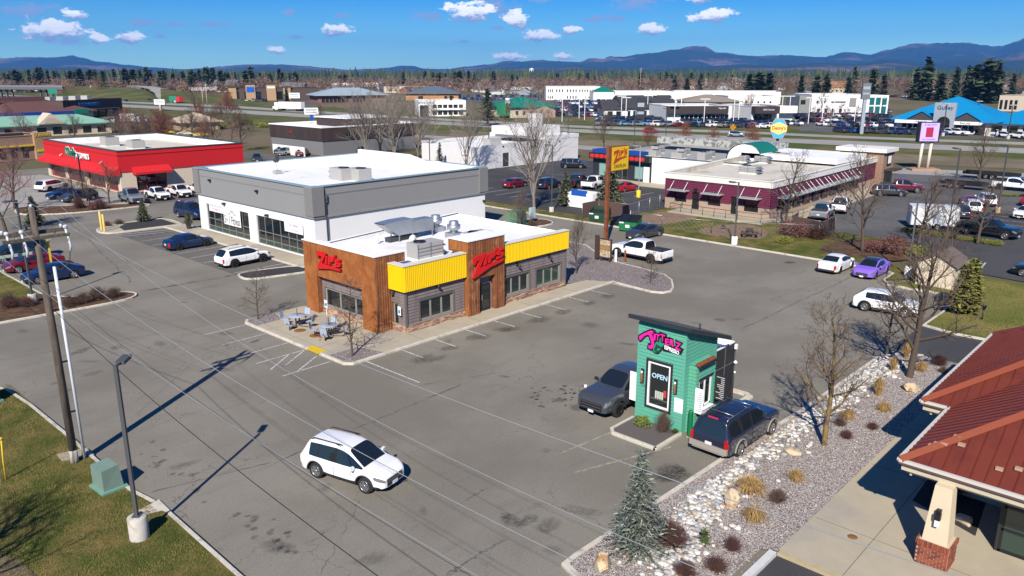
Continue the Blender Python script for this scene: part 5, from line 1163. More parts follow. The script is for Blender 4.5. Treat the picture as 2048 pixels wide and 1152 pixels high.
# ================================================================ garden shed on the lawn corner
Sh=thing('garden_shed','beige gabled garden shed with brown shingle roof on the lawn','shed',(68.8,16.7,.1),0)
SHW=mat('beige_panel',(.60,.51,.38),.85,var=(1,.04));SHR=mat('brown_shingle',(.13,.10,.085),.9,var=(5,.25))
w_,d_,h_,rh=2.75,3.5,1.9,.8
mb=MB();mb.add([(-d_/2,-w_/2,0),(-d_/2,w_/2,0),(-d_/2,w_/2,h_),(-d_/2,0,h_+rh),(-d_/2,-w_/2,h_)],[(4,3,2,1,0)]);mb.add([(d_/2,-w_/2,0),(d_/2,w_/2,0),(d_/2,w_/2,h_),(d_/2,0,h_+rh),(d_/2,-w_/2,h_)],[(0,1,2,3,4)])
mb.add([(-d_/2,-w_/2,0),(d_/2,-w_/2,0),(d_/2,-w_/2,h_),(-d_/2,-w_/2,h_)],[(0,1,2,3)]);mb.add([(-d_/2,w_/2,0),(d_/2,w_/2,0),(d_/2,w_/2,h_),(-d_/2,w_/2,h_)],[(3,2,1,0)]);mb.build('wall',SHW,Sh)
for sg in(-1,1):
 e=w_/2+.25;v=[]
 for x_ in(-d_/2-.2,d_/2+.2):v+=[(x_,0,h_+rh+.05),(x_,sg*e,h_-.1),(x_,sg*e,h_-.18),(x_,0,h_+rh-.03)]
 f_=[(0,1,5,4),(1,2,6,5),(2,3,7,6),(3,2,1,0),(4,5,6,7)];MB().add(v,f_ if sg<0 else[t[::-1]for t in f_]).build('roof_slope',SHR,Sh)
mb=MB();[mb.box(-d_/2-.03,-d_/2,y_-.04,y_+.04,0,h_)for y_ in(-w_/2+.04,w_/2-.04)];mb.build('corner_trim',FASC,Sh)
MB().box(-d_/2-.02,-d_/2,-.6,.6,.05,1.95).build('door',SHW,Sh)
# ================================================================ vehicles
TYRE=mat('tyre_rubber',(.014,.014,.015),.85);RIM=mat('alloy_rim',(.42,.42,.43),.3,.8);RIMD=mat('black_rim',(.02,.02,.022),.4,.5);CLAD=mat('black_plastic_cladding',(.022,.022,.024),.7)
CGLASS=mat('car_glass',(.010,.014,.018),.03,spec=1.0);HEAD=mat('headlight_lens',(.26,.28,.30),.1,.5);TAIL=mat('tail_light_red',(.42,.008,.012),.2);PLATE=mat('number_plate',(.7,.71,.72),.5);CHROME=mat('bright_trim',(.36,.36,.36),.3,.8);UNDER=mat('underbody',(.01,.01,.01),.9)
def paint(name,col,rough=.28,metal=.0,coat=.8):return mat('paint_'+name,col,rough,metal,coat=coat)
PAINTS=dict(white=paint('white',(.78,.78,.78)),silver=paint('silver',(.38,.40,.42),.3,.6),grey=paint('grey',(.10,.11,.12),.3,.5),dgrey=paint('dark_grey',(.055,.06,.068),.3,.4),black=paint('black',(.010,.011,.013),.22),navy=paint('navy',(.008,.022,.075),.25,.2),blue=paint('blue',(.012,.05,.22),.25,.2),sky=paint('pale_blue',(.20,.38,.52),.3,.3),red=paint('red',(.34,.008,.016),.25),maroon=paint('maroon',(.13,.006,.014),.25),purple=paint('violet',(.235,.125,.62),.3),green=paint('dark_green',(.025,.04,.038),.3,.3),tan=paint('tan',(.35,.30,.22),.3,.4),slate=paint('slate_blue',(.022,.026,.050),.25,.3),gunmetal=paint('gunmetal',(.075,.08,.09),.3,.4))
def P6(w_,zs,zt,kind,wt_=None):
 """upper half section, points 5..10"""
 if kind=='hood':return[(w_*.985,zs),(w_*.93,zs+(zt-zs)*.45),(w_*.86,zs+(zt-zs)*.72),(w_*.78,zs+(zt-zs)*.84),(w_*.45,zs+(zt-zs)*.97),(0,zt)]
 if kind=='bed':return[(w_*.99,zs),(w_*.97,zs+.03),(w_*.90,zs+.03),(w_*.885,zt),(w_*.5,zt),(0,zt)]
 wt_=wt_ or w_*.70
 return[(w_*.985,zs),(w_*.945,zs+.02),(wt_+.035,zt-.10),(wt_-.03,zt-.03),(wt_*.55,zt-.004),(0,zt)]
def car_spec(kind,L=None,W=None,H=None):
 """key rings from tail to nose: (x, half width, shoulder z, top z, ring kind, tag of the interval in front of it)"""
 K={'suv':dict(L=4.45,W=1.82,H=1.68,wb=2.62,r=.35,gc=.24,k=[(-.500,.70,.86,.90,'hood','tail'),(-.486,.84,.92,1.0,'hood','rw'),(-.40,.90,.97,1.60,'cab','q'),(-.375,.90,.97,1.62,'cab','g'),(-.27,.905,.96,1.65,'cab','p'),(-.255,.905,.96,1.655,'cab','g'),(-.06,.905,.95,1.68,'cab','p'),(-.04,.905,.95,1.68,'cab','g'),(.085,.905,.945,1.62,'cab','ws'),(.275,.895,.97,1.08,'hood','hood'),(.40,.865,.90,.99,'hood','nose'),(.468,.78,.79,.86,'hood','nose'),(.500,.62,.68,.72,'hood',None)]),'bigsuv':dict(L=5.2,W=2.0,H=1.92,wb=3.03,r=.385,gc=.30,k=[(-.500,.80,.98,1.02,'hood','tail'),(-.492,.95,1.08,1.16,'hood','rw'),(-.455,.98,1.13,1.86,'cab','q'),(-.445,.98,1.13,1.87,'cab','g'),(-.27,.99,1.13,1.90,'cab','p'),(-.235,.99,1.13,1.91,'cab','g'),(-.09,.99,1.13,1.92,'cab','p'),(-.065,.99,1.12,1.92,'cab','g'),(.07,.985,1.11,1.87,'cab','ws'),(.225,.97,1.13,1.24,'hood','hood'),(.42,.95,1.05,1.15,'hood','nose'),(.478,.88,.93,1.0,'hood','nose'),(.500,.76,.80,.84,'hood',None)]),'wagon':dict(L=4.7,W=1.84,H=1.62,wb=2.73,r=.35,gc=.23,k=[(-.500,.70,.84,.88,'hood','tail'),(-.485,.85,.92,.99,'hood','rw'),(-.385,.90,.97,1.52,'cab','q'),(-.36,.90,.97,1.54,'cab','g'),(-.24,.91,.95,1.59,'cab','p'),(-.225,.91,.95,1.595,'cab','g'),(-.05,.91,.94,1.62,'cab','p'),(-.032,.91,.94,1.62,'cab','g'),(.07,.905,.93,1.57,'cab','ws'),(.24,.895,.95,1.04,'hood','hood'),(.41,.86,.86,.93,'hood','nose'),(.472,.77,.75,.80,'hood','nose'),(.500,.60,.64,.67,'hood',None)]),'cross':dict(L=4.4,W=1.8,H=1.54,wb=2.65,r=.35,gc=.22,k=[(-.500,.66,.84,.88,'hood','tail'),(-.482,.83,.95,1.02,'hood','rw'),(-.345,.89,1.0,1.47,'cab','q'),(-.30,.89,.99,1.50,'cab','g'),(-.17,.90,.96,1.53,'cab','p'),(-.155,.90,.96,1.535,'cab','g'),(-.02,.90,.94,1.54,'cab','p'),(-.005,.90,.94,1.54,'cab','g'),(.075,.895,.93,1.49,'cab','ws'),(.25,.885,.94,1.03,'hood','hood'),(.41,.85,.86,.93,'hood','nose'),(.470,.76,.75,.80,'hood','nose'),(.500,.58,.62,.65,'hood',None)]),'sedan':dict(L=4.65,W=1.81,H=1.43,wb=2.72,r=.325,gc=.18,k=[(-.500,.66,.78,.82,'hood','tail'),(-.480,.82,.90,.97,'hood','trunk'),(-.37,.87,.94,1.03,'hood','rw'),(-.205,.89,.94,1.36,'cab','q'),(-.19,.89,.93,1.37,'cab','g'),(-.06,.90,.91,1.42,'cab','p'),(-.045,.90,.91,1.42,'cab','g'),(.07,.895,.89,1.385,'cab','ws'),(.26,.885,.89,.97,'hood','hood'),(.41,.85,.78,.86,'hood','nose'),(.472,.76,.68,.73,'hood','nose'),(.500,.58,.56,.60,'hood',None)]),'pickup':dict(L=5.85,W=2.02,H=1.92,wb=3.7,r=.40,gc=.34,k=[(-.500,.92,.70,.74,'hood','tail'),(-.497,.97,1.16,1.17,'hood','tail'),(-.488,.985,1.18,1.19,'hood','tailin'),(-.485,.985,1.18,.72,'bed','bed'),(-.182,.99,1.18,.72,'bed','bedin'),(-.178,.99,1.18,1.22,'hood','rw'),(-.165,.98,1.18,1.84,'cab','q'),(-.155,.98,1.17,1.86,'cab','g'),(-.03,.985,1.16,1.91,'cab','p'),(-.015,.985,1.16,1.91,'cab','g'),(.105,.98,1.15,1.86,'cab','ws'),(.235,.97,1.15,1.25,'hood','hood'),(.43,.955,1.09,1.19,'hood','nose'),(.485,.90,.98,1.05,'hood','nose'),(.500,.80,.86,.90,'hood',None)]),'van':dict(L=5.1,W=1.95,H=1.75,wb=3.03,r=.35,gc=.2,k=[(-.500,.75,.88,.92,'hood','tail'),(-.49,.92,.98,1.06,'hood','rw'),(-.44,.96,1.02,1.70,'cab','q'),(-.43,.96,1.02,1.71,'cab','g'),(-.26,.97,1.0,1.74,'cab','p'),(-.245,.97,1.0,1.745,'cab','g'),(-.02,.97,.98,1.75,'cab','p'),(-.005,.97,.98,1.75,'cab','g'),(.13,.96,.97,1.68,'cab','ws'),(.34,.94,.98,1.07,'hood','hood'),(.43,.90,.88,.96,'hood','nose'),(.48,.80,.76,.81,'hood','nose'),(.500,.62,.64,.67,'hood',None)])}[kind]
 sx,sy,sz=(L or K['L'])/K['L'],(W or K['W'])/K['W'],(H or K['H'])/K['H']
 rings=[]
 for(x,w_,zs,zt,kd,tg)in K['k']:rings.append((x*K['L']*sx,w_*sy,P6(w_*sy,zs*sz,zt*sz,kd),tg))
 return dict(rings=rings,L=K['L']*sx,W=K['W']*sy,H=K['H']*sz,wb=K['wb']*sx,r=K['r'],gc=K['gc'],sill=kind in('suv','wagon','cross','pickup'))
def car_faces(S,dense=True):
 """returns verts and faces tagged with what they are"""
 rings,r,gc=S['rings'],S['r'],S['gc'];xo=S.get('xo',.02*S['L'])
 ax=[-S['wb']/2+xo-.06,S['wb']/2+xo-.06];S['ax']=ax;Ra=r*1.2
 xs={a[0]for a in rings}
 if dense:
  for a in ax:xs|={a+Ra*math.cos(math.pi*i/10)for i in range(11)}|{a-Ra-.015,a+Ra+.015}
 else:
  for a in ax:xs|={a+Ra*math.cos(math.pi*i/4)for i in range(5)}|{a-Ra-.015,a+Ra+.015}
 xs=sorted(x for x in xs if rings[0][0]<=x<=rings[-1][0]);xx=[]
 for x in xs:
  if not xx or x-xx[-1]>.004:xx.append(x)
 keyx=[a[0]for a in rings]
 secs,tags=[],[]
 for x in xx:
  k=max(i for i in range(len(keyx))if keyx[i]<=x+1e-6);k=min(k,len(keyx)-2);a,b=rings[k],rings[k+1];t_=(x-a[0])/(b[0]-a[0])
  w_=a[1]+(b[1]-a[1])*t_;up=[(p[0]+(q[0]-p[0])*t_,p[1]+(q[1]-p[1])*t_)for p,q in zip(a[2],b[2])]
  zs=up[0][1];e=abs(x)/(S['L']/2);zb_=gc+(.10*max(0,(e-.86)/.14)if e>.86 else 0);arch=False
  for c in ax:
   if abs(x-c)<Ra:zb_=max(zb_,r+math.sqrt(max(0,Ra*Ra-(x-c)**2))-.0);arch=True
  zb_=min(zb_,zs-.12);h=zs-zb_
  low=[(0,zb_),(w_*.80,zb_),(w_*.985+(.012 if arch else 0),zb_+min(.03,h*.2)),(w_*1.004,zb_+h*.27),(w_*1.012,zb_+h*.70)]
  secs.append((x,low+up));tags.append((a[3],k-1 if a[3]=='ws' else k))
 V=[];n=11
 for x,s in secs:
  for sg in(1,-1):V+=[(x,sg*p[0],p[1])for p in s]
 Fs=[]
 for i in range(len(secs)-1):
  tg,kx=tags[i]
  for j in range(n-1):
   kind='body'
   if j==0:kind='under'
   elif j==1 or(j==2 and S['sill']and abs(secs[i][0])<S['L']*.44):kind='clad'
   elif tg=='ws':kind='windshield' if j>=8 else('side_window' if j==6 else 'body')
   elif tg=='g':kind='side_window' if j==6 else 'body'
   elif tg=='p':kind='pillar' if j==6 else 'body'
   elif tg=='rw':kind='rear_window' if j>=8 else 'body'
   elif tg in('bed','tailin','bedin'):kind='bed_liner' if j>=7 else 'body'
   elif tg=='nose' and j==4:kind='headlight'
   elif tg=='tail' and j in(3,4):kind='tail_light'
   for sg in(0,1):
    a,b=i*22+sg*11,(i+1)*22+sg*11
    q=(a+j,a+j+1,b+j+1,b+j);Fs.append((q if sg else q[::-1],kind,(sg,kx)if kind in('side_window','pillar')else(sg,0)))
 e=len(secs)-1
 Fs.append(([k for k in range(10,-1,-1)][::-1]+[11+k for k in range(9,0,-1)],'body',2))
 Fs.append(([e*22+k for k in range(10,-1,-1)]+[e*22+11+k for k in range(1,10)],'body',2))
 S['secs']=secs
 return V,Fs
TMP=bpy.data.scenes.new('tmp')
def smooth_parts(V,Fs,level=1):
 """round the whole shell with one subdivision pass, then hand back one mesh per tagged group"""
 keys=[];idx=[]
 for f,k,sg in Fs:
  g_=(k,sg if k in('side_window','pillar','headlight','tail_light')else 0)
  if g_ not in keys:keys.append(g_)
  idx.append(keys.index(g_))
 me=bpy.data.meshes.new('shell');me.from_pydata(V,[],[list(f)for f,k,sg in Fs]);me.polygons.foreach_set('material_index',idx)
 for k in keys:me.materials.append(None)
 bm=bmesh.new();bm.from_mesh(me);bmesh.ops.remove_doubles(bm,verts=bm.verts,dist=.0008);bmesh.ops.dissolve_degenerate(bm,edges=bm.edges,dist=.0004);bmesh.ops.recalc_face_normals(bm,faces=bm.faces)
 cl=bm.edges.layers.float.get('crease_edge')or bm.edges.layers.float.new('crease_edge')
 for e in bm.edges:
  fs=e.link_faces
  if len(fs)!=2:e[cl]=1.0;continue
  a,b=keys[fs[0].material_index][0],keys[fs[1].material_index][0]
  if a!=b:e[cl]=1.0 if{'under','clad','bed_liner'}&{a,b}else .72
  elif len(fs[0].verts)>6 or len(fs[1].verts)>6:e[cl]=.55
  elif a=='bed_liner':e[cl]=.9
 bm.to_mesh(me);bm.free()
 o=bpy.data.objects.new('shell',me);TMP.collection.objects.link(o);md=o.modifiers.new('s','SUBSURF');md.levels=md.render_levels=level
 vl=TMP.view_layers[0];vl.update();ev=o.evaluated_get(vl.depsgraph).to_mesh()
 n=len(ev.vertices);co=np.empty(n*3,np.float32);ev.vertices.foreach_get('co',co);co=co.reshape(-1,3);fl={}
 for p in ev.polygons:fl.setdefault(p.material_index,[]).append(tuple(p.vertices))
 out={}
 for i,faces in fl.items():
  used={};q=[]
  for f in faces:q.append([used.setdefault(v,len(used))for v in f])
  m2=bpy.data.meshes.new(keys[i][0]);m2.from_pydata([tuple(co[v])for v in used],[],q);m2.polygons.foreach_set('use_smooth',[True]*len(q));m2.set_sharp_from_angle(angle=R(42));out[keys[i]]=m2
 o.to_mesh_clear();bpy.data.objects.remove(o);bpy.data.meshes.remove(me)
 return out
WHEELS={}
def wheel_mesh(r,dark,w_=.23):
 key=(round(r,3),dark)
 if key in WHEELS:return WHEELS[key]
 mb=MB();R_=r;ri=r*.66
 mb.lathe([(ri,-w_*.5),(R_*.93,-w_*.52),(R_*.99,-w_*.38),(R_,-w_*.15),(R_,w_*.15),(R_*.99,w_*.38),(R_*.93,w_*.52),(ri,w_*.5)],28,axis='Y')
 ty=mb.mesh('wheel',TYRE)
 mb=MB();mb.lathe([(ri*1.02,w_*.49),(ri*.95,w_*.44),(ri*.90,w_*.2),(0,w_*.16)],28,axis='Y',mi=1);mb.lathe([(ri*1.03,w_*.46),(ri*1.0,w_*.53),(ri*.90,w_*.50),(ri*.88,w_*.38)],28,axis='Y',mi=0)
 for k in range(5):
  a=2*math.pi*k/5
  for da in(-.16,.16):
   c,s=math.cos(a+da*.6),math.sin(a+da*.6);c2,s2=math.cos(a+da*1.5),math.sin(a+da*1.5);tx,tz=-s*.026,c*.026
   y0,y1=w_*.42,w_*.47;v=[]
   for(rr,cc,ss,yy)in((ri*.12,c,s,y1),(ri*.93,c2,s2,y0+.012)):v+=[(rr*cc-tx,yy,rr*ss-tz),(rr*cc+tx,yy,rr*ss+tz),(rr*cc+tx,yy-.05,rr*ss+tz),(rr*cc-tx,yy-.05,rr*ss-tz)]
   mb.add(v,[(0,4,5,1),(1,5,6,2),(3,7,4,0),(0,1,2,3)],0)
 mb.lathe([(ri*.24,w_*.42),(ri*.22,w_*.50),(0,w_*.51)],14,axis='Y')
 rm=mb.mesh('rim',[RIMD if dark else RIM,RIMD]);WHEELS[key]=(ty,rm);return WHEELS[key]
CARS=0
def vehicle(kind,label,x,y,ang,col,group=None,cat=None,L=None,W=None,H=None,dark_rim=False,clad=None,rails=None,tonneau=False,roofcol=None,name=None,hero=False):
 """a car with its parts, centre of its footprint at x, y, nose pointing along ang degrees"""
 S=car_spec(kind,L,W,H);V,Fs=car_faces(S)
 nm=name or{'suv':'suv','bigsuv':'suv','wagon':'station_wagon','cross':'crossover_car','sedan':'sedan','pickup':'pickup_truck','van':'minivan'}[kind]
 t_=thing(nm,label,cat or{'pickup':'pickup truck','van':'van','sedan':'car','wagon':'car','cross':'car'}.get(kind,'suv'),(x,y,.006),R(ang),group)
 pm=PAINTS[col]
 for(k,sg),m2 in smooth_parts(V,Fs,2 if hero else 1).items():
  m2.materials.append({'body':pm,'under':UNDER,'clad':clad or CLAD,'windshield':CGLASS,'rear_window':CGLASS,'side_window':CGLASS,'pillar':BLACKM,'bed_liner':CLAD,'headlight':HEAD,'tail_light':TAIL}[k])
  link({'under':'underbody','clad':'side_skirt','pillar':'door_pillar'}.get(k,k),m2,t_)
 hl,hw=S['L']/2,S['W']/2;wb=S['ax'];r=S['r'];ty,rm=wheel_mesh(r,dark_rim)
 for a in wb:
  for sg in(1,-1):
   w_=link('wheel',ty,t_,(a,sg*(hw-.125),r),None if sg>0 else math.pi);link('rim',rm,w_)
   mb=MB();Ra=r*1.19;n_=14;wl=hw+.012
   v=[]
   for i in range(n_+1):
    an=math.pi*i/n_
    for rr,yy in((Ra,wl-.03),(Ra,wl+.012),(Ra+.055,wl+.012),(Ra+.06,wl-.03)):v.append((a+rr*math.cos(an),sg*yy,r+rr*math.sin(an)))
   mb.add(v,[(4*i+j,4*i+(j+1)%4,4*i+4+(j+1)%4,4*i+4+j)[::sg]for i in range(n_)for j in range(4)]);mb.build('wheel_arch_trim',(clad or CLAD)if kind in('suv','wagon','cross','bigsuv','pickup')else pm,t_)
 MB().box(min(wb)-r*1.1,max(wb)+r*1.1,-hw*.78,hw*.78,S['gc']+.02,r*2.05).build('underbody',UNDER,t_)
 nz_,zt_=hl,S['rings'][-1][2][5][1];gw=S['rings'][-1][1]*.86
 gz0,gz1=(zt_-.24,zt_-.03)if kind!='pickup' else(zt_-.42,zt_-.03)
 g_=MB();g_.add([(nz_-.05,-gw*1.1,gz0),(nz_+.014,-gw*.9,gz0),(nz_+.014,gw*.9,gz0),(nz_-.05,gw*1.1,gz0),(nz_-.05,-gw*1.1,gz1),(nz_+.01,-gw*.9,gz1),(nz_+.01,gw*.9,gz1),(nz_-.05,gw*1.1,gz1)],[(0,1,5,4),(1,2,6,5),(2,3,7,6),(4,5,6,7),(3,2,1,0)]);go=g_.build('grille',BLACKM,t_)
 mb=MB();[mb.box(nz_+.012,nz_+.022,-gw*.85,gw*.85,zz,zz+.02)for zz in(gz0+.05,(gz0+gz1)/2,gz1-.06)];mb.build('grille_bar',CHROME if col!='black' else DARKG,go)
 mb=MB();mb.box(nz_-.04,nz_+.008,-gw*.95,gw*.95,S['gc']+.13,S['gc']+.22);mb.build('air_intake',CLAD,t_)
 MB().box(nz_+.008,nz_+.03,-.16,.16,gz0-.14,gz0-.01).build('number_plate',PLATE,t_)
 rz0=.62 if kind in('sedan',)else .78
 MB().box(-hl-.03,-hl+.02,-.16,.16,rz0-.08,rz0+.06).build('number_plate',PLATE,t_)
 MB().box(-hl-.02,-hl+.08,-hw*.80,hw*.80,S['gc']+.08,S['gc']+.24).build('rear_bumper',clad or CLAD,t_)
 if kind=='bigsuv':
  mb=MB();[mb.box(-hl-.015,-hl+.12,sg*hw*.84-.07,sg*hw*.84+.07,.78,1.12)for sg in(-1,1)];mb.build('tail_light',TAIL,t_);MB().box(-hl-.06,-hl+.1,-hw*.93,hw*.93,.46,.72).build('rear_bumper',clad or CLAD,t_)
 cowl=next(a for a in S['rings']if a[3]=='ws');mx=cowl[0]+(S['rings'][S['rings'].index(cowl)+1][0]-cowl[0])*.55;mzz=cowl[2][0][1]+.1
 for sg in(1,-1):
  mb=MB();mb.cbox((mx,sg*(hw+.11),mzz),(.12,.2,.15),sg*.15);mb.cbox((mx,sg*(hw+.02),mzz-.04),(.07,.1,.05));mb.build('mirror',pm if kind!='pickup' else CLAD,t_)
 sec=S['secs']
 def side_pts(xq):
  i=min(range(len(sec)),key=lambda k_:abs(sec[k_][0]-xq));return sec[i][1][2:6]
 prs=[a[0]for a in S['rings']if a[3]=='p']+[cowl[0]+.12*(hl)];
 for sg in(1,-1):
  mb=MB()
  for xq in prs:
   if any(abs(xq-a)<r*1.25 for a in wb):continue
   sp=side_pts(xq);v=[(xq+dx,sg*(p[0]+.0015),p[1])for p in sp for dx in(-.01,.01)];mb.add(v,[(2*i,2*i+1,2*i+3,2*i+2)[::sg]for i in range(3)])
  if mb.f:mb.build('door_seam',UNDER,t_)
  mb=MB();zs_=cowl[2][0][1]-.13
  for xq in[a[0]+.16 for a in S['rings']if a[3]=='p'][:2]:mb.box(xq-.09,xq+.09,sg*(hw*1.0)-.006,sg*(hw*1.0)+.022,zs_,zs_+.035)
  if mb.f:mb.build('door_handle',pm if col!='slate' else CHROME,t_)
 if rails:
  ro=[a for a in S['rings']if a[3]in('g','q','p')];wt_=ro[0][2][3][0];zt2=S['H']
  for sg in(1,-1):MB().tube([(ro[0][0]+.1,sg*(wt_-.02),zt2-.07),(ro[0][0]+.25,sg*(wt_-.02),zt2+.02),(0,sg*(wt_-.02),zt2+.04),(ro[-1][0]-.1,sg*(wt_-.02),zt2+.0),(ro[-1][0]+.12,sg*(wt_-.02),zt2-.07)],.022,6).build('roof_rail',BLACKM if rails=='black' else CHROME,t_)
  if kind=='bigsuv':
   for xb in(-1.7,-.1):MB().tube([(xb,-wt_+.02,zt2+.05),(xb,wt_-.02,zt2+.05)],.02,6).build('cross_bar',CHROME,t_)
   MB().cbox((-2.33,0,1.90),(.05,.5,.06)).build('brake_light',mat('pink_brake_light',(.5,.03,.08),.3),t_)
 if tonneau:MB().box(S['rings'][3][0],S['rings'][4][0],-hw*.89,hw*.89,1.17*S['H']/1.92,1.215*S['H']/1.92).build('bed_cover',CLAD,t_)
 if roofcol:
  ro=[a for a in S['rings']if a[3]in('g','q','p','ws')];wt_=ro[0][2][3][0]
  mb=MB();v=[]
  for a in ro:v+=[(a[0],-a[2][3][0]*.98,a[2][3][1]+.006),(a[0],-a[2][4][0],a[2][4][1]+.006),(a[0],0,a[2][5][1]+.006),(a[0],a[2][4][0],a[2][4][1]+.006),(a[0],a[2][3][0]*.98,a[2][3][1]+.006)]
  mb.add(v,[(5*i+j,5*i+5+j,5*i+6+j,5*i+1+j)for i in range(len(ro)-1)for j in range(4)],0,True);mb.build('roof_panel',roofcol,t_)
 return t_
FAR={}
def far_car(kind,col):
 """small far vehicle as one mesh"""
 key=(kind,col)
 if key in FAR:return FAR[key]
 S=car_spec(kind);V,Fs=car_faces(S,False);mb=MB();ix={'body':0,'under':2,'clad':2,'windshield':1,'rear_window':1,'side_window':1,'pillar':1,'bed_liner':2,'headlight':3,'tail_light':4}
 mb.v=list(V)
 for f,k,sg in Fs:mb.f.append(list(f));mb.mi.append(ix[k]);mb.sm.append(False)
 for a in S['ax']:
  for sg in(1,-1):mb.lathe([(0,-.12),(S['r'],-.12),(S['r'],.12),(S['r']*.6,.12),(0,.1)],10,(a,sg*(S['W']/2-.12),S['r']),'Y',2,False)
 FAR[key]=mb.mesh('car',[PAINTS[col],CGLASS,CLAD,HEAD,TAIL]);return FAR[key]
def far_vehicle(kind,col,label,x,y,ang,group):
 nm={'suv':'suv','bigsuv':'suv','wagon':'station_wagon','cross':'crossover_car','sedan':'sedan','pickup':'pickup_truck','van':'minivan'}[kind]
 return link(nm,far_car(kind,col),None,(x,y,.03),R(ang),label=label,category='pickup truck' if kind=='pickup' else 'car',group=group)
vehicle('suv','white compact suv driving alone across the open lot',17.25,25.4,-76,'white',rails='black',L=4.43,hero=True)
vehicle('bigsuv','dark slate blue large suv with beige bumper at the booth window',31.55,15.2,-1,'slate',clad=mat('beige_lower_trim',(.30,.27,.23),.6),rails='chrome',L=5.2,hero=True)
vehicle('pickup','dark grey pickup nose out beside the coffee booth',31.75,21.65,180,'gunmetal',dark_rim=True,L=5.9,hero=True)
vehicle('sedan','dark blue sedan with spoiler parked by the gym walk',33.35,74.95,0,'navy',dark_rim=True,L=4.6)
vehicle('wagon','white wagon with black roof rails parked near the gym corner',33.6,64.7,3,'white',dark_rim=True,rails='black',L=4.85,H=1.68,clad=CLAD)
vehicle('bigsuv','navy blue large suv beside the gym wall',41.1,90.6,-86,'navy',L=5.2,rails='chrome')
vehicle('sedan','navy blue sedan parked nose to the left grass island',19.9,70.9,180,'navy',L=4.6)
vehicle('sedan','maroon sedan parked behind the navy sedan at the left',20.0,76.2,180,'maroon',L=4.7)
vehicle('van','dark green minivan furthest back in the left row',20.2,81.2,180,'green',L=4.9)
vehicle('pickup','white pickup with grey lower body waiting at the menu board',59.6,39.6,88,'white',clad=CLAD,dark_rim=True,tonneau=True,L=5.9)
vehicle('sedan','dark navy sedan parked at the back kerb by the dumpsters',68.3,45.0,176,'dgrey',L=4.75)
vehicle('sedan','white sedan parked tail out beside the violet car',67.9,24.8,0,'white',dark_rim=True,L=4.6)
vehicle('sedan','violet sedan with black roof parked nose out',68.1,21.9,180,'purple',dark_rim=True,roofcol=PAINTS['black'],L=4.6)
vehicle('cross','white crossover passing the lawn corner on the right',57.7,17.2,-84,'white',dark_rim=False,L=4.4)
vehicle('suv','white suv parked side on before the red shop windows',37.6,128.0,30,'white',dark_rim=True,L=5.0,W=1.95)
vehicle('sedan','blue car half hidden behind the dark grey suv',36.2,118.6,-168,'navy',L=4.6)
vehicle('cross','dark grey suv parked under the bare trees by the red shop',36.6,114.2,-166,'dgrey',L=4.7,W=1.9,H=1.68)
vehicle('pickup','silver lifted pickup nearest the planting by the red shop',40.9,107.6,-96,'silver',L=5.6,H=2.0)
vehicle('pickup','small white pickup leftmost of the three by the red shop',44.6,108.2,-92,'white',L=5.0,W=1.8,H=1.72,group='white pickups beside the red shop')
vehicle('pickup','small white pickup in the middle of the three by the red shop',47.7,108.4,-92,'white',L=5.0,W=1.8,H=1.72,group='white pickups beside the red shop')
vehicle('pickup','small white pickup cut off by the gym corner',50.8,108.6,-92,'white',L=5.0,W=1.8,H=1.72,group='white pickups beside the red shop')
vehicle('pickup','white pickup parked tail out by the tall evergreen',94.2,71.2,10,'white',L=5.6)
vehicle('pickup','black pickup left of the white one by the evergreen',93.6,74.0,10,'black',L=5.6)
vehicle('sedan','bright red sedan by the yellow lamp base',94.6,65.9,-4,'red',L=4.6)
vehicle('van','black van far back on the dark lot',112.2,89.8,-60,'black',L=4.7)
vehicle('suv','silver blue suv behind the bare tree on the dark lot',89.2,76.0,5,'slate')
vehicle('sedan','dark red sedan half hidden by the tree trunk on the dark lot',86.5,80.5,5,'maroon')
for i,(x,y,k,c,lb)in enumerate(((90.5,152.5,'suv','dgrey','dark suv furthest left by the brown cafe'),(89.0,149.0,'wagon','silver','silver wagon by the brown cafe'),(90.5,145.0,'cross','maroon','maroon car by the brown cafe enclosure'),(100.5,138.0,'suv','black','black suv at the cafe corner'),(78,141,'suv','dgrey','dark suv before the brown cafe'))):vehicle(k,lb,x,y,-160+10*i,c)
vehicle('pickup','silver grey pickup by the wooden enclosure',92.3,36.0,12,'silver',L=5.6)
vehicle('pickup','white pickup behind the silver one',98.6,36.3,14,'white',L=5.7)
vehicle('wagon','dark grey wagon before the plum restaurant tower',116.2,36.3,-61,'dgrey')
vehicle('pickup','dark red pickup by the restaurant tower',121.2,36.2,-62,'maroon',L=5.8)
vehicle('pickup','white work pickup with black door lettering and trailer',134.4,24.6,-94,'white',L=5.8,dark_rim=True)
vehicle('suv','white suv at the back of the right row',116.5,24.4,28,'white')
vehicle('sedan','red sedan between the white cars',113.6,25.6,24,'red')
vehicle('wagon','white wagon in front of the red sedan',109.4,24.2,20,'white')
vehicle('sedan','blue and silver car beside the box trailer',104.8,24.2,18,'slate')
vehicle('pickup','black pickup towing the box trailer',93.6,18.9,-98,'black',L=5.9)
vehicle('sedan','white sedan at the right edge with dark rims',109.3,18.4,172,'white',dark_rim=True)
vehicle('suv','red suv at the right edge of the lot',120.3,19.8,172,'red')
vehicle('sedan','black car cut by the right edge above the lawn',77.0,11.0,90,'black')
vehicle('suv','silver car roof peeking behind the red metal roof',58.0,6.6,95,'silver')
def hw_car(k,c,lb,px,py,ang):x,y=at(px,py);far_vehicle(k,c,lb,x,y,ang,'cars on the highway')
hw_car('wagon','red','red car on the near carriageway',1302,266,-66);hw_car('suv','silver','silver suv on the near carriageway',1472,274,-67);hw_car('suv','silver','silver suv far up the highway',471,218,-80);hw_car('sedan','black','black car by the ramp on the highway',252,203,-95);hw_car('suv','dgrey','grey suv next to the ramp end',299,203,-95)
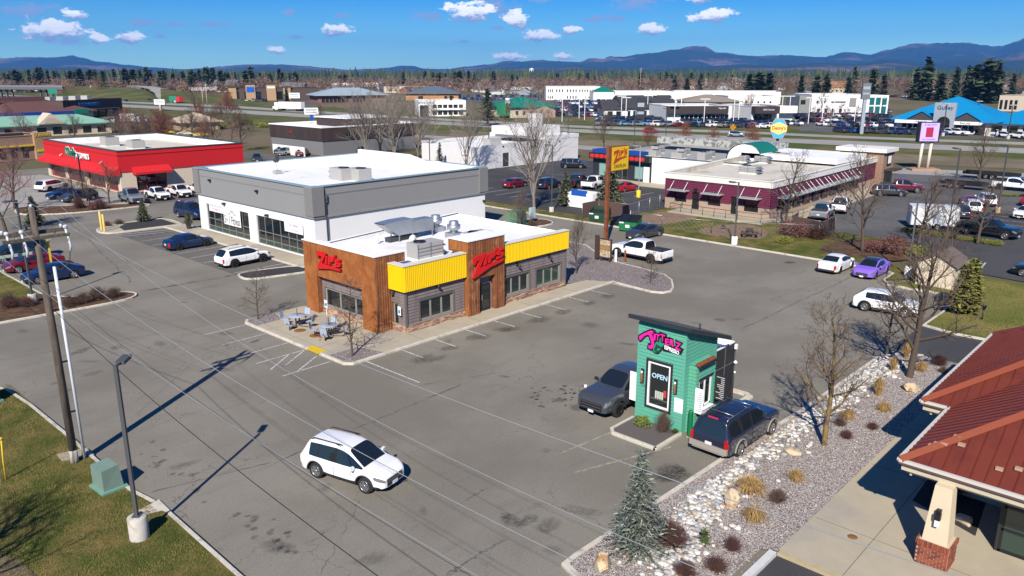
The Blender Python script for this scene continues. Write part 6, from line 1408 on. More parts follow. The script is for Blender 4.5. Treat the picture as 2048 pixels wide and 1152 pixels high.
hw_car('sedan','maroon','dark red car behind the bare trees on the highway',455,213,-84);hw_car('pickup','grey','grey pickup on the highway behind the cafe',705,224,-72)
bpy.data.scenes.remove(TMP)
# ================================================================ plants
BARKM=mat('grey_brown_bark',(.085,.062,.046),.9,var=(9,.3));BARKY=mat('lichen_yellow_bark',(.23,.15,.045),.9,col2=((.10,.075,.05),3.0,.4,.62));BARKP=mat('pale_grey_bark',(.19,.16,.135),.9,var=(6,.25))
TWIG=mat('brown_twigs',(.115,.08,.058),.9);TWIGP=mat('pale_grey_twigs',(.22,.185,.155),.9);TWIGR=mat('reddish_twigs',(.20,.075,.045),.9);TWIGK=mat('pinkish_twigs',(.24,.12,.115),.9)
def gen_tree(seed,h,spread=.38,style='round',n1=13,n2=6,n3=5,n4=3,trunk_r=None,thick=1.0,dmax=4):
 rg=random.Random(seed);tr=trunk_r or h*.016+.02
 TM,CM=MB(),MB()
 def rec(p,d,L,r,dep,t0=0.0):
  ns=(6,4,3,2,1)[dep];pts=[Vector(p)];dd=Vector(d);wob=(.05,.13,.2,.22,.2)[dep];upb=(.0,.10,.14,.16,.16)[dep]if style!='vase' else(.0,.05,.06,.05,.05)[dep]
  for i in range(ns):
   dd=(dd+Vector((rg.gauss(0,wob),rg.gauss(0,wob),rg.gauss(0,wob)+upb))).normalized();pts.append(pts[-1]+dd*(L/ns))
  rad=[r*(1-(.80 if dep==0 else .65)*i/ns)for i in range(ns+1)]
  rad=[max(q,.0052*thick)for q in rad]
  (TM if dep<=1 else CM).tube(pts,rad,(7,5,3,3,3)[dep],cap=False,smooth=dep<2)
  if dep>=dmax:return
  n=(n1,n2,n3,n4)[dep]
  for k in range(n):
   if dep==0:
    lo=.20 if style=='round' else(.07 if style=='vase' else .16);t_=lo+(.98-lo)*(k+rg.random())/n
   else:t_=.22+.78*(k+rg.random())/n
   f=t_*ns;i=min(int(f),ns-1);q=pts[i].lerp(pts[i+1],f-i);ax=(pts[i+1]-pts[i]).normalized()
   perp=ax.orthogonal().normalized();phi=k*2.399+rg.random()*.8;perp=Matrix.Rotation(phi,3,ax)@perp
   a_=(R(rg.uniform(42,66))if dep==0 else R(rg.uniform(30,58)))if style=='round' else(R(rg.uniform(14,30))if style=='vase' else R(rg.uniform(50,72)))
   if style=='round' and dep==0:a_*=(1.05-.45*t_)
   cd=(ax*math.cos(a_)+perp*math.sin(a_)).normalized()
   if dep==0:cl=h*spread*rg.uniform(.8,1.15)*(1.15-.75*t_ if style!='vase' else 1.25-.6*t_)
   else:cl=L*rg.uniform(.38,.62)*(1.05-.35*t_)
   rec(q,cd,cl,max(rad[i]*.55,.0052*thick),dep+1)
 rec((0,0,-.05),(0,0,1),h*(.92 if style!='vase' else .8),tr,0)
 return TM,CM
TREES={}
def tree_proto(key,bark,twig,*a,**k):
 TM,CM=gen_tree(*a,**k);TREES[key]=(TM.mesh('trunk',bark),CM.mesh('crown',twig),a[1])
tree_proto('r1',BARKY,TWIG,11,7.0,.36,'round',18,7,5,3);tree_proto('r2',BARKM,TWIG,12,8.5,.40,'round',17,7,5,3,trunk_r=.2);tree_proto('r3',BARKM,TWIG,13,8.0,.42,'round',15,7,5,3);tree_proto('s1',BARKM,TWIG,14,5.0,.28,'slender',20,5,4,2,trunk_r=.07)
tree_proto('s2',BARKM,TWIG,15,4.5,.30,'slender',18,5,4,2,trunk_r=.06);tree_proto('v1',BARKP,TWIGP,16,11.0,.62,'vase',20,7,5,3,trunk_r=.20);tree_proto('v2',BARKP,TWIGP,17,10.0,.62,'vase',18,7,5,3,trunk_r=.18);tree_proto('d1',BARKM,TWIG,18,6.0,.46,'round',15,8,6,3);tree_proto('k1',BARKM,TWIGK,19,9.0,.42,'round',16,8,6,3,thick=1.4);tree_proto('o1',BARKM,TWIGR,20,4.0,.48,'round',18,8,6,3,thick=1.3)
def tree(key,label,x,y,h,rz=0.0,z=.1,sw=1.0,group=None,name='bare_tree'):
 tm,cm,h0=TREES[key];t_=thing(name,label,'tree',(x,y,z),rz,group);s=h/h0;t_.scale=(s*sw,s*sw,s)
 link('trunk',tm,t_);link('crown',cm,t_);return t_
tree('r1','bare tree with yellow lichen trunk in the gravel bed behind the big suv',33.6,11.9,7.0,.4)
tree('r2','tall bare tree in the gravel bed nearest the red roof',45.2,11.8,8.8,1.2)
tree('s1','slim bare tree at the far end of the gravel bed',48.2,14.0,5.2,2.0,sw=1.3)
tree('s1','small bare tree in the gravel corner of the drive-in patio',25.75,37.3,5.3,.5,sw=1.0)
tree('s2','small bare tree at the left end of the patio',25.7,48.2,4.0,1.5,sw=1.1)
tree('d1','bare tree on the gravel beside the drive-in end wall',50.9,40.2,4.9,.3,sw=.75)
tree('s2','tiny bare tree near the rounded tip of the gravel island',52.5,33.8,3.1,2.5,sw=1.35)
tree('d1','bare tree by the green transformer behind the drive-in',62.0,56.8,4.2,1.1,z=.0)
tree('r3','large bare tree in the bark bed by the parked white and violet cars',76.4,25.6,9.6,.2)
tree('r3','bare tree before the plum restaurant corner',83.6,36.6,8.4,2.2)
tree('s2','small bare tree on the strip behind the white sedan',72.4,26.9,2.8,.9,sw=1.6)
tree('r2','bare tree behind the hedge right of the large one',84.2,22.9,7.2,2.6);tree('r3','bare tree in the hedge island left of the black pickup',88.6,21.6,6.0,4.0);tree('r2','bare tree in the hedge island before the black pickup',88.4,18.6,6.5,3.3)
tree('s1','bare young tree between shed and parking rows',75.0,17.8,5.0,3.1,sw=1.5)
tree('r3','bare tree by the far trailers at the frontage road',142.0,31.0,9.0,1.0,z=0)
tree('v1','tall vase-shaped pale tree before the white hall on the dark lot',73.1,64.7,11.6,.7)
tree('v2','vase-shaped pale tree left before the white hall',92.5,97.5,10.0,1.9,z=0)
for i,(px,py,h,k)in enumerate(((735,322,11,'v2'),(790,326,11.5,'v1'),(835,326,10.5,'v2'),(760,312,11,'v1'))):
 x,y=at(px,py);tree(k,('leftmost','nearest middle','rightmost','hindmost')[i]+' pale tree of the clump beside the brown cafe',x,y,h,i*1.3,z=0,sw=1.15)
for i,(px,py,h,k,lb)in enumerate(((219,408,5.2,'d1','dark bare tree in bark bed before the red shop corner'),(152,408,5.0,'r3','bare tree left in the bark bed by the red shop'),(180,414,4.4,'d1','low bare tree between two in the bark bed by the red shop'),(14,470,9.0,'k1','pinkish bare tree at the left edge by the road'),(30,420,8.0,'k1','pinkish bare tree behind the one at the left edge'))):
 x,y=at(px,py);tree(k,lb,x,y,h,i*1.7,sw=1.1)
for i,(px,py,h,k,lb)in enumerate(((150,288,7,'d1','bare tree left behind the red shop roof'),(238,290,8,'d1','bare tree behind the middle of the red shop roof'),(330,292,8,'o1','orange-brown tree behind the red shop roof'),(385,285,7,'d1','bare tree beside the cream gabled office'),(430,300,9,'d1','broad bare tree at the right end of the red shop roof'),(482,302,9,'d1','bare tree left of the brown cafe'),(395,232,13,'r3','tall thin bare tree behind the cream office'),(455,245,10,'o1','reddish bare tree right of the cream office'),(60,300,8,'k1','pink-brown tree before the green roofed mall'),(20,268,9,'k1','pink-brown tree at the left end of the green mall'))):
 x,y=at(px,py);tree(k,lb,x,y,h,i*2.1,z=0,sw=1.25)
for i,(px,py,h)in enumerate(((1295,302,5.6),(1365,305,6.2),(1425,306,5.2),(1506,312,6.4))):
 x,y=at(px,py);tree('o1',('first','second','third','fourth')[i]+' orange twiggy tree from the left along the frontage road',x,y,h,i*1.1,z=0,group='orange twiggy trees along the road')
x,y=at(1208,305);tree('d1','dark bare tree behind the yellow pylon sign',x,y,9.0,0.4,z=0)
tree('r2','bare street tree off the left edge whose shadow lies on the grass',-1.4,26.3,10.0,1.0,z=.1,sw=1.1)
def gen_conifer(seed,h,r,whorls,per,tufts,tuft=.16,droop=.25,base=.08,two=True,flat=.5,irregular=.25,wide=.42):
 rg=random.Random(seed);TM,CM=MB(),MB()
 TM.tube([(0,0,-.05),(0,0,h*.5),(0,0,h*.97)],[h*.02+.03,h*.012+.015,.012],6,cap=False)
 for i in range(whorls):
  t_=base+(1-base)*(i+rg.random()*.6)/whorls
  rr=r*(1-t_)**.85*rg.uniform(1-irregular,1+irregular*.6)+.05
  n=max(4,int(per*(1-t_*.5)))
  for k in range(n):
   a=2*math.pi*(k+rg.random()*.7)/n+i;L=rr*rg.uniform(.7,1.12);z0=t_*h
   ex,ey=math.cos(a),math.sin(a)
   tip=Vector((ex*L,ey*L,z0-droop*L+rg.uniform(-.05,.12)*L))
   if tuft<.5 and h<6:CM.tube([(0,0,z0),tip],[.012,.004],3,cap=False,mi=1)
   nt=max(2,int(tufts*(.4+.6*L/r)))
   for q in range(nt):
    f=(q+.5)/nt;p=Vector((0,0,z0)).lerp(tip,.12+.88*f);s=tuft*rg.uniform(.6,1.25)
    p+=Vector((rg.gauss(0,.25),rg.gauss(0,.25),rg.gauss(0,.2)))*s
    d=Vector((ex+rg.gauss(0,.55),ey+rg.gauss(0,.55),rg.gauss(.08,.35))).normalized();sd=d.cross(Vector((0,0,1))+Vector((rg.gauss(0,flat),rg.gauss(0,flat),0))).normalized()
    w_=s*wide;CM.add([p-d*s*.4-sd*w_*.5,p-d*s*.4+sd*w_*.5,p+d*s*.8+sd*w_*.15,p+d*s*.8-sd*w_*.15],[(0,1,2,3)],2 if(two and rg.random()<.3)else 0)
 return TM,CM
SPG=mat('blue_spruce_needles',(.12,.15,.12),.8);SPG2=mat('pale_spruce_needles',(.25,.285,.235),.8);CONG=mat('dark_conifer_needles',(.028,.048,.02),.85);CONG2=mat('olive_conifer_needles',(.06,.08,.03),.85);OLV=mat('olive_evergreen',(.085,.095,.055),.85);OLV2=mat('pale_olive_evergreen',(.16,.165,.10),.85);JUN=mat('juniper_green',(.125,.13,.03),.85);JUN2=mat('juniper_yellow_green',(.235,.205,.04),.85)
def conifer_proto(key,mats,*a,**k):TM,CM=gen_conifer(*a,**k);TREES[key]=(TM.mesh('trunk',BARKM),CM.mesh('crown',mats),a[1])
conifer_proto('spruce',[SPG,BARKM,SPG2],31,3.9,1.4,36,17,13,tuft=.135,droop=.32,base=.02,irregular=.35)
conifer_proto('ever',[OLV,BARKM,OLV2],32,5.0,1.7,38,15,11,tuft=.32,droop=-.1,base=.02,wide=.65)
conifer_proto('pine',[CONG,BARKM,CONG2],33,13.0,4.6,26,12,10,tuft=.9,droop=.05,base=.16,irregular=.5)
conifer_proto('pine2',[CONG,BARKM,CONG2],34,14.0,3.6,30,11,8,tuft=.85,droop=.25,base=.10,irregular=.35)
conifer_proto('arb',[JUN,BARKM,JUN2],35,3.7,.66,40,14,9,tuft=.24,droop=-.9,base=.01,irregular=.1,wide=.75)
tree('spruce','dense blue-grey spruce at the near corner of the gravel bed',20.9,13.45,3.95,0,name='spruce_tree')
tree('arb','yellow-green columnar evergreen nearest the shed',61.4,12.9,3.8,0,name='columnar_evergreen',sw=1.35);tree('arb','yellow-green columnar evergreen nearest the camera by the shed',60.5,13.1,3.6,2,name='columnar_evergreen',sw=1.3)
for px,py,h,lb,k in((1218,420,6.0,'bushy grey-green evergreen behind the rust sign post','ever'),(1131,412,4.2,'slim grey-green evergreen left of the rust sign post','ever'),(288,444,2.5,'small cone evergreen in the dark mulch island','ever'),(880,336,4.5,'open evergreen at the white hall corner','pine2'),(70,452,3.2,'dark evergreen behind the wooden utility pole','ever')):
 x,y=at(px,py);tree(k,lb,x,y,h,px,name='evergreen_tree',sw=.9 if px==1131 else 1.0)
link('crown',TREES['ever'][1],pl,(0,0,.55),scale=.30);link('trunk',TREES['ever'][0],pl,(0,0,.55),scale=.30)
def gen_shrub(seed,r,h,n,m,blade=.10,upright=.4,leaf=False,th=.006):
 rg=random.Random(seed);mb=MB()
 for i in range(n):
  a=rg.uniform(0,2*math.pi);el=rg.betavariate(2,2-upright)*math.pi/2;L=rg.uniform(.55,1.05)
  d=Vector((math.cos(a)*math.cos(el)*r,math.sin(a)*math.cos(el)*r,math.sin(el)*h))*L
  p0=Vector((rg.gauss(0,r*.10),rg.gauss(0,r*.10),0));p1=p0+d*.55+Vector((rg.gauss(0,.04),rg.gauss(0,.04),.03));p2=p0+d
  if not leaf:
   mb.tube([p0,p1,p2],[th*1.3,th,th*.5],3,cap=False)
   for q in range(2):e=p1.lerp(p2,rg.random());mb.tube([e,e+Vector((rg.gauss(0,1),rg.gauss(0,1),rg.gauss(.4,.8))).normalized()*r*.28],[th*.7,th*.4],3,cap=False)
  else:
   for q in range(3):
    e=p0.lerp(p2,.45+.55*rg.random());u=Vector((rg.gauss(0,1),rg.gauss(0,1),rg.gauss(.3,.8))).normalized();v=u.orthogonal().normalized();s=blade*rg.uniform(.6,1.3)
    mb.add([e-v*s*.4,e+u*s*.5,e+v*s*.4,e-u*s*.5],[(0,1,2,3)],1 if rg.random()<.4 else 0)
 return mb
def gen_grass(seed,r,h,n,arch=.55):
 rg=random.Random(seed);mb=MB()
 for i in range(n):
  a=rg.uniform(0,2*math.pi);o=Vector((rg.gauss(0,r*.14),rg.gauss(0,r*.14),0));ex=Vector((math.cos(a),math.sin(a),0));k=rg.random()**.7;H_=h*rg.uniform(.6,1.05)*(1-.45*k);Rr=r*k;s=Vector((-math.sin(a),math.cos(a),0))*.008
  p=[o,o+ex*Rr*.35+Vector((0,0,H_*.7)),o+ex*Rr*.8+Vector((0,0,H_)),o+ex*Rr*1.15+Vector((0,0,H_*(1-arch*k)))]
  mb.add([p[0]-s,p[0]+s,p[1]+s,p[1]-s,p[2]+s*.8,p[2]-s*.8,p[3]],[(0,1,2,3),(3,2,4,5),(5,4,6)],rg.randrange(2))
 return mb
BLON=mat('blond_dry_grass',(.44,.29,.11),.85);BLON2=mat('tawny_dry_grass',(.30,.175,.06),.85);DRK=mat('dark_red_brown_twigs',(.105,.048,.038),.9);DRK2=mat('brown_grey_twigs',(.12,.075,.055),.9);GRNL=mat('yellow_green_leaf',(.13,.16,.02),.8);GRNL2=mat('green_leaf',(.06,.10,.018),.8);BUDR=mat('reddish_bud',(.16,.05,.045),.85)
SHR={'g1':(gen_grass(1,.62,.85,520),[BLON,BLON2]),'g2':(gen_grass(2,.38,1.25,360,.25),[BLON,BLON2]),'b1':(gen_shrub(3,.72,.78,430,None,upright=.6),[DRK]),'b2':(gen_shrub(4,.62,.6,320,None),[DRK2]),'l1':(gen_shrub(5,.5,.45,420,None,.09,leaf=True),[GRNL,GRNL2]),'r1':(gen_shrub(6,1.3,1.5,900,None,.13,.7,True),[BUDR,DRK2]),'y1':(gen_shrub(7,1.2,1.0,800,None,.13,.5,True),[GRNL,JUN2]),'c1':(gen_shrub(8,.18,.75,160,None,.10,.9,True),[GRNL2,CONG2]),'bb':(gen_shrub(9,.55,.95,300,None,.06,.8),[DRK2])}
SHR={k:(v[0].mesh({'g':'blades'}.get(k[0],'foliage'),v[1]))for k,v in SHR.items()}
def shrub(key,name,label,px,py,s=1.0,z=.11,sz=None,cat='shrub',group=None,xy=None):
 x,y=xy or at(px,py,z);o=link(name,SHR[key],None,(x,y,z),rnd.uniform(0,6),(s*rnd.uniform(.85,1.2),s*rnd.uniform(.85,1.2),(sz or s)*rnd.uniform(.85,1.15)),label=label,category=cat,group=group);return o
for px,py,k,s,lb in((1500,985,'g1',1.05,'blond ornamental grass behind the upright tan boulder'),(1508,1042,'g1',.95,'blond ornamental grass in front of the upright tan boulder'),(1592,962,'g1',.72,'blond grass tuft nearest the concrete walk'),(1756,790,'g2',.95,'tall narrow blond grass beside the rock swath'),(1767,822,'g1',.7,'low blond grass near the concrete walk shadow'),(1785,742,'g2',.8,'blond grass left of the tall bare trunk'),(1842,742,'g1',.75,'blond grass right of the tall bare trunk'),(1812,716,'g2',1.0,'blond grass behind the tall bare trunk'),(1696,838,'g1',.7,'blond grass in the white rocks behind the lichen tree')):shrub(k,'ornamental_grass',lb,px,py,s,cat='grass')
for px,py,k,s,lb in((1342,1092,'b1',1.15,'large dark red-brown shrub beside the spruce'),(1465,1100,'b1',.62,'round dark shrub in the gravel before the walk'),(1432,1140,'b1',.62,'dark shrub near the bottom edge by the white kerb'),(1370,1152,'b1',.7,'dark shrub at the bottom edge below the rocks'),(1556,1002,'b2',.85,'twiggy grey-brown shrub beside the grass tufts'),(1680,850,'b2',.7,'twiggy shrub behind the lichen trunk'),(1693,876,'b1',.5,'small red-brown shrub by the concrete walk'),(1745,858,'b1',.5,'small red-brown shrub at the edge of the roof shadow'),(1878,730,'b1',.8,'red-brown shrub at the far corner of the gravel'),(1886,745,'b2',.6,'low dark shrub at the far end of the walk')):shrub(k,'bare_shrub',lb,px,py,s)
shrub('c1','upright_green_shrub','small upright green plant alone in the gravel',1408,1090,1.0)
shrub('l1','low_green_shrub','bright yellow-green shrub in the booth planter',1285,850,.95);shrub('bb','bare_shrub','tangled reddish shrub in the booth planter',1326,862,1.1);shrub('l1','low_green_shrub','small dark green shrub at the booth planter corner',1350,866,.5)
for i,(px,py,s)in enumerate(((1575,470,1.0),(1600,474,1.05),(1632,478,1.1))):shrub('r1','red_twig_shrub',('left','middle','right')[i]+' red-brown shrub of the clump before the wooden enclosure',px,py,s)
for i,(px,py,s)in enumerate(((1745,503,.85),(1785,508,1.15),(1800,505,.9))):shrub('r1','red_twig_shrub',('left','middle','right')[i]+' red-brown shrub in the bed left of the shed',px,py,s)
shrub('y1','low_green_shrub','low yellow-green shrub left of the red-brown clump',1568,484,.9,sz=.5);shrub('y1','low_green_shrub','round yellow-green shrub behind the shed lamp post',1834,510,1.0)
for i in range(12):u=i/11;shrub('y1','hedge_shrub','clipped yellow-green hedge shrub in the island kerb row',0,0,.62,.05,.42,group='hedge shrubs in the parking island',xy=(90.3-1.2*u,26.0-9.0*u))
for i in range(6):shrub('y1','hedge_shrub','low green hedge shrub in the far island by the work pickup',0,0,.7,.02,.4,group='hedge shrubs in the far island',xy=(127+.5*i,24.2-1.0*i))
for i,(px,py,k,s)in enumerate(((195,598,'b2',1.7),(228,594,'b2',1.5),(165,606,'b2',1.4),(140,612,'b2',1.2),(20,615,'b1',1.3),(55,612,'b1',1.1))):shrub(k,'bare_shrub',('tallest twiggy shrub in the left bark finger','twiggy shrub nearest the tip of the bark finger','middle twiggy shrub in the bark finger','low twiggy shrub left in the bark finger','dark shrub at the far left kerb','dark shrub by the far left lamp base')[i],px,py,s)
for i,(px,py,k,s)in enumerate(((238,448,'b2',1.1),(215,452,'b2',.9),(160,416,'b1',1.6),(200,418,'b1',1.6),(185,420,'r1',.6))):shrub(k,'bare_shrub',('round brown shrub in the mulch island','brown shrub by the yellow bollards','dark shrub left in the bark bed by the red shop','dark shrub right in the bark bed by the red shop','low red shrub in the bark bed by the red shop')[i],px,py,s)
for i,(px,py)in enumerate(((1040,458),(995,452),(1065,452))):shrub('b2','bare_shrub',('middle','left','right')[i]+' twiggy shrub by the green transformer',px,py,1.0)
shrub('b1','bare_shrub','dark shrub in the shaded bed beside the brick column',0,0,1.2,xy=(33.0,6.5));shrub('b1','bare_shrub','dark shrub in the shaded bed near the eave',0,0,1.0,xy=(34.8,6.6))
shrub('y1','low_green_shrub','yellow-green bush by the highway frontage cars',2030,275,2.0)
ico=[(0,-.526,.851),(0,.526,.851),(0,-.526,-.851),(0,.526,-.851),(.526,.851,0),(-.526,.851,0),(.526,-.851,0),(-.526,-.851,0),(.851,0,.526),(.851,0,-.526),(-.851,0,.526),(-.851,0,-.526)]
icf=[(1,0,8),(0,1,10),(2,3,9),(3,2,11),(4,5,1),(5,4,3),(6,7,2),(7,6,0),(8,9,4),(9,8,6),(10,11,7),(11,10,5),(8,4,1),(10,1,5),(9,3,4),(11,5,3),(8,0,6),(10,7,0),(9,6,2),(11,2,7)]
STN=[mat('river_stone_'+n_,c_,.8,var=(14,.15))for n_,c_ in(('white',(.62,.60,.56)),('grey',(.36,.355,.34)),('blue_grey',(.27,.285,.295)),('tan',(.42,.33,.23)),('pale',(.52,.49,.44)),('dark',(.15,.145,.14)))]
stone_me=[]
for i in range(18):
 rg=random.Random(500+i);sx,sy,sz=rg.uniform(.75,1.25),rg.uniform(.65,1.0),rg.uniform(.4,.65)
 mb=MB();mb.add([(x*sx*rg.uniform(.85,1.15),y*sy*rg.uniform(.85,1.15),z*sz*rg.uniform(.85,1.1))for x,y,z in ico],icf,0,i%3!=0);stone_me.append(mb.mesh('stone',STN[(0,0,4,1,0,2,4,1,3,0,4,5,0,1,4,0,2,1)[i]]))
swath=smooth_path([at(1325,1160),at(1350,1105),at(1385,1050),at(1400,1005),at(1440,955),at(1490,915),at(1545,885),at(1610,845),at(1690,790),at(1740,755),at(1775,728)],10)
cand=[]
for i in range(3400):
 k=rnd.randrange(len(swath)-1);c=Vector(swath[k]).lerp(Vector(swath[k+1]),rnd.random());wd=.95+.3*math.sin(k*.35)
 x,y=c.x+rnd.gauss(0,.35)*wd*1.6,c.y+rnd.gauss(0,.35)*wd*1.4
 if y>14.05 or y<9.9 or x<18.9 or x>48.5:continue
 cand.append((x,y,rnd.choice((.06,.075,.09,.105,.125,.15))*rnd.uniform(.8,1.15)))
cand.sort(key=lambda q:-q[2]/math.hypot(q[0],q[1]))
for x,y,s in cand[:300]:
 o=link('stone',stone_me[rnd.randrange(18)],bed,(x,y,.11+s*.3),rnd.uniform(0,6),s)
mb=MB()
for x,y,s in cand[300:]+[(rnd.uniform(19,48),rnd.uniform(10,14),rnd.uniform(.02,.04))for _ in range(1500)]:
 a=rnd.uniform(0,6);ca_,sa_=math.cos(a),math.sin(a);k1,k2=rnd.uniform(.75,1.2),rnd.uniform(.4,.6)
 mb.add([(x+s*(px_*k1*ca_-py_*.85*sa_),y+s*(px_*k1*sa_+py_*.85*ca_),.11+s*.3+s*pz_*k2)for px_,py_,pz_ in ico],icf,rnd.choice((0,0,4,4,1,1,2,3,5)),True)
mb.build('pebbles',STN,bed,kind='stuff')
BOULD=mat('tan_orange_boulder',(.50,.40,.27),.9,col2=((.33,.18,.07),2.6,.52,.62),var=(7,.2),bump=(9,.03))
def boulder(label,px,py,sx,sy,sz,seed,z=.11):
 x,y=at(px,py,z);rg=random.Random(seed);bm=bmesh.new();bmesh.ops.create_icosphere(bm,subdivisions=3,radius=1)
 pls=[(Vector((rg.gauss(0,1),rg.gauss(0,1),rg.gauss(0,.8))).normalized(),rg.uniform(.55,.85))for _ in range(11)]
 for v in bm.verts:
  for pn,pd in pls:
   k_=v.co.dot(pn)
   if k_>pd:v.co-=pn*(k_-pd)
  n_=mnoise.noise(v.co*1.6+Vector((seed,0,0)))*.14+mnoise.noise(v.co*4+Vector((0,seed,0)))*.07;c_=v.co*(1+n_);c_.x=max(-.8,min(.8,c_.x));c_.y=max(-.75,min(.75,c_.y));v.co=Vector((c_.x*sx,c_.y*sy,(c_.z+.55)*sz))
 me=bpy.data.meshes.new('boulder');bm.to_mesh(me);bm.free();me.materials.append(BOULD)
 for p in me.polygons:p.use_smooth=True
 me.set_sharp_from_angle(angle=R(28));link('boulder',me,None,(x,y,z-.05),rg.uniform(0,6),label=label,category='boulder')
boulder('upright tan boulder between the blond grasses',1462,1012,.34,.30,.52,3);boulder('tan boulder in the near corner of the gravel bed',1205,1138,.42,.36,.48,7);boulder('flat tan boulder below the tall bare tree',1822,780,.62,.42,.28,11);boulder('flat grey-tan boulder in the rock swath by the lichen tree',1585,905,.5,.35,.16,14);boulder('brown boulder in the shadow of the porch',1925,1045,.4,.3,.3,21)
def blades(name,n,fn,m,hmin,hmax):
 rg=np.random.default_rng(5);V=np.zeros((n,3,3),np.float32);xy=fn(rg,n);a=rg.uniform(0,6.28,n);h=rg.uniform(hmin,hmax,n);w_=rg.uniform(.006,.014,n)
 V[:,0,0]=xy[:,0]-np.cos(a)*w_;V[:,0,1]=xy[:,1]-np.sin(a)*w_;V[:,1,0]=xy[:,0]+np.cos(a)*w_;V[:,1,1]=xy[:,1]+np.sin(a)*w_;V[:,2,0]=xy[:,0]+rg.normal(0,.03,n);V[:,2,1]=xy[:,1]+rg.normal(0,.03,n);V[:,0,2]=V[:,1,2]=.095;V[:,2,2]=.10+h
 me=bpy.data.meshes.new(name);me.vertices.add(3*n);me.vertices.foreach_set('co',V.ravel());me.loops.add(3*n);me.loops.foreach_set('vertex_index',np.arange(3*n,dtype=np.int32));me.polygons.add(n);me.polygons.foreach_set('loop_start',np.arange(0,3*n,3,dtype=np.int32));me.polygons.foreach_set('loop_total',np.full(n,3,dtype=np.int32));me.update();me.validate();me.materials.append(m)
 return link(name,me,None,label=None,kind='stuff')
b_=blades('grass',130000,lambda g,n:np.stack([10.3-g.uniform(0,1,n)**1.0*8.5,g.uniform(20,47.5,n)],1),mat('strip_blades',(.085,.105,.022),.9,col2=((.23,.18,.06),.5,.38,.62)),.03,.085);b_['label']='short mixed green and tan grass of the left strip';b_['category']='grass'
b_=blades('grass',50000,lambda g,n:np.stack([g.uniform(56,72,n),g.uniform(8.5,14,n)],1),mat('lawn_blades',(.12,.14,.03),.9,col2=((.25,.20,.07),.25,.4,.64)),.03,.08);b_['label']='lawn grass beyond the dark driveway';b_['category']='grass'
for i in range(26):
 px,py=rnd.uniform(225,520),rnd.uniform(256,300);x,y=at(px,py);k=rnd.choice(('d1','d1','o1','r3','k1'));tree(k,'bare brown tree in the thicket behind the red shop',x,y,rnd.uniform(4.5,8),rnd.uniform(0,6),z=0,sw=1.3,group='thicket trees behind the red shop')
for i in range(16):
 x,y=at(rnd.uniform(430,530),rnd.uniform(248,256));shrub('y1','hedge_shrub','dark green hedge bush along the verge left of the brown cafe',0,0,1.5,0,1.2,group='hedge bushes along the verge',xy=(x,y))
# ================================================================ street furniture
WOOD=mat('weathered_pole_wood',(.115,.092,.072),.95,streak=((.07,.055,.045),9,.4,.65),var=(12,.25));WOODW=mat('whitened_pole_foot',(.40,.385,.36),.9,streak=((.14,.11,.09),9,.45,.6));GREY=mat('grey_pole_paint',(.085,.088,.094),.5,.2);CONB=mat('lamp_base_concrete',(.47,.44,.39),.9,var=(5,.2),bump=(25,.01),col2=((.34,.29,.23),2,.5,.7));PORC=mat('pale_porcelain',(.50,.53,.56),.3);WIRE=mat('bare_aluminium_wire',(.46,.47,.47),.4,.5);WIREK=mat('black_cable',(.015,.015,.016),.6);PVC=mat('grey_white_conduit',(.55,.57,.60),.5)
up=thing('utility_pole','tall weathered wooden utility pole with crossarm beside the left kerb','utility pole',(9.56,35.2,.08))
MB().tube([(0,0,.62),(-.02,0,6),(-.09,0,11.3)],[.165,.15,.115],14).build('shaft',WOOD,up);MB().tube([(0.004,0,-.1),(0,0,.62)],[.175,.166],14).build('painted_foot',WOODW,up)
MB().box(-1.3,1.12,.13,.25,10.15,10.3).build('crossarm',WOOD,up);MB().box(-1.32,1.1,-.26,-.14,10.0,10.12).build('crossarm',WOOD,up);MB().box(-1.5,-.1,.0,.1,9.4,9.5).build('crossarm',mat('fibreglass_arm',(.35,.42,.38),.5),up)
mb=MB();mb.tube([(.75,.19,10.2),(0.05,.12,9.4)],.02,5);mb.tube([(-.85,.19,10.2),(-.15,.12,9.4)],.02,5);mb.build('arm_brace',GALV,up)
for i,(x,z)in enumerate(((-1.14,10.15),(-.62,10.15),(.98,10.15))):
 mb=MB();mb.lathe([(0,.42),(.09,.40),(.1,.3),(.05,.26)],10,(x,-.2,z-.1));mb.tube([(x,-.2,z+.15),(x+.04,-.2,z-.35)],.045,8);mb.tube([(x+.02,-.2,z-.1),(x+.1,-.2,z-.55),(x+.06,-.2,z-.8)],.05,8);ins=mb.build('fused_cutout',PORC,up)
for i,x in enumerate((-1.2,-.05,.94)):MB().lathe([(.03,0),(.07,.03),(.05,.07),(.08,.1),(.05,.15),(0,.17)],10,(x if x!=-.05 else-.09,.19 if x!=-.05 else 0,10.3 if x!=-.05 else 11.25)).build('insulator',PORC,up)
MB().tube([(1.02,-.2,9.35),(.95,-.2,8.9),(.6,-.1,8.6),(.42,.05,8.8)],.02,6).build('jumper_cable',WIREK,up)
MB().tube([(.42,.06,-.1),(.42,.06,8.75)],.065,10).build('conduit',PVC,up);mb=MB();[mb.box(0,.42,.03,.09,z,z+.06)for z in(2.3,4.6,6.9)];mb.build('standoff_bracket',DARKG,up);MB().box(.30,.37,.05,.16,8.95,9.9).build('warning_marker',mat('yellow_marker',(.7,.45,.02),.6),up)
def wire(label,pts,r,m,sag=0.0):
 """spans with sag"""
 P_=[]
 for i in range(len(pts)-1):
  a,b=Vector(pts[i]),Vector(pts[i+1]);n=26
  for k in range(n+(1 if i==len(pts)-2 else 0)):t_=k/n;p=a.lerp(b,t_);p.z-=sag*4*t_*(1-t_);P_.append(p)
 MB().tube(P_,r,5,cap=False).build('overhead_wire',m,None,label=label,category='wire',group='overhead wires')
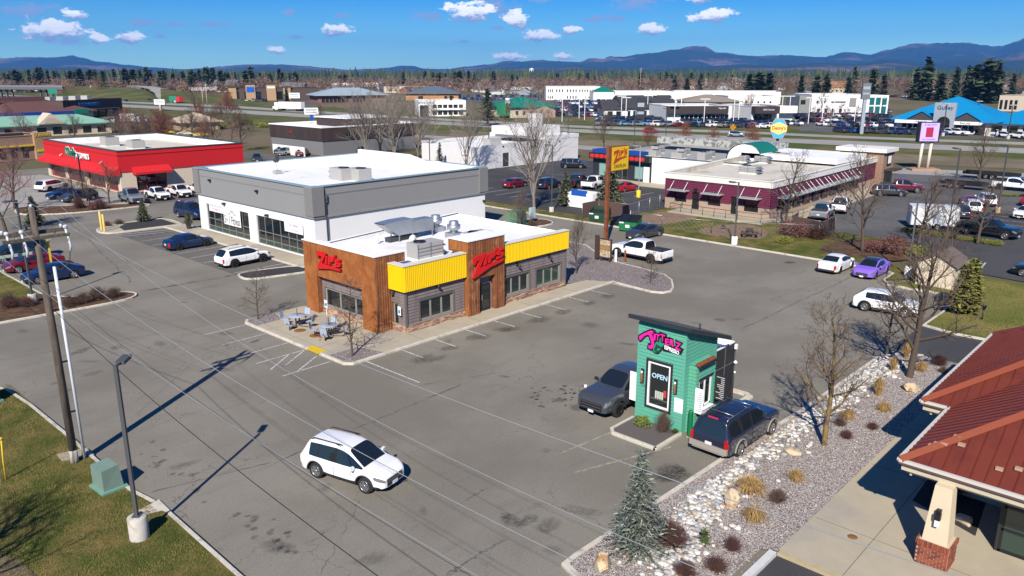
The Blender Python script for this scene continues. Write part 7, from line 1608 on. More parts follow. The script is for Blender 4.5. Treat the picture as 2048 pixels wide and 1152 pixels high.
wire('pale overhead wire strung from the outer left end of the crossarm',[(8.36,80,12.2),(8.36,35.39,10.55+.85),(8.36,-12,11.2)],.008,WIRE,2.15)
wire('pale overhead wire strung from the right end of the crossarm',[(10.5,80,12.2),(10.5,35.39,11.4),(10.55,-12,11.0)],.008,WIRE,2.9)
wire('pale overhead wire strung from the very top of the pole',[(9.47,80,12.4),(9.47,35.2,11.55),(9.5,-12,12.1)],.008,WIRE,1.45)
wire('pale overhead wire strung below the left crossarm end',[(7.95,80,10.6),(7.95,35.2,9.85),(7.95,-12,9.6)],.007,WIRE,1.4)
wire('black cable strung low from the pole across the near lot',[(9.75,80,7.6),(9.75,35.2,6.95),(9.3,-12,6.6)],.013,WIREK,1.75)
wire('thin dark cable strung above the low black one',[(9.5,80,8.8),(9.5,35.2,8.3),(9.2,-12,8.5)],.006,WIREK,1.6)
def lamp(label,x,y,h,rz=0.0,base='concrete',arms=1,bm=None,pm=None,z=.08,br=.3,bh=.62):
 t_=thing('lamp_post',label,'street light',(x,y,z),rz);pm=pm or GREY
 if base=='concrete':MB().lathe([(br,-.1),(br,bh-.03),(br-.03,bh),(0,bh)],22).build('base',bm or CONB,t_)
 b0=bh if base=='concrete' else 0
 MB().box(-.13,.13,-.13,.13,b0,b0+.05).build('base_plate',pm,t_);MB().box(-.062,.062,-.062,.062,b0+.03,h).build('pole',pm,t_)
 for k in range(arms):
  s=1 if k==0 else-1
  mb=MB();mb.cbox((s*.22,0,h-.05),(.34,.06,.07));mb.build('arm',pm,t_);mb=MB();mb.cbox((s*.66,0,h-.03),(.62,.30,.13),0,0,0,-s*.07);mb.build('lamp_head',pm,t_);MB().cbox((s*.66,0,h-.105),(.46,.22,.02)).build('lens',PORC,t_)
 return t_
lamp('grey square lamp post on a round concrete base in the near grass',9.1,27.25,6.75,R(45),br=.34,bh=.9)
lamp('grey lamp post on a low concrete base at the left bark finger',16.4,64.2,7.7,R(200),bh=.7)
lamp('lamp post on a white base at the back kerb by the plum restaurant',71.1,36.2,6.2,R(100),bm=WHITE,bh=.8);lamp('lamp post on a tilted white base beside the garden shed',69.2,19.3,6.5,R(20),bm=WHITE,bh=.9)
lamp('lamp post in the hedge island of the right lot',95.0,23.0,8.7,R(60),bm=mat('tan_base',(.45,.36,.22),.9));lamp('lamp post by the white cars at the right edge',110.8,21.7,8.1,R(60),bm=MATS['tan_base']);lamp('lamp post on a bright yellow base on the dark lot',90.8,61.1,7.0,R(120),bm=mat('yellow_base',(.75,.52,.01),.6),pm=GALV,bh=.9)
x,y=at(1103,425);lamp('lamp post beside the tall vase-shaped tree',x,y,8.2,R(150));x,y=at(860,338);lamp('lamp post at the corner of the white hall',x,y,5.5,R(170));x,y=at(170,408);lamp('black lamp post before the red shop sign',x,y,6.5,R(120),pm=BLACKM)
for i,(px,py,h)in enumerate(((978,330,8.5),(1135,318,8),(1268,296,9),(1330,300,9))):x,y=at(px,py);lamp('thin dark lamp post '+('before the white hall middle','at the right end of the white hall','behind the dark-fronted shop left end','behind the dark-fronted shop middle')[i],x,y,h,R(90),base=None)
TRG=mat('green_grey_cabinet',(.16,.235,.19),.6,var=(2,.12));TRG2=mat('green_pad',(.15,.30,.24),.7)
def cabinet(label,x,y,rz,sx,sy,h,m=TRG,z=.1):
 t_=thing('transformer_box',label,'utility box',(x,y,z),rz);MB().box(-sx/2-.12,sx/2+.12,-sy/2-.12,sy/2+.12,-.05,.1).build('pad',TRG2,t_)
 v=[(-sx/2,-sy/2,.1),(sx/2,-sy/2,.1),(sx/2,sy/2,.1),(-sx/2,sy/2,.1),(-sx/2+.03,-sy/2+.1,h),(sx/2-.03,-sy/2+.1,h),(sx/2,sy/2,h-.05),(-sx/2,sy/2,h-.05)]
 MB().add(v,[(4,5,6,7),(0,1,5,4),(1,2,6,5),(2,3,7,6),(3,0,4,7)]).build('cabinet',m,t_);mb=MB();mb.box(-.01,.01,-sy/2-.012,-sy/2+.05,.14,h*.7);mb.build('door_seam',DARKG,t_);MB().box(.06,.1,-sy/2-.03,-sy/2+.02,h*.45,h*.55).build('handle',GALV,t_);return t_
cabinet('green utility cabinet on its pad by the near kerb',9.75,31.9,R(94),1.0,.8,1.05);cabinet('green utility cabinet cut by the left edge',8.75,45.6,R(100),1.2,.9,1.0);cabinet('large green transformer in the bark island behind the drive-in',64.0,59.3,R(10),2.0,1.5,1.6,mat('mid_green_cabinet',(.10,.20,.12),.6));
t_=thing('meter_box','grey meter cabinet beside the green transformer','utility box',(66.2,58.9,.1));MB().box(-.35,.35,-.2,.2,.5,1.7).build('cabinet',mat('pale_blue_grey',(.38,.45,.48),.5),t_);mb=MB();mb.box(-.3,-.22,-.05,.05,0,.5);mb.box(.22,.3,-.05,.05,0,.5);mb.build('leg',GALV,t_)
t_=thing('marker_post','slanted yellow marker post in the left grass','marker post',(*at(12,960,.1),.1));MB().tube([(0,0,-.1),(.0,-.12,.9),(.04,-.3,2.0)],.03,8).build('post',mat('yellow_marker',(.7,.45,.02),.6),t_);MB().tube([(.035,-.28,1.9),(.042,-.305,2.03)],.034,8).build('cap',mat('yellow_marker',(.7,.45,.02),.6),t_)
t_=thing('wooden_stake','pale wooden stake beside the yellow marker','stake',(*at(10,965,.1),.1));MB().cbox((-.1,.12,.5),(.05,.03,1.25),.3,0,.12).build('stake',mat('pale_wood',(.45,.35,.22),.8),t_)
SEAT=mat('blue_grey_coated_mesh',(.36,.43,.52),.5,col2=((.26,.31,.40),30,.45,.55))
def patio(label,x,y,rz):
 t_=thing('picnic_table',label,'table',(x,y,.13),rz);MB().lathe([(0,.72),(.56,.72),(.58,.735),(.56,.755),(0,.755)],28).build('tabletop',SEAT,t_)
 MB().tube([(0,0,.7),(0,0,1.28)],.022,8).build('umbrella_tube',BLACKM,t_)
 for k in range(4):
  a=k*math.pi/2;M=Matrix.Rotation(a,3,'Z');T=lambda p:tuple(M@Vector(p))
  MB().tube([T((.16,0,.72)),T((.16,0,.03)),T((.98,0,.03)),T((.98,0,.42))],.03,7).build('leg',BLACKM,t_)
  mb=MB();mb.add([T(p)for p in((.76,-.22,.45),(1.2,-.22,.45),(1.2,.22,.45),(.76,.22,.45),(.76,-.22,.42),(1.2,-.22,.42),(1.2,.22,.42),(.76,.22,.42))],[(0,1,2,3),(7,6,5,4),(0,4,5,1),(1,5,6,2),(2,6,7,3),(3,7,4,0)]);mb.build('seat',SEAT,t_)
  mb=MB();mb.add([T(p)for p in((1.2,-.22,.5),(1.28,-.2,.92),(1.28,.2,.92),(1.2,.22,.5),(1.225,-.22,.5),(1.305,-.2,.92),(1.305,.2,.92),(1.225,.22,.5))],[(3,2,1,0),(4,5,6,7),(0,1,5,4),(1,2,6,5),(2,3,7,6)]);mb.build('backrest',SEAT,t_)
  MB().tube([T((1.05,.0,.42)),T((1.22,0,.46)),T((1.25,0,.6))],.02,6).build('seat_bracket',BLACKM,t_)
patio('round blue-grey patio table with fixed seats at the left of the patio',*at(596,652,.13),R(25));patio('round blue-grey patio table with fixed seats nearest the tree pit',*at(659,672,.13),R(40))
def dumpster(label,x,y,rz,m,open_=False):
 t_=thing('dumpster',label,'dumpster',(x,y,0),rz);v=[(-1.0,-.75,.15),(1.0,-.75,.15),(1.0,.75,.15),(-1.0,.75,.15),(-1.05,-.8,1.15),(1.05,-.8,1.15),(1.05,.8,1.65),(-1.05,.8,1.65)]
 MB().add(v,[(0,1,5,4),(1,2,6,5),(2,3,7,6),(3,0,4,7),(3,2,1,0)]).build('bin',m,t_)
 for k in(-.53,.53):
  mb=MB()
  if open_:mb.add([(k-.5,.8,1.66),(k+.5,.8,1.66),(k+.5,1.0,.7),(k-.5,1.0,.7)],[(0,1,2,3),(3,2,1,0)])
  else:mb.add([(k-.5,-.85,1.17),(k+.5,-.85,1.17),(k+.5,.82,1.7),(k-.5,.82,1.7),(k-.5,-.85,1.13),(k+.5,-.85,1.13),(k+.5,.82,1.66),(k-.5,.82,1.66)],[(0,1,2,3),(0,4,5,1),(1,5,6,2),(3,7,4,0)])
  mb.build('lid',BLACKM,t_)
 if open_:MB().add([(-.98,-.74,1.0),(.98,-.74,1.0),(.98,.74,1.3),(-.98,.74,1.3)],[(0,1,2,3)]).build('inside',UNDER,t_)
 for sx in(-1,1):MB().box(sx*1.02-.06,sx*1.02+.06,-.5,.5,.75,.92).build('lift_pocket',m,t_)
 MB().box(-.25,.2,-.84,-.80,.5,.8).build('label_plate',WHT,t_);MB().box(-.95,-.45,-.86,-.83,.95,1.08).build('label_plate',WHT,t_)
DG1=mat('bright_green_bin',(.01,.16,.055),.5,var=(1.5,.15));DG2=mat('dark_green_bin',(.012,.055,.032),.5,var=(1.5,.15))
dumpster('bright green dumpster with black lids behind the menu board',70.0,48.0,R(-75),DG1);dumpster('dark green open dumpster beyond the rust sign post',72.2,53.8,R(-75),DG2,True)
MB().box(71.2,72.4,50.2,51.2,.02,1.0).build('recycling_bin',mat('dark_blue_bin',(.012,.018,.04),.5),None,label='small dark bin between the two dumpsters',category='bin')
SLAT=mat('brown_privacy_slats',(.10,.06,.05),.8,var=(3,.2));LINK=mat('chain_link',(.40,.41,.41),.6,.4,alpha=.28)
def fence(label,pts,h,slats=False,cat='fence',rail=True,z=.08):
 t_=thing('slatted_fence' if slats else 'chain_link_fence',label,cat)
 for i in range(len(pts)-1):
  a,b=Vector(pts[i]),Vector(pts[i+1]);L=(b-a).length;k=max(1,int(L/3));d=(b-a).normalized()
  for j in range(k+1):p=a.lerp(b,j/k);MB().tube([(p.x,p.y,0),(p.x,p.y,h+.06)],.035,6).build('post',GALV,t_)
  MB().tube([(a.x,a.y,h),(b.x,b.y,h)],.022,5).build('top_rail',GALV,t_)
  if slats:
   n=int(L/.12);mb=MB()
   for j in range(n):p=a.lerp(b,(j+.5)/n);mb.cbox((p.x,p.y,z+h/2),(.105,.03,h-.1),math.atan2(d.y,d.x))
   mb.build('slat_run',SLAT,t_,kind='stuff')
  else:
   mb=MB();n=int(L/.55)
   for j in range(n):
    p,q=a.lerp(b,j/n),a.lerp(b,(j+1)/n)
    for s in range(3):
     z0,z1=z+(h-z)*s/3,z+(h-z)*(s+1)/3
     mb.tube([(p.x,p.y,z0),(q.x,q.y,z1)],.006,3,cap=False);mb.tube([(p.x,p.y,z1),(q.x,q.y,z0)],.006,3,cap=False)
   mb.build('wire_mesh',GALV,t_,kind='stuff')
fence('brown slatted dumpster enclosure behind the dark green dumpster',[(72.0,56.2),(75.2,56.2),(75.2,51.8),(73.6,51.6)],1.9,True,'enclosure');fence('brown slatted enclosure by the silver pickup',[(83.6,35.2),(80.6,34.6),(79.6,31.0),(83.2,31.0)],1.9,True,'enclosure')
fence('chain link fence round the dog run by the plum restaurant',[(75.2,52.0),(84.5,53.6)],1.8);fence('chain link fence along the back grass strip',[(79.6,31.2),(76.6,36.0),(74.2,40.5),(73.2,46.0),(73.6,50.5)],1.5)
t_=thing('picnic_table','dark weathered wooden picnic table on the grass strip','table',(75.5,36.8,.1),R(30));DWD=mat('dark_old_wood',(.06,.05,.045),.9)
for k in range(4):MB().box(-.9,.9,-.36+k*.18,-.2+k*.18,.72,.76).build('plank',DWD,t_)
for s in(-1,1):MB().box(-.9,.9,s*.72-.12,s*.72+.12,.42,.46).build('bench',DWD,t_)
for s in(-.65,.65):mb=MB();mb.tube([(s,-.6,0),(s,-.15,.72)],.05,4);mb.tube([(s,.6,0),(s,.15,.72)],.05,4);mb.tube([(s,-.75,.4),(s,.75,.4)],.04,4);mb.build('leg_frame',DWD,t_)
t_=thing('signal_arch','dark bent post leaning over the kerb by the white lamp base','post',(*at(1463,482,.1),.1));MB().tube([(0,0,0),(-.1,.2,.7),(-.1,.55,1.2),(-.1,1.0,1.45)],.05,6).build('post',DARKG,t_);MB().box(-.2,.0,.9,1.15,1.38,1.52).build('head',DARKG,t_)
t_=thing('storage_container','white storage container with a blue top panel by the evergreens','container',(*at(1170,415),0),R(-90));MB().box(-2.0,2.0,-1.1,1.1,.1,2.0).build('body',WHITE,t_);MB().box(-1.4,1.0,-1.13,-.9,1.6,2.3).build('sign_panel',mat('blue_panel',(.01,.09,.42),.5),t_);MB().box(-1.9,1.9,-1.0,1.0,0,.1).build('skid',DARKG,t_)
t_=thing('box_trailer','white enclosed cargo trailer in the right lot','trailer',(94.3,24.6,.02),R(-62));MB().box(-2.4,2.4,-1.1,1.1,.45,2.5).build('box',mat('trailer_white',(.58,.60,.62),.5,var=(1,.06)),t_);mb=MB();[mb.box(x_,x_+.06,-1.12,-1.1,.45,2.5)for x_ in(-2.38,-.8,.8,2.3)];mb.build('panel_trim',GALV,t_);MB().box(2.4,3.6,-.06,.06,.42,.52).build('drawbar',BLACKM,t_)
ty,rm=wheel_mesh(.34,False)
for a in(-.6,.3):
 for s in(-1,1):w_=link('wheel',ty,t_,(a,s*1.14,.34),None if s>0 else math.pi);link('rim',rm,w_)
for i,(x,y,rz,L)in enumerate(((131.2,30.6,R(-92),6.0),(147.0,30.5,R(-88),8.0))):
 t_=thing('flatbed_trailer',('black low flatbed trailer hitched to the white work pickup','black equipment trailer parked by the frontage road')[i],'trailer',(x,y,0),rz);MB().box(-L/2,L/2,-1.1,1.1,.62,.76).build('deck',BLACKM,t_);mb=MB();[mb.box(-L/2,L/2,s*1.1-.04,s*1.1+.04,.76,1.1)for s in(-1,1)];mb.build('side_rail',BLACKM,t_);MB().box(L/2,L/2+1.4,-.08,.08,.5,.6).build('drawbar',BLACKM,t_)
 for a in(-.9,.0,.9)[:2+i]:
  for s in(-1,1):w_=link('wheel',ty,t_,(a-.6,s*1.2,.38),None if s>0 else math.pi);link('rim',rm,w_)
t_=thing('yard_light','short black lantern post at the lawn kerb','lamp',(59.9,11.6,.1));MB().tube([(0,0,0),(0,0,.75)],.05,8).build('post',BLACKM,t_);MB().lathe([(.07,.72),(.16,.85),(.14,1.0),(.2,1.02),(0,1.12)],12).build('lantern',BLACKM,t_)
t_=thing('paper_cup','white paper cup lying on the asphalt by the grey pickup','cup',(*at(1171,776),.006));MB().lathe([(0,.0),(.07,0),(.09,.17),(.08,.17),(.065,.03),(0,.03)],14).build('cup',WHT,t_);MB().lathe([(.094,.16),(.094,.18),(0,.185)],14).build('lid',WHT,t_)
# ================================================================ beyond the lot: far buildings
def far_frame(L,R_):
 a,b=Vector(at(*L)),Vector(at(*R_));d=b-a;return a,d.length,math.atan2(d.y,d.x)
def far_building(name,label,cat,L,R_,h,depth,wm,rm,roof='flat',rh=0.0,over=.6,win=None,par=.5,group=None,ridge=.0):
 a,w_,rz=far_frame(L,R_);t_=thing(name,label,cat,(a.x,a.y,0),rz,group);c=[(0,0),(w_,0),(w_,depth),(0,depth)]
 ops=[]
 if win:
  for(u0,u1,n,z0,z1,fr)in win:
   s=(u1-u0)*w_/n
   for i in range(n):ops.append((u0*w_+s*(i+.5-fr/2),u0*w_+s*(i+.5+fr/2),z0,z1))
 mb=MB();top=h+(par if roof=='flat' else 0);wall(mb,c[0],c[1],0,top,ops,.25);[wall(mb,c[i],c[(i+1)%4],0,top)for i in(1,2,3)];mb.build('wall',wm,t_)
 for o in ops:
  w1=MB();u0,u1,z0,z1=o;w1.box(u0,u1,.10,.2,z0,z0+.12);w1.box(u0,u1,.10,.2,z1-.12,z1);w1.box(u0,u0+.1,.10,.2,z0,z1);w1.box(u1-.1,u1,.10,.2,z0,z1);wo_=w1.build('window',DARKG,t_);MB().box(u0,u1,.14,.16,z0,z1).build('pane',GLASS,wo_)
 if roof=='flat':
  MB().sheet([(.3,.3),(w_-.3,.3),(w_-.3,depth-.3),(.3,depth-.3)],h).build('roof',rm,t_);parapet_cap(t_,c,top,wm,.4,.08,.15)
 else:
  e=over;q=[(-e,-e),(w_+e,-e),(w_+e,depth+e),(-e,depth+e)];k=(depth/2+e)if roof=='hip' else-e+.0
  r0,r1=(-e+k if roof=='hip' else-e,depth/2),(w_+e-k if roof=='hip' else w_+e,depth/2)
  if roof=='hip' and r1[0]<r0[0]:m_=w_/2;r0,r1=(m_-.3,depth/2),(m_+.3,depth/2)
  v=[(*p,h)for p in q]+[(*r0,h+rh),(*r1,h+rh)]+[(*p,h-.25)for p in q]
  MB().add(v,[(0,1,5,4),(1,2,5),(2,3,4,5),(3,0,4),(6,7,1,0),(7,8,2,1),(8,9,3,2),(9,6,0,3),(9,8,7,6)]).build('roof',rm,t_)
  if roof=='gable':
   mb=MB();[mb.add([(x,0,h-.02),(x,depth,h-.02),(x,depth/2,h+rh-.2)],[(0,1,2),(2,1,0)])for x in(.02,w_-.02)];mb.build('gable_wall',wm,t_)
 t_['w']=w_;del t_['w']
 return t_,w_
GREENR=mat('pale_green_metal_roof',(.22,.42,.31),.5,var=(.3,.08));BRNR=mat('maroon_brown_roof',(.115,.05,.042),.8,var=(.2,.12));CREAMW=mat('cream_far_wall',(.52,.44,.34),.85);DKBRN=mat('dark_brown_far_wall',(.075,.048,.038),.8);BLUEF=mat('royal_blue_fascia',(.012,.05,.30),.5);TEALR=mat('teal_green_roof',(.0,.17,.11),.5);GREYR=mat('grey_shingle_far',(.15,.145,.14),.85);BLGR=mat('blue_grey_metal_far',(.30,.37,.40),.5);ORNG=mat('orange_tan_wall',(.42,.20,.075),.8);SLATE=mat('slate_roof_far',(.10,.125,.15),.6);CHARR=mat('charcoal_far_roof',(.045,.042,.045),.7);BLUR=mat('bright_blue_metal_roof',(.005,.22,.46),.45);GRYW=mat('grey_far_wall',(.22,.22,.21),.8);OFFW=mat('white_far_wall',(.70,.69,.66),.8);BRICKW=mat('brick_far_wall',(.20,.10,.075),.9,var=(.5,.15));TEALG=mat('teal_glass',(.01,.12,.12),.08);SILV=mat('silver_panel',(.42,.46,.49),.35,.4)
t_,w_=far_building('shopping_mall','cream strip mall with pale green roof and round-topped gable','shop',(-70,281),(224,266),3.2,13,CREAMW,GREENR,'hip',2.2,1.0,[(.02,.98,9,.4,2.4,.6)])
a_=w_*.565;mb=MB();mb.add([(a_-3.4,-1.3,3.3),(a_+3.4,-1.3,3.3),(a_,-1.3,6.2),(a_-3.4,2.6,3.3),(a_+3.4,2.6,3.3),(a_,5.0,6.2)],[(0,1,2),(1,4,5,2),(3,0,2,5)]);mb.build('gable',CREAMW,t_);plate_poly([(a_+1.9*math.cos(math.pi*k/12),3.5+1.5*math.sin(math.pi*k/12))for k in range(13)],.06,(1,0,0),(0,-1,0),(0,-1.31,0)).build('arch_panel',mat('cream_arch',(.42,.35,.27),.85),t_)
t_,w_=far_building('strip_shop','grey and tan shop with yellow trim left of the red shop','shop',(-60,330),(104,316),4.2,10,TANST,mat('grey_flat_far',(.27,.27,.27),.8),'flat',win=[(.05,.75,5,.4,2.6,.6)]);MB().box(w_-3.2,w_+.2,-.7,.5,0,5.2).build('brick_pier',mat('tan_brick_far',(.36,.22,.12),.9,var=(2,.2)),t_);mb=MB();mb.box(-.2,w_-3.2,-.5,0,2.7,3.0);mb.box(w_-3.0,w_,-.8,-.7,1.5,2.0);mb.build('yellow_trim',mat('yellow_trim_far',(.60,.44,.03),.6),t_);lettering('lettering','SUBWAY',.8,MATS['yellow_trim_far'],t_,(w_-1.5,-.78,4.7),(1,0),.03)
t_,w_=far_building('brown_roof_market','low building with maroon-brown roof and royal blue fascia','shop',(-10,245),(188,236),3.0,26,CREAMW,BRNR,'hip',4.5,1.2);MB().box(-.8,w_*.95,-1.45,-1.25,2.1,3.1).build('fascia',BLUEF,t_);MB().box(w_*.78,w_*.93,-1.8,-1.46,2.0,3.6).build('green_awning',TEALR,t_);MB().box(w_*.1,w_*.65,10,16,6.4,8.2).build('roof_block',BRNR,t_)
t_,w_=far_building('fresh_market','dark brown box store with blue lettering','shop',(130,238),(247,229),6.2,30,DKBRN,ROOFT,'flat',win=[(.42,.85,3,.3,2.6,.8)]);lettering('lettering','FRESH MARKET',1.9,mat('blue_lettering',(.05,.25,.62),.4),t_,(w_*.42,-.1,4.9),(1,0),.08,sx=.95,bold=.02);MB().box(w_*.3,w_*.85,-3,0,2.7,3.2).build('canopy',DKBRN,t_)
for i in range(4):MB().box(w_*(.1+.2*i),w_*(.1+.2*i)+3,8,11,6.25,8.0).build('roof_unit',UNITM,t_)
t_,w_=far_building('gabled_office','small cream gabled office among the bare trees','house',(366,262),(440,259),2.6,12,mat('tan_far_wall',(.40,.29,.17),.85),mat('tan_roof_far',(.46,.37,.27),.85),'hip',2.6,1.1,[(.05,.95,5,.8,2.0,.4)])
t_,w_=far_building('retail_block','brown retail block with tan towers and dark glazing','shop',(455,202),(640,200),7.2,26,DKBRN,GREYR,'flat',win=[(.04,.62,5,.5,5.6,.55)])
for u0,u1,h_ in((.02,.10,8.5),(.2,.3,10.4),(.42,.52,10.4),(.6,.68,8.5)):MB().box(w_*u0,w_*u1,-1.2,2,0,h_).build('tower',mat('tan_tower',(.38,.25,.14),.85),t_);MB().box(w_*u0-.6,w_*u1+.6,-1.8,2.5,h_,h_+.5).build('tower_cap',DKBRN,t_)
MB().box(w_*.21,w_*.29,-1.4,-1.2,5.4,8.6).build('blue_sign',mat('blue_box_sign',(.01,.10,.50),.4),t_);MB().box(w_*.43,w_*.51,-1.4,-1.2,7.6,8.8).build('oval_sign',WHITE,t_)
t_,w_=far_building('glass_showroom','showroom with blue-grey hip roof and long glazing','showroom',(636,207),(772,205),4.6,26,BRICKW,BLGR,'hip',4.0,2.0,[(.05,.45,7,.3,3.6,.85),(.5,.7,4,.3,3.4,.8)])
far_building('white_block','white block behind the glass showroom','building',(664,182),(758,182),7.2,30,OFFW,ROOFW,'flat',win=[(.05,.6,4,4.2,5.2,.5)])
far_building('tan_block','low tan flat block behind the orange hall','building',(768,186),(850,186),5.2,24,CREAMW,ROOFT,'flat',win=[(.1,.9,6,1.5,3.2,.3)])
t_,w_=far_building('orange_hall','orange-tan hall with slate hip roof','building',(812,201),(917,201),4.4,26,ORNG,SLATE,'hip',4.4,1.4,[(.22,.34,1,.1,2.8,.8),(.7,.94,2,.1,2.8,.5)])
t_,w_=far_building('white_dealership','white two-storey dealership with slanted glazed end','showroom',(838,233),(932,232),5.6,18,WHITE,ROOFW,'flat',win=[(.28,.95,6,.5,2.2,.8),(.28,.95,6,3.2,4.6,.8)]);lettering('lettering','BUICK GMC',1.0,INK,t_,(w_*.14,-.1,5.4),(1,0),.04);MB().box(.4,w_*.2,-.25,-.05,.2,4.4).build('glazed_end',GLASS,t_);MB().box(w_*.25,w_*.98,-1.2,0,2.5,3.0).build('sunshade',WHITE,t_)
t_,w_=far_building('green_roof_store','tan store with vivid green roof and dark green end sign','shop',(1018,236),(1106,234),4.2,20,CREAMW,TEALR,'hip',3.6,1.2,[(.1,.9,5,1.0,2.6,.4)]);MB().box(-2.8,-.3,-1,6,1.0,5.6).build('green_end',mat('vivid_green',(.0,.26,.10),.5),t_);MB().box(-2.0,-.4,-1.4,-1.0,5.6,7.6).build('white_sign',WHITE,t_)
MB().add([(w_*.55,-4,0),(w_*.95,-4,0),(w_*.95,-4,2.8),(w_*.75,-4,4.2),(w_*.55,-4,2.8),(w_*.55,0,2.8),(w_*.95,0,2.8),(w_*.75,0,4.2),(w_*.55,0,0),(w_*.95,0,0)],[(0,1,2,3,4),(4,3,7,5),(3,2,6,7),(0,4,5,8),(1,9,6,2)]).build('porch',mat('tan_porch',(.36,.27,.19),.85),t_)
t_,w_=far_building('white_offices','long white two-storey office block with rows of dark windows','offices',(1092,200),(1200,200),8.0,24,OFFW,ROOFW,'flat',win=[(.02,.14,3,5.0,6.8,.45),(.17,.33,3,5.0,6.8,.4),(.37,.58,4,5.0,6.8,.4),(.6,.98,8,5.2,6.6,.45),(.02,.14,3,.8,2.6,.4),(.37,.58,4,.8,2.6,.4),(.7,.95,4,1.2,2.6,.3)])
t_,w_=far_building('white_office_wing','low white office wing with green pyramid roof','offices',(1186,203),(1345,203),5.6,24,OFFW,ROOFW,'flat',win=[(.1,.3,2,.4,2.4,.3),(.45,.98,9,.6,2.6,.3)]);MB().add([(w_*0,-2,6.0),(w_*.27,-2,6.0),(w_*.27,14,6.0),(0,14,6.0),(w_*.13,6,9.2)],[(0,1,4),(1,2,4),(2,3,4),(3,0,4)]).build('green_roof',TEALR,t_);MB().box(0.3,w_*.26,-1.6,13,0,5.99).build('entrance_block',OFFW,t_)
far_building('pale_warehouse','long pale warehouse behind the dealerships','warehouse',(1338,206),(1560,208),6.0,40,OFFW,ROOFW,'flat',win=[(.05,.35,3,.4,2.4,.2),(.8,.98,4,2.0,3.0,.3)]);far_building('tan_roof_office','office with brown-tan hip roof behind the dark dealership','offices',(1372,219),(1478,219),3.8,22,OFFW,mat('brown_tan_roof',(.24,.20,.155),.85),'hip',3.0,1.4,[(.03,.97,7,.8,2.8,.5)]);far_building('white_annex','white flat annex right of the tan roofed office','building',(1455,217),(1556,217),5.4,26,OFFW,ROOFW,'flat',win=[(.3,.9,5,2.5,3.5,.3)])
t_,w_=far_building('gabled_dealership','white dealership with charcoal gabled roofs','showroom',(1250,239),(1352,238),4.4,20,OFFW,CHARR,'gable',4.2,1.0,[(.02,.98,9,.4,3.2,.5)]);far_building('gabled_wing','small white wing with charcoal gable left of the dealership','showroom',(1207,239),(1250,239),4.0,16,OFFW,CHARR,'gable',3.0,.8,[(.1,.9,2,.4,3.0,.6)])
t_,w_=far_building('dark_dealership','flat dealership with dark brown fascia and glazing','showroom',(1334,246),(1462,245),5.2,22,OFFW,ROOFW,'flat',win=[(.2,.96,11,.4,2.8,.85)]);MB().box(-.5,w_*.92,-1.6,.0,3.2,5.75).build('fascia',mat('brown_black_fascia',(.045,.032,.028),.5),t_);lettering('lettering','Hyundai',.8,WHITE,t_,(w_*.82,-1.65,5.0),(1,0),.03)
t_,w_=far_building('service_bay','white service hall with dark lettered canopy','garage',(1502,246),(1584,245),5.0,24,OFFW,ROOFW,'flat',win=[(.05,.5,1,.2,3.0,.95)]);MB().box(-.2,w_*.57,-3.0,0,3.4,5.7).build('canopy',MATS['brown_black_fascia'],t_);lettering('lettering','GMC Service',.8,WHITE,t_,(w_*.3,-3.05,4.6),(1,0),.03);MB().box(w_*.57,w_+.2,-2.5,0,3.4,5.8).build('white_fascia',WHITE,t_);MB().box(w_*.52,w_*.56,-2.8,-2.4,0,3.4).build('column',WHITE,t_)
t_,w_=far_building('white_office_cube','white two-storey office with grey end and teal glazing','offices',(1620,229),(1732,229),7.6,22,WHITE,ROOFW,'flat',win=[(.05,.3,2,4.6,5.6,.3),(.08,.6,4,.6,2.4,.4),(.35,.62,1,4.8,5.4,.98)]);MB().box(-5.2,0,-.5,16,0,7.8).build('grey_wing',GRYW,t_);MB().box(w_,w_+8.5,-.6,14,0,7.9).build('glazed_wing',WHITE,t_);mb=MB();[mb.box(w_+.6+2.6*i,w_+2.6+2.6*i,-.75,-.6,.4+3.6*j,3.4+3.6*j)for i in range(3)for j in range(2)];mb.build('teal_glazing',TEALG,t_);MB().box(w_*.68,w_*.8,-.3,0,3.4,6.8).build('grey_panel',GRYW,t_);MB().box(-4.6,-2.6,-.6,-.5,4.2,6).build('window',GLASS,t_)
t_,w_=far_building('blue_roof_dealership','big dealership with bright blue metal hip roof and arched portal','showroom',(1792,262),(1985,270),3.8,30,mat('pale_wall_far',(.62,.60,.55),.8),BLUR,'hip',6.2,1.6,[(.42,.95,8,.3,2.7,.85),(.05,.3,4,.3,2.5,.8)])
MB().box(w_*.40,w_*.62,-2.4,-.8,0,8.6).build('portal',SILV,t_);n_=14;aw_,cx_=w_*.066,w_*.51
mb=MB();mb.add([(cx_-aw_,-2.46,0.1),(cx_+aw_,-2.46,.1)]+[(cx_+aw_*math.cos(math.pi*i/n_),-2.46,3.1+aw_*math.sin(math.pi*i/n_))for i in range(n_+1)],[tuple(range(n_+3))]);mb.build('arched_glazing',GLASS,t_);lettering('lettering','Gulley',1.5,mat('dark_blue_letters',(.02,.05,.16),.4),t_,(cx_,-2.5,7.2),(1,0),.03,sx=1.1)
for u in(.27,.73):
 g0=w_*u;MB().add([(g0-4.5,-2.2,3.4),(g0+4.5,-2.2,3.4),(g0,-2.2,6.0),(g0-4.5,4,3.4),(g0+4.5,4,3.4),(g0,8,6.0)],[(1,4,5,2),(3,0,2,5)]).build('dormer_roof',BLUR,t_);MB().add([(g0-3.9,-2.0,3.4),(g0+3.9,-2.0,3.4),(g0,-2.0,5.7)],[(0,1,2)]).build('dormer_face',CHARR,t_)
 MB().box(g0-7,g0+7.5,-2.1,-.1,2.6,3.5).build('fascia',WHITE,t_);lettering('lettering','CHRYSLER' if u<.5 else 'Ram Jeep',.7,INK,t_,(g0,-2.15,3.05),(1,0),.02)
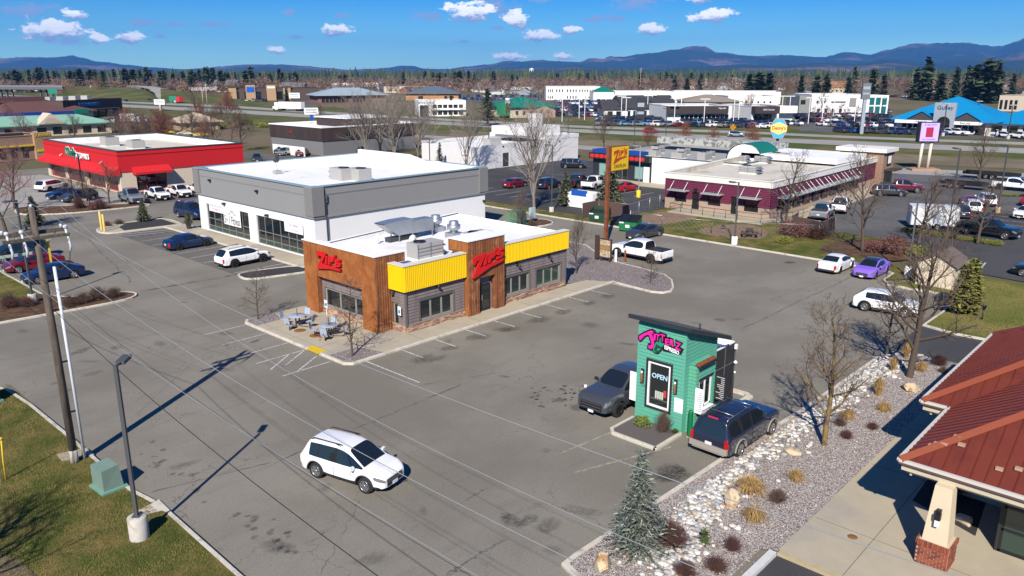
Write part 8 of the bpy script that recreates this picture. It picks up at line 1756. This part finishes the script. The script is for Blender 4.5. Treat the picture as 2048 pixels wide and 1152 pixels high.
far_building('blue_roof_wing','blue roofed service wing at the right edge','garage',(1968,272),(2120,280),3.8,20,MATS['pale_wall_far'],BLUR,'hip',4.2,1.4,[(.05,.9,4,.2,3.0,.7)])
far_building('tan_hall','tan hall behind the blue roof at the right edge','building',(1995,222),(2130,226),6.5,24,CREAMW,BLGR,'flat',win=[(.0,.3,4,.8,5.0,.6)])
a,w_,rz=far_frame((-60,194),(128,195));ov=thing('overpass','dark concrete road overpass on columns at the far left','bridge',(a.x,a.y,0),rz);CONC2=mat('dark_bridge_concrete',(.10,.105,.12),.85);MB().box(0,w_,0,12,5.6,7.6).build('deck',CONC2,ov);MB().box(0,w_,-.2,0,7.0,8.6).build('barrier',mat('bridge_barrier',(.15,.16,.18),.8),ov)
for u in(.3,.36,.42,.72,.78,.84):MB().box(w_*u,w_*u+.9,3,4.2,0,5.6).build('column',CONC2,ov)
def slope(name,toe,top,m,z=None):
 mb=MB();n=len(toe);A=[at(*p)for p in toe];B=[]
 for(px,py,d)in top:x,y=polar(px,d);B.append((x,y,CAM_H+(HOR-py)/FC*d))
 rows=4
 for r_ in range(rows+1):
  for i in range(n):f=r_/rows;mb.v.append((A[i][0]+(B[i][0]-A[i][0])*f,A[i][1]+(B[i][1]-A[i][1])*f,B[i][2]*(f*f*(3-2*f))+.03))
 far_=len(mb.v)
 for i in range(n):s=1.25;mb.v.append((B[i][0]*s,B[i][1]*s,-.1))
 for r_ in range(rows+1):
  for i in range(n-1):a_,b_=r_*n+i,(r_+1)*n+i;mb.f.append([a_,a_+1,b_+1,b_]);mb.mi.append(0);mb.sm.append(True)
 return struct(name,mb,m)
slope('embankment',[(118,200),(150,199.5),(200,201),(250,203),(300,205),(320,206)],[(126,173,560),(150,172.5,590),(200,174,600),(250,174,600),(285,178,580),(322,200,540)],VERGE)
slope('embankment',[(322,207),(370,206.5),(440,209),(500,212),(560,216),(610,219)],[(318,176,560),(352,181,555),(430,190,530),(500,199,510),(560,209,490),(612,217,475)],VERGE)
mb=MB();rp=[(262,171.5,620,8.0),(290,173.5,600,7.4),(312,178,575,5.4),(322,186,560,3.2),(326,194,545,1.4),(334,203,520,.3)];P_=[]
for px,py,d,hw_ in rp:x,y=polar(px,d);z=CAM_H+(HOR-py)/FC*d+.35;P_.append((x,y,z))
for i in range(len(P_)-1):
 a,b=Vector(P_[i]),Vector(P_[i+1]);s_=Vector((-(b-a).y,(b-a).x,0)).normalized()*5.5;mb.add([a-s_,a+s_,b+s_,b-s_],[(0,1,2,3)])
struct('ramp_road',mb,ROADC)
for poly in([(1190,224),(1600,226),(1600,252),(1480,256),(1190,251)],[(1090,203),(1270,203),(1270,226),(1120,226)],[(1585,224),(1780,228),(2048,232),(2300,250),(2300,292),(2048,281),(1760,268),(1600,262)],[(600,188),(660,188),(660,207),(610,210)],[(920,190),(1090,190),(1090,206),(920,206)],[(420,300),(560,310),(740,322),(860,340),(960,372),(880,372),(640,330),(500,318)]):
 struct('asphalt_lot',MB().sheet([at(*p,-.01)for p in poly],-.01),ASPH3)
rc=random.Random(77);COLS=['white']*7+['silver']*4+['grey']*4+['dgrey']*3+['black']*5+['navy']*4+['blue','red','maroon','sky','tan','slate','slate'];KN=['suv','sedan','pickup','cross','suv','pickup','bigsuv','wagon'];KW={'suv':'suv','sedan':'sedan','pickup':'pickup','cross':'crossover','bigsuv':'large suv','wagon':'wagon'};CW={'dgrey':'dark grey','navy':'navy','sky':'pale blue','slate':'slate blue'}
def car_row(where,grp,p,q,n,ang,jit=.3,cols=None,kinds=None):
 a,b=Vector(at(*p)),Vector(at(*q))
 for i in range(n):
  c=a.lerp(b,(i+.5)/n);k=rc.choice(kinds or KN);col=rc.choice(cols or COLS);far_vehicle(k,col,'%s %s %s'%(CW.get(col,col),KW[k],where),c.x+rc.uniform(-jit,jit),c.y+rc.uniform(-jit,jit),ang+rc.choice((0,180))+rc.uniform(-3,3),grp)
W1='in the packed dealership lot below the charcoal gables';G1='cars for sale below the charcoal gables'
DKC=['black','navy','dgrey','navy','black','slate','grey','white']
car_row(W1,G1,(1195,247),(1285,248),14,65,.3,DKC);car_row(W1,G1,(1200,243.5),(1350,244.5),22,65,.3,DKC);car_row(W1,G1,(1205,240.5),(1345,241),20,65,.3,DKC)
W2='in the row before the dark dealership';G2='cars before the dark dealership';car_row(W2,G2,(1350,249),(1600,250),24,65,.5);car_row(W2,G2,(1370,246),(1500,246.5),14,65)
W3='at the highway edge of the dealership lots';G3='cars lined up at the highway edge';car_row(W3,G3,(1195,250.5),(1485,255.5),13,-22,.4);car_row(W3,G3,(1495,256),(1570,257.5),4,-22)
W4='in the upper lot by the white offices';G4='cars by the white offices';car_row(W4,G4,(1105,204.5),(1260,204.5),16,65);car_row(W4,G4,(1120,209),(1265,209),16,65,.5);car_row(W4,G4,(1110,216),(1240,216),12,65,.5);car_row(W4,G4,(1110,223),(1205,223),9,65,.5);car_row(W4,G4,(1105,232),(1205,233),8,65,.6)
W5='in the lot below the white office cube';G5='cars below the white office cube';car_row(W5,G5,(1590,233.5),(1780,235),15,62,.4);car_row(W5,G5,(1600,243),(1800,247),14,62,.4);car_row(W5,G5,(1636,252),(1780,255),10,62,.6);car_row(W5,G5,(1690,225),(1780,226),8,62)
W6='at the highway edge before the blue roof';G6='cars before the blue roof';car_row(W6,G6,(1668,264.5),(1885,270.5),10,70,.4,['white','dgrey','blue','black','white','grey'],['pickup','suv','pickup','bigsuv']);car_row(W6,G6,(1890,269.5),(1925,270.5),2,70,.2,['white'],['pickup']);car_row(W6,G6,(1980,272),(2100,283),5,72,.6,None,['pickup','suv']);car_row(W6,G6,(1790,252),(1900,258),6,62)
W7='in the far lot behind the green roof store';G7='cars behind the green roof store';car_row(W7,G7,(930,194),(1085,194),14,60,.8);car_row(W7,G7,(925,200),(1085,199),14,60,.8)
W8='by the glass showroom';G8='cars by the glass showroom';car_row(W8,G8,(606,198),(660,201),7,60,.8);car_row(W8,G8,(480,203),(540,203.5),6,60,.8);car_row('under the far pines at the right','cars under the far pines',(1760,194),(1815,195),6,60,.8);car_row('before the brown box store','cars before the box store',(205,246),(300,244),8,60,1.0,['silver','white','grey','black'])
LW=mat('white_lamp_steel',(.72,.72,.70),.5);mb=MB();mb.box(-.1,.1,-.1,.1,0,8.5);lp=mb.mesh('pole',LW);mb=MB();mb.box(-1.6,1.6,-.3,.3,8.5,8.75);lh=mb.mesh('lamp_head',LW)
for i,(px,py)in enumerate(((1205,236),(1242,240),(1251,246),(1294,238),(1303,236),(1348,248),(1361,240),(1407,252),(1466,250),(1476,248),(1124,244),(1158,237),(1169,240),(1616,247),(1562,240),(1577,240),(1643,246),(1665,244),(1708,246))):
 x,y=at(px,py);t_=thing('lot_lamp','white twin-head lamp standard over the dealership cars','street light',(x,y,0),R(-45),'white lamps over the dealership lots');link('pole',lp,t_);link('lamp_head',lh,t_)
mb=MB();mb.box(-.09,.09,-.09,.09,.9,8.6);lp2=mb.mesh('pole',DARKG);mb=MB();mb.box(-.9,.9,-.25,.25,8.6,8.8);lh2=mb.mesh('lamp_head',UNITM)
for i,(px,py)in enumerate(((1885,272),(1950,262),(2015,278),(1760,250))):
 x,y=at(px,py);t_=thing('lot_lamp','dark lamp standard with pale head before the blue roof','street light',(x,y,0),R(-45),'dark lamps before the blue roof');link('pole',lp2,t_);link('lamp_head',lh2,t_);MB().box(-.35,.35,-.35,.35,0,.9).build('base',CONB,t_)
x,y=polar(1567,168);dn=thing('diner_sign','orange and yellow hexagonal diner sign on a dark pole','sign',(x,y,0),R(-62));hz=lambda py:CAM_H+(HOR-py)/FC*168
MB().tube([(0,.45,0),(0,.45,hz(273))],.28,12).build('pole',DARKG,dn)
zc,hh,ww=(hz(235)+hz(275))/2,(hz(235)-hz(275))/2,1.65
hexa=[(-ww*.55,-hh),(ww*.55,-hh),(ww,-hh*.25),(ww,hh*.3),(ww*.5,hh),(-ww*.5,hh),(-ww,hh*.3),(-ww,-hh*.25)]
ORS=mat('orange_sign_edge',(.75,.30,.01),.5);YLS=mat('pale_yellow_sign',(.75,.62,.16),.5);CYA=mat('sky_blue_sign',(.06,.36,.58),.5)
plate_poly([(p[0],p[1]+zc)for p in hexa],1.7,(1,0,0),(0,1,0),(0,-.4,0)).build('cabinet',ORS,dn)
plate_poly([(p[0]*.97,p[1]*.97+zc)for p in hexa],.03,(1,0,0),(0,-1,0),(0,-.41,0)).build('face',CYA,dn)
plate_poly([(-ww*.97,zc-hh*.25),(0,zc-hh*.62),(ww*.97,zc-hh*.25),(ww*.97,zc+hh*.3),(0,zc+hh*.66),(-ww*.97,zc+hh*.3)],.03,(1,0,0),(0,-1,0),(0,-.45,0)).build('face_band',YLS,dn);lettering('lettering',"Denny's",1.05,mat('sign_red_letters',(.50,.01,.03),.5),dn,(0,-.49,zc+.1),(1,0),.01,sx=.82,bold=.03)
x,y=at(1845,340);ld=thing('billboard','lit violet screen billboard on two pale posts','billboard',(x,y,0),R(-50));
for s in(-.75,.75):MB().tube([(s,0,0),(s+.15,0,4.9)],.26,12).build('post',mat('cream_post',(.58,.52,.42),.7),ld)
MB().box(-1.7,1.9,-.5,.5,4.9,8.4).build('cabinet',BLACKM,ld);sc_=MB().box(-1.45,1.65,-.56,-.51,5.1,8.25).build('screen',mat('violet_screen',(.36,.27,.80),.4,emit=.55),ld);MB().box(-.55,.7,-.59,-.57,5.8,7.5).build('screen_panel',mat('screen_red',(.30,.015,.05),.4,emit=.3),sc_);lettering('lettering','IN BLOOM',.42,INK,sc_,(.1,-.58,7.9),(1,0),.004);lettering('lettering','IN CONCERT',.36,INK,sc_,(.1,-.58,5.4),(1,0),.004);MB().prism([(-2.4,-1.4),(2.4,-1.4),(2.4,1.2),(-2.4,1.2)],0,.35).build('brick_plinth',mat('tan_brick_plinth',(.36,.21,.13),.9,var=(2,.2)),ld)
def pylon(label,px,py,h,w0,w1,zf,m1,m2,rz=-50,txt=None):
 x,y=at(px,py);t_=thing('pylon_sign',label,'sign',(x,y,0),R(rz));MB().box(-w0/2,w0/2,-.4,.4,0,zf+.2).build('post',m1,t_);MB().box(-w1/2,w1/2,-.5,.5,zf,h).build('panel',m2,t_);mb=MB();mb.box(-w1*.4,w1*.4,-.56,-.5,zf+(h-zf)*.62,zf+(h-zf)*.8);mb.box(-w1*.4,w1*.4,-.56,-.5,zf+(h-zf)*.3,zf+(h-zf)*.42);mb.build('sign_strip',SILV,t_)
pylon('tall slim grey dealership pylon by the highway',1722,268,14.0,.9,2.3,9.6,SILV,mat('grey_pylon_panel',(.13,.15,.17),.5));pylon('black slab dealership pylon before the charcoal gables',1280,248,8.6,2.6,2.8,1.0,BLACKM,mat('black_slab',(.02,.02,.022),.5));pylon('white centre sign on a blue post by the highway',624,248,5.4,1.0,4.6,3.2,mat('blue_post',(.01,.06,.35),.5),WHITE,-30);pylon('white billboard on a post left by the ramp',322,222,5.2,1.0,5.5,2.9,CREAMW,WHITE,-60);pylon('small white board by the retail block',590,207,6.0,.6,6.0,3.0,DARKG,WHITE,-40)
for i,(px,py,h,w1,hh_)in enumerate(((108,200,7.0,5.5,3.0),(346,208,4.4,3.6,2.6))):
 x,y=at(px,py);t_=thing('road_sign',('green highway sign by the overpass','green exit sign at the ramp')[i],'sign',(x,y,0),R(-35));MB().box(-w1/2,w1/2,-.1,.1,h-hh_,h).build('panel',mat('highway_green',(.0,.20,.12),.5),t_);mb=MB();mb.box(-w1*.3,-w1*.3+.2,-.1,.1,0,h-hh_);mb.box(w1*.3,w1*.3+.2,-.1,.1,0,h-hh_);mb.build('leg',GALV,t_)
for i,(px,py)in enumerate(((478,242),(1465,268))):
 x,y=at(px,py);t_=thing('road_sign',('yellow diamond road sign by the left verge','orange road sign at the far carriageway')[i],'sign',(x,y,0),R(-40));MB().add([(0,0,2.9),(1.0,0,1.9),(0,0,.9),(-1.0,0,1.9)],[(0,1,2,3),(3,2,1,0)]).build('panel',mat('sign_amber',(.70,.36,.01),.5),t_);MB().box(-.05,.05,.02,.08,0,2.6).build('leg',GALV,t_)
x,y=at(580,222);tk=thing('semi_truck','white articulated lorry on the highway','truck',(x,y,.02),R(105));MB().box(-8,5.6,-1.3,1.3,1.1,4.1).build('trailer',WHITE,tk);mb=MB();mb.box(6.2,8.2,-1.25,1.25,.6,3.8);mb.box(8.2,9.6,-1.1,1.1,.6,2.0);mb.build('cab',WHT,tk);MB().box(8.1,8.25,-1.1,1.1,2.2,3.2).build('windshield',CGLASS,tk)
for a in(-6.5,-5.2,4.2,5.4,8.8):
 for s in(-1,1):MB().lathe([(0,-.15),(.5,-.15),(.5,.15),(0,.15)],12,(a,s*1.15,.5),'Y').build('wheel',TYRE,tk)
x,y=at(262,247);tk=thing('delivery_truck','white delivery truck with purple and red lettering','truck',(x,y,.02),R(-50));MB().box(-3.2,2.0,-1.15,1.15,.8,3.4).build('box',WHITE,tk);MB().box(2.0,3.8,-1.1,1.1,.5,2.4).build('cab',WHT,tk);lettering('lettering','Fed',1.3,mat('purple_letters',(.06,.01,.16),.5),tk,(-1.5,-1.17,2.1),(1,0),.01,bold=.02);lettering('lettering','Ex',1.3,mat('red_letters',(.55,.03,.02),.5),tk,(.7,-1.17,2.1),(1,0),.01,bold=.02)
for a in(-2.2,2.6):
 for s in(-1,1):MB().lathe([(0,-.15),(.42,-.15),(.42,.15),(0,.15)],12,(a,s*1.0,.42),'Y').build('wheel',TYRE,tk)
x,y=at(358,206);tk=thing('box_truck','small red and white box truck by the ramp','truck',(x,y,.02),R(95));MB().box(-3,1.4,-1.2,1.2,.8,3.6).build('box',mat('red_truck',(.6,.03,.03),.5),tk);MB().box(1.4,3.4,-1.1,1.1,.5,3.0).build('cab',WHT,tk)
for i,(px,py,m_)in enumerate(((335,282,SGY),(372,285,FASC),(405,288,mat('pale_yellow_canopy',(.55,.48,.10),.6)))):x,y=at(px,py);t_=thing('patio_canopy',('yellow','cream','pale yellow')[i]+' canopy behind the red shop','canopy',(x,y,0),R(-20));MB().add([(-1.9,-1.9,2.2),(1.9,-1.9,2.2),(1.9,1.9,2.2),(-1.9,1.9,2.2),(0,0,3.0)],[(0,1,4),(1,2,4),(2,3,4),(3,0,4),(3,2,1,0)]).build('cover',m_,t_);mb=MB();[mb.box(a_,a_+.1,b_,b_+.1,0,2.2)for a_ in(-1.8,1.7)for b_ in(-1.8,1.7)];mb.build('leg',GALV,t_)
x,y=at(318,283);MB().box(-3,3,-1.2,1.2,.1,2.7).build('cargo_container',mat('orange_container',(.40,.09,.02),.6),None,label='orange container behind the red shop',category='container').location=(x,y,0)
for i,(px,py,h)in enumerate(((1280,172,22),(1410,190,13),(1833,196,14),(1626,178,12),(1464,178,14),(1470,176,14),(184,195,9),(415,212,12),(407,212,9),(1943,200,11))):
 x,y=at(px,max(py,186));t_=thing('utility_pole','thin far pole rising before the tree belt','utility pole',(x,y,0),R(-45),'thin far poles');MB().tube([(0,0,0),(0,0,h)],[.28,.2],6).build('shaft',mat('pale_far_pole',(.36,.30,.25),.9),t_);MB().box(-1.4,1.4,-.1,.1,h-1.2,h-1.0).build('crossarm',MATS['pale_far_pole'],t_)
# ================================================================ far trees, houses, hills, air
rf_=random.Random(909)
PINK2=mat('mauve_blossom_twigs',(.20,.10,.11),.9);TW2=mat('far_brown_twigs',(.13,.088,.066),.9);TW3=mat('far_ochre_twigs',(.20,.13,.06),.9);TW4=mat('far_mauve_twigs',(.165,.10,.09),.9)
for i,(k,tw)in enumerate((('f1',TW2),('f2',TW4),('f3',TW3),('f4',PINK2),('f5',TW2),('f6',TW4))):tree_proto(k,BARKM,tw,60+i,10.0,.44,'round',13,6,5,2,thick=5.5 if k!='f4' else 7,dmax=3)
conifer_proto('c1',[CONG,BARKM,CONG2],71,16.0,3.7,22,10,6,tuft=1.7,droop=.25,base=.06,irregular=.3,wide=.8);conifer_proto('c2',[CONG,BARKM,CONG2],72,16.0,4.2,20,10,6,tuft=1.9,droop=.08,base=.12,irregular=.45,wide=.8);conifer_proto('c3',[CONG,BARKM,CONG],73,16.0,2.8,22,9,5,tuft=1.5,droop=.35,base=.05,wide=.8)
x,y=at(975,252);tree('pine','big dark pine beside the highway in the middle',x,y,11.8,0,z=0,name='pine_tree',sw=1.15)
x,y=at(903,232);tree('c3','small dark spruce before the white dealership',x,y,8.0,1,z=0,name='spruce_tree',sw=1.2);x,y=at(574,204);tree('c1','blue-green spruce at the end of the retail block',x,y,8.5,1,z=0,name='spruce_tree')
for i,(px,pt,d,k,sw,lb)in enumerate(((1520,144,560,'c2',1.6,'broad dense pine behind the pale warehouse'),(1500,148,570,'c2',1.2,'dense pine left of the broad one behind the warehouse'),(1540,146,575,'c2',1.3,'dense pine right of the broad one behind the warehouse'),(1605,150,540,'c1',.9,'slim pine left behind the white office cube'),(1636,149,540,'c2',1.1,'pine behind the left end of the office cube'),(1655,150,550,'c2',1.1,'pine right behind the left end of the office cube'),(1710,132,720,'c1',.7,'tall narrow fir standing above the office cube'),(1748,138,520,'c1',1.0,'tall fir right of the grey pylon'),(1655+0,147,640,'c3',1.0,'thin fir behind the office cube'),(1855,117,520,'c1',1.0,'tallest fir left behind the blue roof'),(1835,136,560,'c1',1.1,'fir left of the tallest one'),(1770,148,620,'c3',1.5,'blue-grey spruce right of the tall fir'),(1885,147,500,'c2',1.2,'broad pine right of the tallest fir'),(1915,136,560,'c1',.9,'fir in the middle behind the blue roof'),(1938,133,580,'c1',.9,'second fir in the middle behind the blue roof'),(1975,119,470,'c1',1.4,'biggest dark fir at the right'),(1995,124,475,'c1',1.2,'dark fir joined to the biggest one'),(1955,130,490,'c2',1.2,'dark pine left of the biggest fir'),(2030,148,600,'c1',1,'fir at the right edge'),(1700,152,600,'c2',1.0,'low pine above the office cube'),(1350,158,640,'c2',1.2,'pine behind the white office wing'),(1375,156,640,'c2',1.1,'pine right behind the white office wing'),(1400,158,650,'c2',1.2,'third pine behind the white office wing'))):
 x,y=polar(px,d);h=CAM_H+(HOR-pt)/FC*d;tree(k,lb,x,y,h,i*1.3,z=0,name='fir_tree',sw=sw)
for i in range(120):
 px=(30,95,70,82,108,140,148,160,172,180,190,205,265,280,292,300,320,345,365,390,398,410,425,440,455,470,490,505,520,540)[i]if i<30 else rf_.uniform(0,1500)
 d=rf_.uniform(700,1000)if px<640 else rf_.uniform(800,1400);pt=rf_.uniform(134,147)if px<620 else rf_.uniform(142,153)
 x,y=polar(px,d);h=CAM_H+(HOR-pt)/FC*d;tree(rf_.choice(('c1','c2','c2','c3')),'dark conifer in the far tree belt under the hills',x,y,max(9,h),rf_.uniform(0,6),z=0,name='conifer_tree',sw=rf_.uniform(.8,1.3),group='conifers in the far tree belt')
for i in range(215):
 px=rf_.uniform(-20,2070);u=rf_.random();d=560+700*u
 if 560<px<640 and d<700:continue
 x,y=polar(px,d);k=rf_.choice(('f1','f2','f5','f6','f3','f1','f2'));tree(k,'bare broadleaf tree in the far neighbourhood',x,y,rf_.uniform(8,15),rf_.uniform(0,6),z=0,name='bare_tree',sw=rf_.uniform(1.0,1.5),group='bare trees of the far neighbourhood')
for i,(px,py,h)in enumerate(((1630,246,5.5),(1655,243,5.2),(1680,240,6),(1690,246,5),(1710,243,5.5),(1660,248,5),(1745,246,4.5),(1135,236,6.5),(1880,250,4.5),(1950,262,4.0),(800,222,6),(1100,262,6),(1085,258,6))):
 x,y=at(px,py);tree('f4' if i<10 else 'f2','mauve budding tree in the dealership planting',x,y,h,i,z=0,name='bare_tree',sw=1.15,group='mauve budding trees by the dealerships')
for i,(px,py,h)in enumerate(((740,228,9),(800,240,7),(870,245,7),(1010,252,8),(1060,252,8),(1500,240,9),(1490,238,8),(1020,240,7),(700,236,5),(640,250,7),(1640,236,10))):
 x,y=at(px,py);tree(('f1','f5')[i%2],'bare tree along the far side of the highway',x,y,h,i,z=0,name='bare_tree',group='bare trees along the highway')
def wood(name,label,n,dr,hr,mats,conif,xr=(-150,2250),flat=1.0):
 mb=MB()
 for i in range(n):
  px,d=rf_.uniform(*xr),dr[0]+(dr[1]-dr[0])*rf_.random()**1.3;x,y=polar(px,d);h=rf_.uniform(*hr);mi=rf_.randrange(len(mats));a0=rf_.random()*6
  if conif:
   for(z0,z1,r_)in((.12,.55,.24),(.35,.8,.17),(.6,1.0,.10)):
    r0=r_*h*rf_.uniform(.8,1.2);k=6;v=[(x+r0*rf_.uniform(.7,1.2)*math.cos(a0+6.283*j/k),y+r0*rf_.uniform(.7,1.2)*math.sin(a0+6.283*j/k),h*(z0+rf_.uniform(-.03,.03)))for j in range(k)]+[(x,y,h*z1)]
    mb.add(v,[(j,(j+1)%k,k)for j in range(k)],mi)
  else:
   for j in range(26):
    c=Vector((rf_.gauss(0,.22),rf_.gauss(0,.22),rf_.uniform(.25,.95)))*h;u=Vector((rf_.gauss(0,1),rf_.gauss(0,1),rf_.gauss(.6,1))).normalized()*h*.16;s_=Vector((rf_.gauss(0,1),rf_.gauss(0,1),rf_.gauss(0,1))).normalized()*h*.03
    p=Vector((x,y,0))+c;mb.add([p-u-s_,p-u+s_,p+u],[(0,1,2)],mi)
 mb.build(name,mats,None,kind='stuff',label=label,category='wood')
wood('conifer_wood','far conifer wood forming the dark belt under the hills',5200,(1150,3200),(16,27),[CONG,CONG2,mat('far_conifer_blue',(.03,.05,.03),.9)],True)
wood('broadleaf_wood','far bare broadleaf wood of the valley floor',3800,(640,1700),(8,14),[TW2,TW4,TW3,TW2],False)
wood('near_thicket','brown scrub along the highway verge',160,(260,420),(1.0,2.2),[TW2,TW3],False,(640,1010))
HW=[OFFW,CREAMW,GRYW,mat('house_blue_grey',(.25,.29,.33),.8),BRICKW];HR=[GREYR,mat('brown_house_roof',(.16,.11,.085),.85),mat('pale_house_roof',(.42,.40,.37),.8),CHARR]
hm={}
def house_mesh(i,j,w_,d_):
 if(i,j,w_)not in hm:
  a=MB();c=[(-w_/2,-d_/2),(w_/2,-d_/2),(w_/2,d_/2),(-w_/2,d_/2)];[wall(a,c[q],c[(q+1)%4],0,3.2)for q in range(4)];a.add([(-w_/2,-d_/2,3.2),(-w_/2,d_/2,3.2),(-w_/2,0,5.6)],[(0,2,1)]);a.add([(w_/2,-d_/2,3.2),(w_/2,d_/2,3.2),(w_/2,0,5.6)],[(0,1,2)])
  b=MB();e=.5;b.add([(-w_/2-e,-d_/2-e,2.9),(w_/2+e,-d_/2-e,2.9),(w_/2+e,0,5.8),(-w_/2-e,0,5.8),(w_/2+e,d_/2+e,2.9),(-w_/2-e,d_/2+e,2.9)],[(0,1,2,3),(3,2,4,5)])
  g_=MB();[g_.box(u-.6,u+.6,-d_/2-.05,-d_/2-.01,1.0,2.3)for u in(-w_*.28,w_*.25)]
  hm[(i,j,w_)]=(a.mesh('wall',HW[i]),b.mesh('roof',HR[j]),g_.mesh('window',GLASS))
 return hm[(i,j,w_)]
for i in range(190):
 px=rf_.uniform(0,2060)if i%3 else rf_.uniform(960,1180);d=rf_.uniform(640,1300);x,y=polar(px,d);q,j,w_=rf_.randrange(5),rf_.randrange(4),rf_.choice((11,15,22));t_=thing('house','small gabled house among the far bare trees','house',(x,y,0),rf_.uniform(0,3.1),'houses of the far neighbourhood')
 for n_,m_ in zip(('wall','roof','window'),house_mesh(q,j,w_,9)):link(n_,m_,t_)
t_,w_=far_building('red_shop','red and white shop beyond the overpass','shop',(112,183),(142,183),6,20,mat('bright_red_far',(.55,.03,.02),.7),ROOFW,'flat',win=[(.1,.9,4,.8,2.8,.6)])
for i,(L_,R_,h,wm,rm_,rh)in enumerate((((318,185),(400,185),5,BRICKW,MATS['brown_house_roof'],4),((425,184),(470,184),6,CREAMW,GREYR,5),((20,182),(105,182),5,OFFW,ROOFW,0),((1480,172),(1500,172),5,OFFW,GREYR,5),((1655,186),(1700,186),5,CREAMW,mat('orange_roof',(.35,.17,.08),.8),5),((560,188),(606,188),5.5,BRICKW,GREYR,4),((1360,178),(1450,178),7,GRYW,ROOFT,0),((1230,179),(1246,179),8,GRYW,ROOFT,0))):
 far_building('far_building',('brick hall with brown roof above the left embankment','cream gabled hall left of the retail block','white flat stores beyond the overpass','white gabled chapel in the far trees','tan house with orange roof above the office cube','brick block right of the retail towers','long grey roof behind the office wing','grey tower block behind the white offices')[i],'building',L_,R_,h,22,wm,rm_,'gable' if rh else 'flat',rh,.6,[(.1,.9,4,1,2.6,.4)])
x,y=polar(1063,2300);wt_=thing('water_tower','white water tower standing above the far wood','water tower',(x,y,0));MB().lathe([(4.5,0),(4.5,14),(5.5,18),(6,20),(6,30),(4,32),(0,33)],20).build('tank',OFFW,wt_);MB().lathe([(5.3,0),(5.3,3),(5,3)],20).build('foot',CONC,wt_)
FORM=bpy.data.materials.new('forested_hill');FORM.use_nodes=True
t=NT(FORM.node_tree);b=t.t.nodes['Principled BSDF'];b.inputs['Roughness'].default_value=.95;b.inputs['Specular IOR Level'].default_value=.05
g=t.n('ShaderNodeNewGeometry').outputs['Position']
n1=t.n('ShaderNodeTexNoise',i_Scale=.0011,i_Detail=6.0,i_Roughness=.6);t.l(t.vm('MULTIPLY',g,(1,1,3)),n1.inputs['Vector']);n2=t.n('ShaderNodeTexNoise',i_Scale=.02,i_Detail=5.0,i_Roughness=.75);t.l(g,n2.inputs['Vector'])
c=t.mix(t.ramp(n1.outputs[0],.50,.66),(.032,.052,.032),(.26,.16,.12));c=t.mix(t.m('MULTIPLY',t.ramp(n2.outputs[0],.40,.62),.7),c,(.012,.022,.016));t.l(c,b.inputs['Base Color'])
SKY1=[(-300,122),(-100,119),(0,116),(60,113),(100,114),(125,113),(150,110),(165,114),(200,122),(260,129),(300,134),(370,138),(410,136),(440,132),(500,128),(560,128),(610,131),(650,135),(700,139),(740,137),(775,135),(800,131),(825,131),(850,137),(890,138),(940,132),(980,128),(1010,121),(1040,122),(1085,119),(1110,121),(1160,123),(1180,115),(1205,116),(1220,111),(1240,113),(1300,105),(1350,98),(1385,92),(1405,93),(1430,104),(1500,111),(1560,109),(1600,111),(1640,113),(1690,103),(1735,108),(1770,98),(1820,87),(1910,84),(1985,92),(2048,73),(2150,80),(2350,70)]
SKY2=[(-300,136),(0,134),(120,136),(300,143),(420,142),(500,141),(640,143),(760,144),(900,143),(960,140),(1020,139),(1100,135),(1150,131),(1200,134),(1280,140),(1400,133),(1480,128),(1560,131),(1640,124),(1700,127),(1780,118),(1860,126),(1950,116),(2048,110),(2350,112)]
def interp(tb,x):
 for(a,p),(b_,q)in zip(tb,tb[1:]):
  if a<=x<=b_:f=(x-a)/(b_-a);f=f*f*(3-2*f);return p+(q-p)*f
 return tb[-1][1]
def hills(name,tb,dist,dep0,dep1,seed,amp,nx=360,nr=16):
 mb=MB();xs=[-300+2650*i/(nx-1)for i in range(nx)]
 for j in range(nr):
  f=j/(nr-1)
  for i,px in enumerate(xs):
   Hr=max(2,CAM_H+(HOR-interp(tb,px))/FC*dist);d=dep0+(dist-dep0)*min(1,f/.72)if f<=.72 else dist+(dep1-dist)*(f-.72)/.28
   s=min(1,f/.72)if f<=.72 else 1-(f-.72)/.28
   x,y=polar(px,d);v=Vector((x*.0011,y*.0011,seed));nv=mnoise.noise(v)*.5+mnoise.noise(v*2.7)*.3+mnoise.noise(v*7)*.12
   z=Hr*(s**1.25)*(1+(amp*nv if f<.72 else 0)*(1-s)*3.2)+Hr*.05*mnoise.noise(v*23)*s
   mb.v.append((x,y,z if 0<j<nr-1 else-.5))
 for j in range(nr-1):
  for i in range(nx-1):a=j*nx+i;mb.f.append([a,a+1,a+nx+1,a+nx]);mb.mi.append(0);mb.sm.append(True)
 struct(name,mb,FORM)
hills('hills',SKY1,11000,7600,13500,3.3,.55);hills('hills',SKY2,7200,4800,8400,9.1,.6)
HAZE=bpy.data.materials.new('pale_haze');HAZE.use_nodes=True;ht=HAZE.node_tree;ht.nodes.clear();pv=ht.nodes.new('ShaderNodeVolumePrincipled');pv.inputs['Color'].default_value=(.09,.37,1.0,1);pv.inputs['Density'].default_value=0.00006;pv.inputs['Anisotropy'].default_value=.0
ho=ht.nodes.new('ShaderNodeOutputMaterial');ht.links.new(pv.outputs[0],ho.inputs['Volume'])
hz_o=MB().box(-14500,14500,-14500,14500,-1.2,720).build('haze',HAZE,None,kind='stuff',label='pale blue air between the lot and the hills',category='haze')
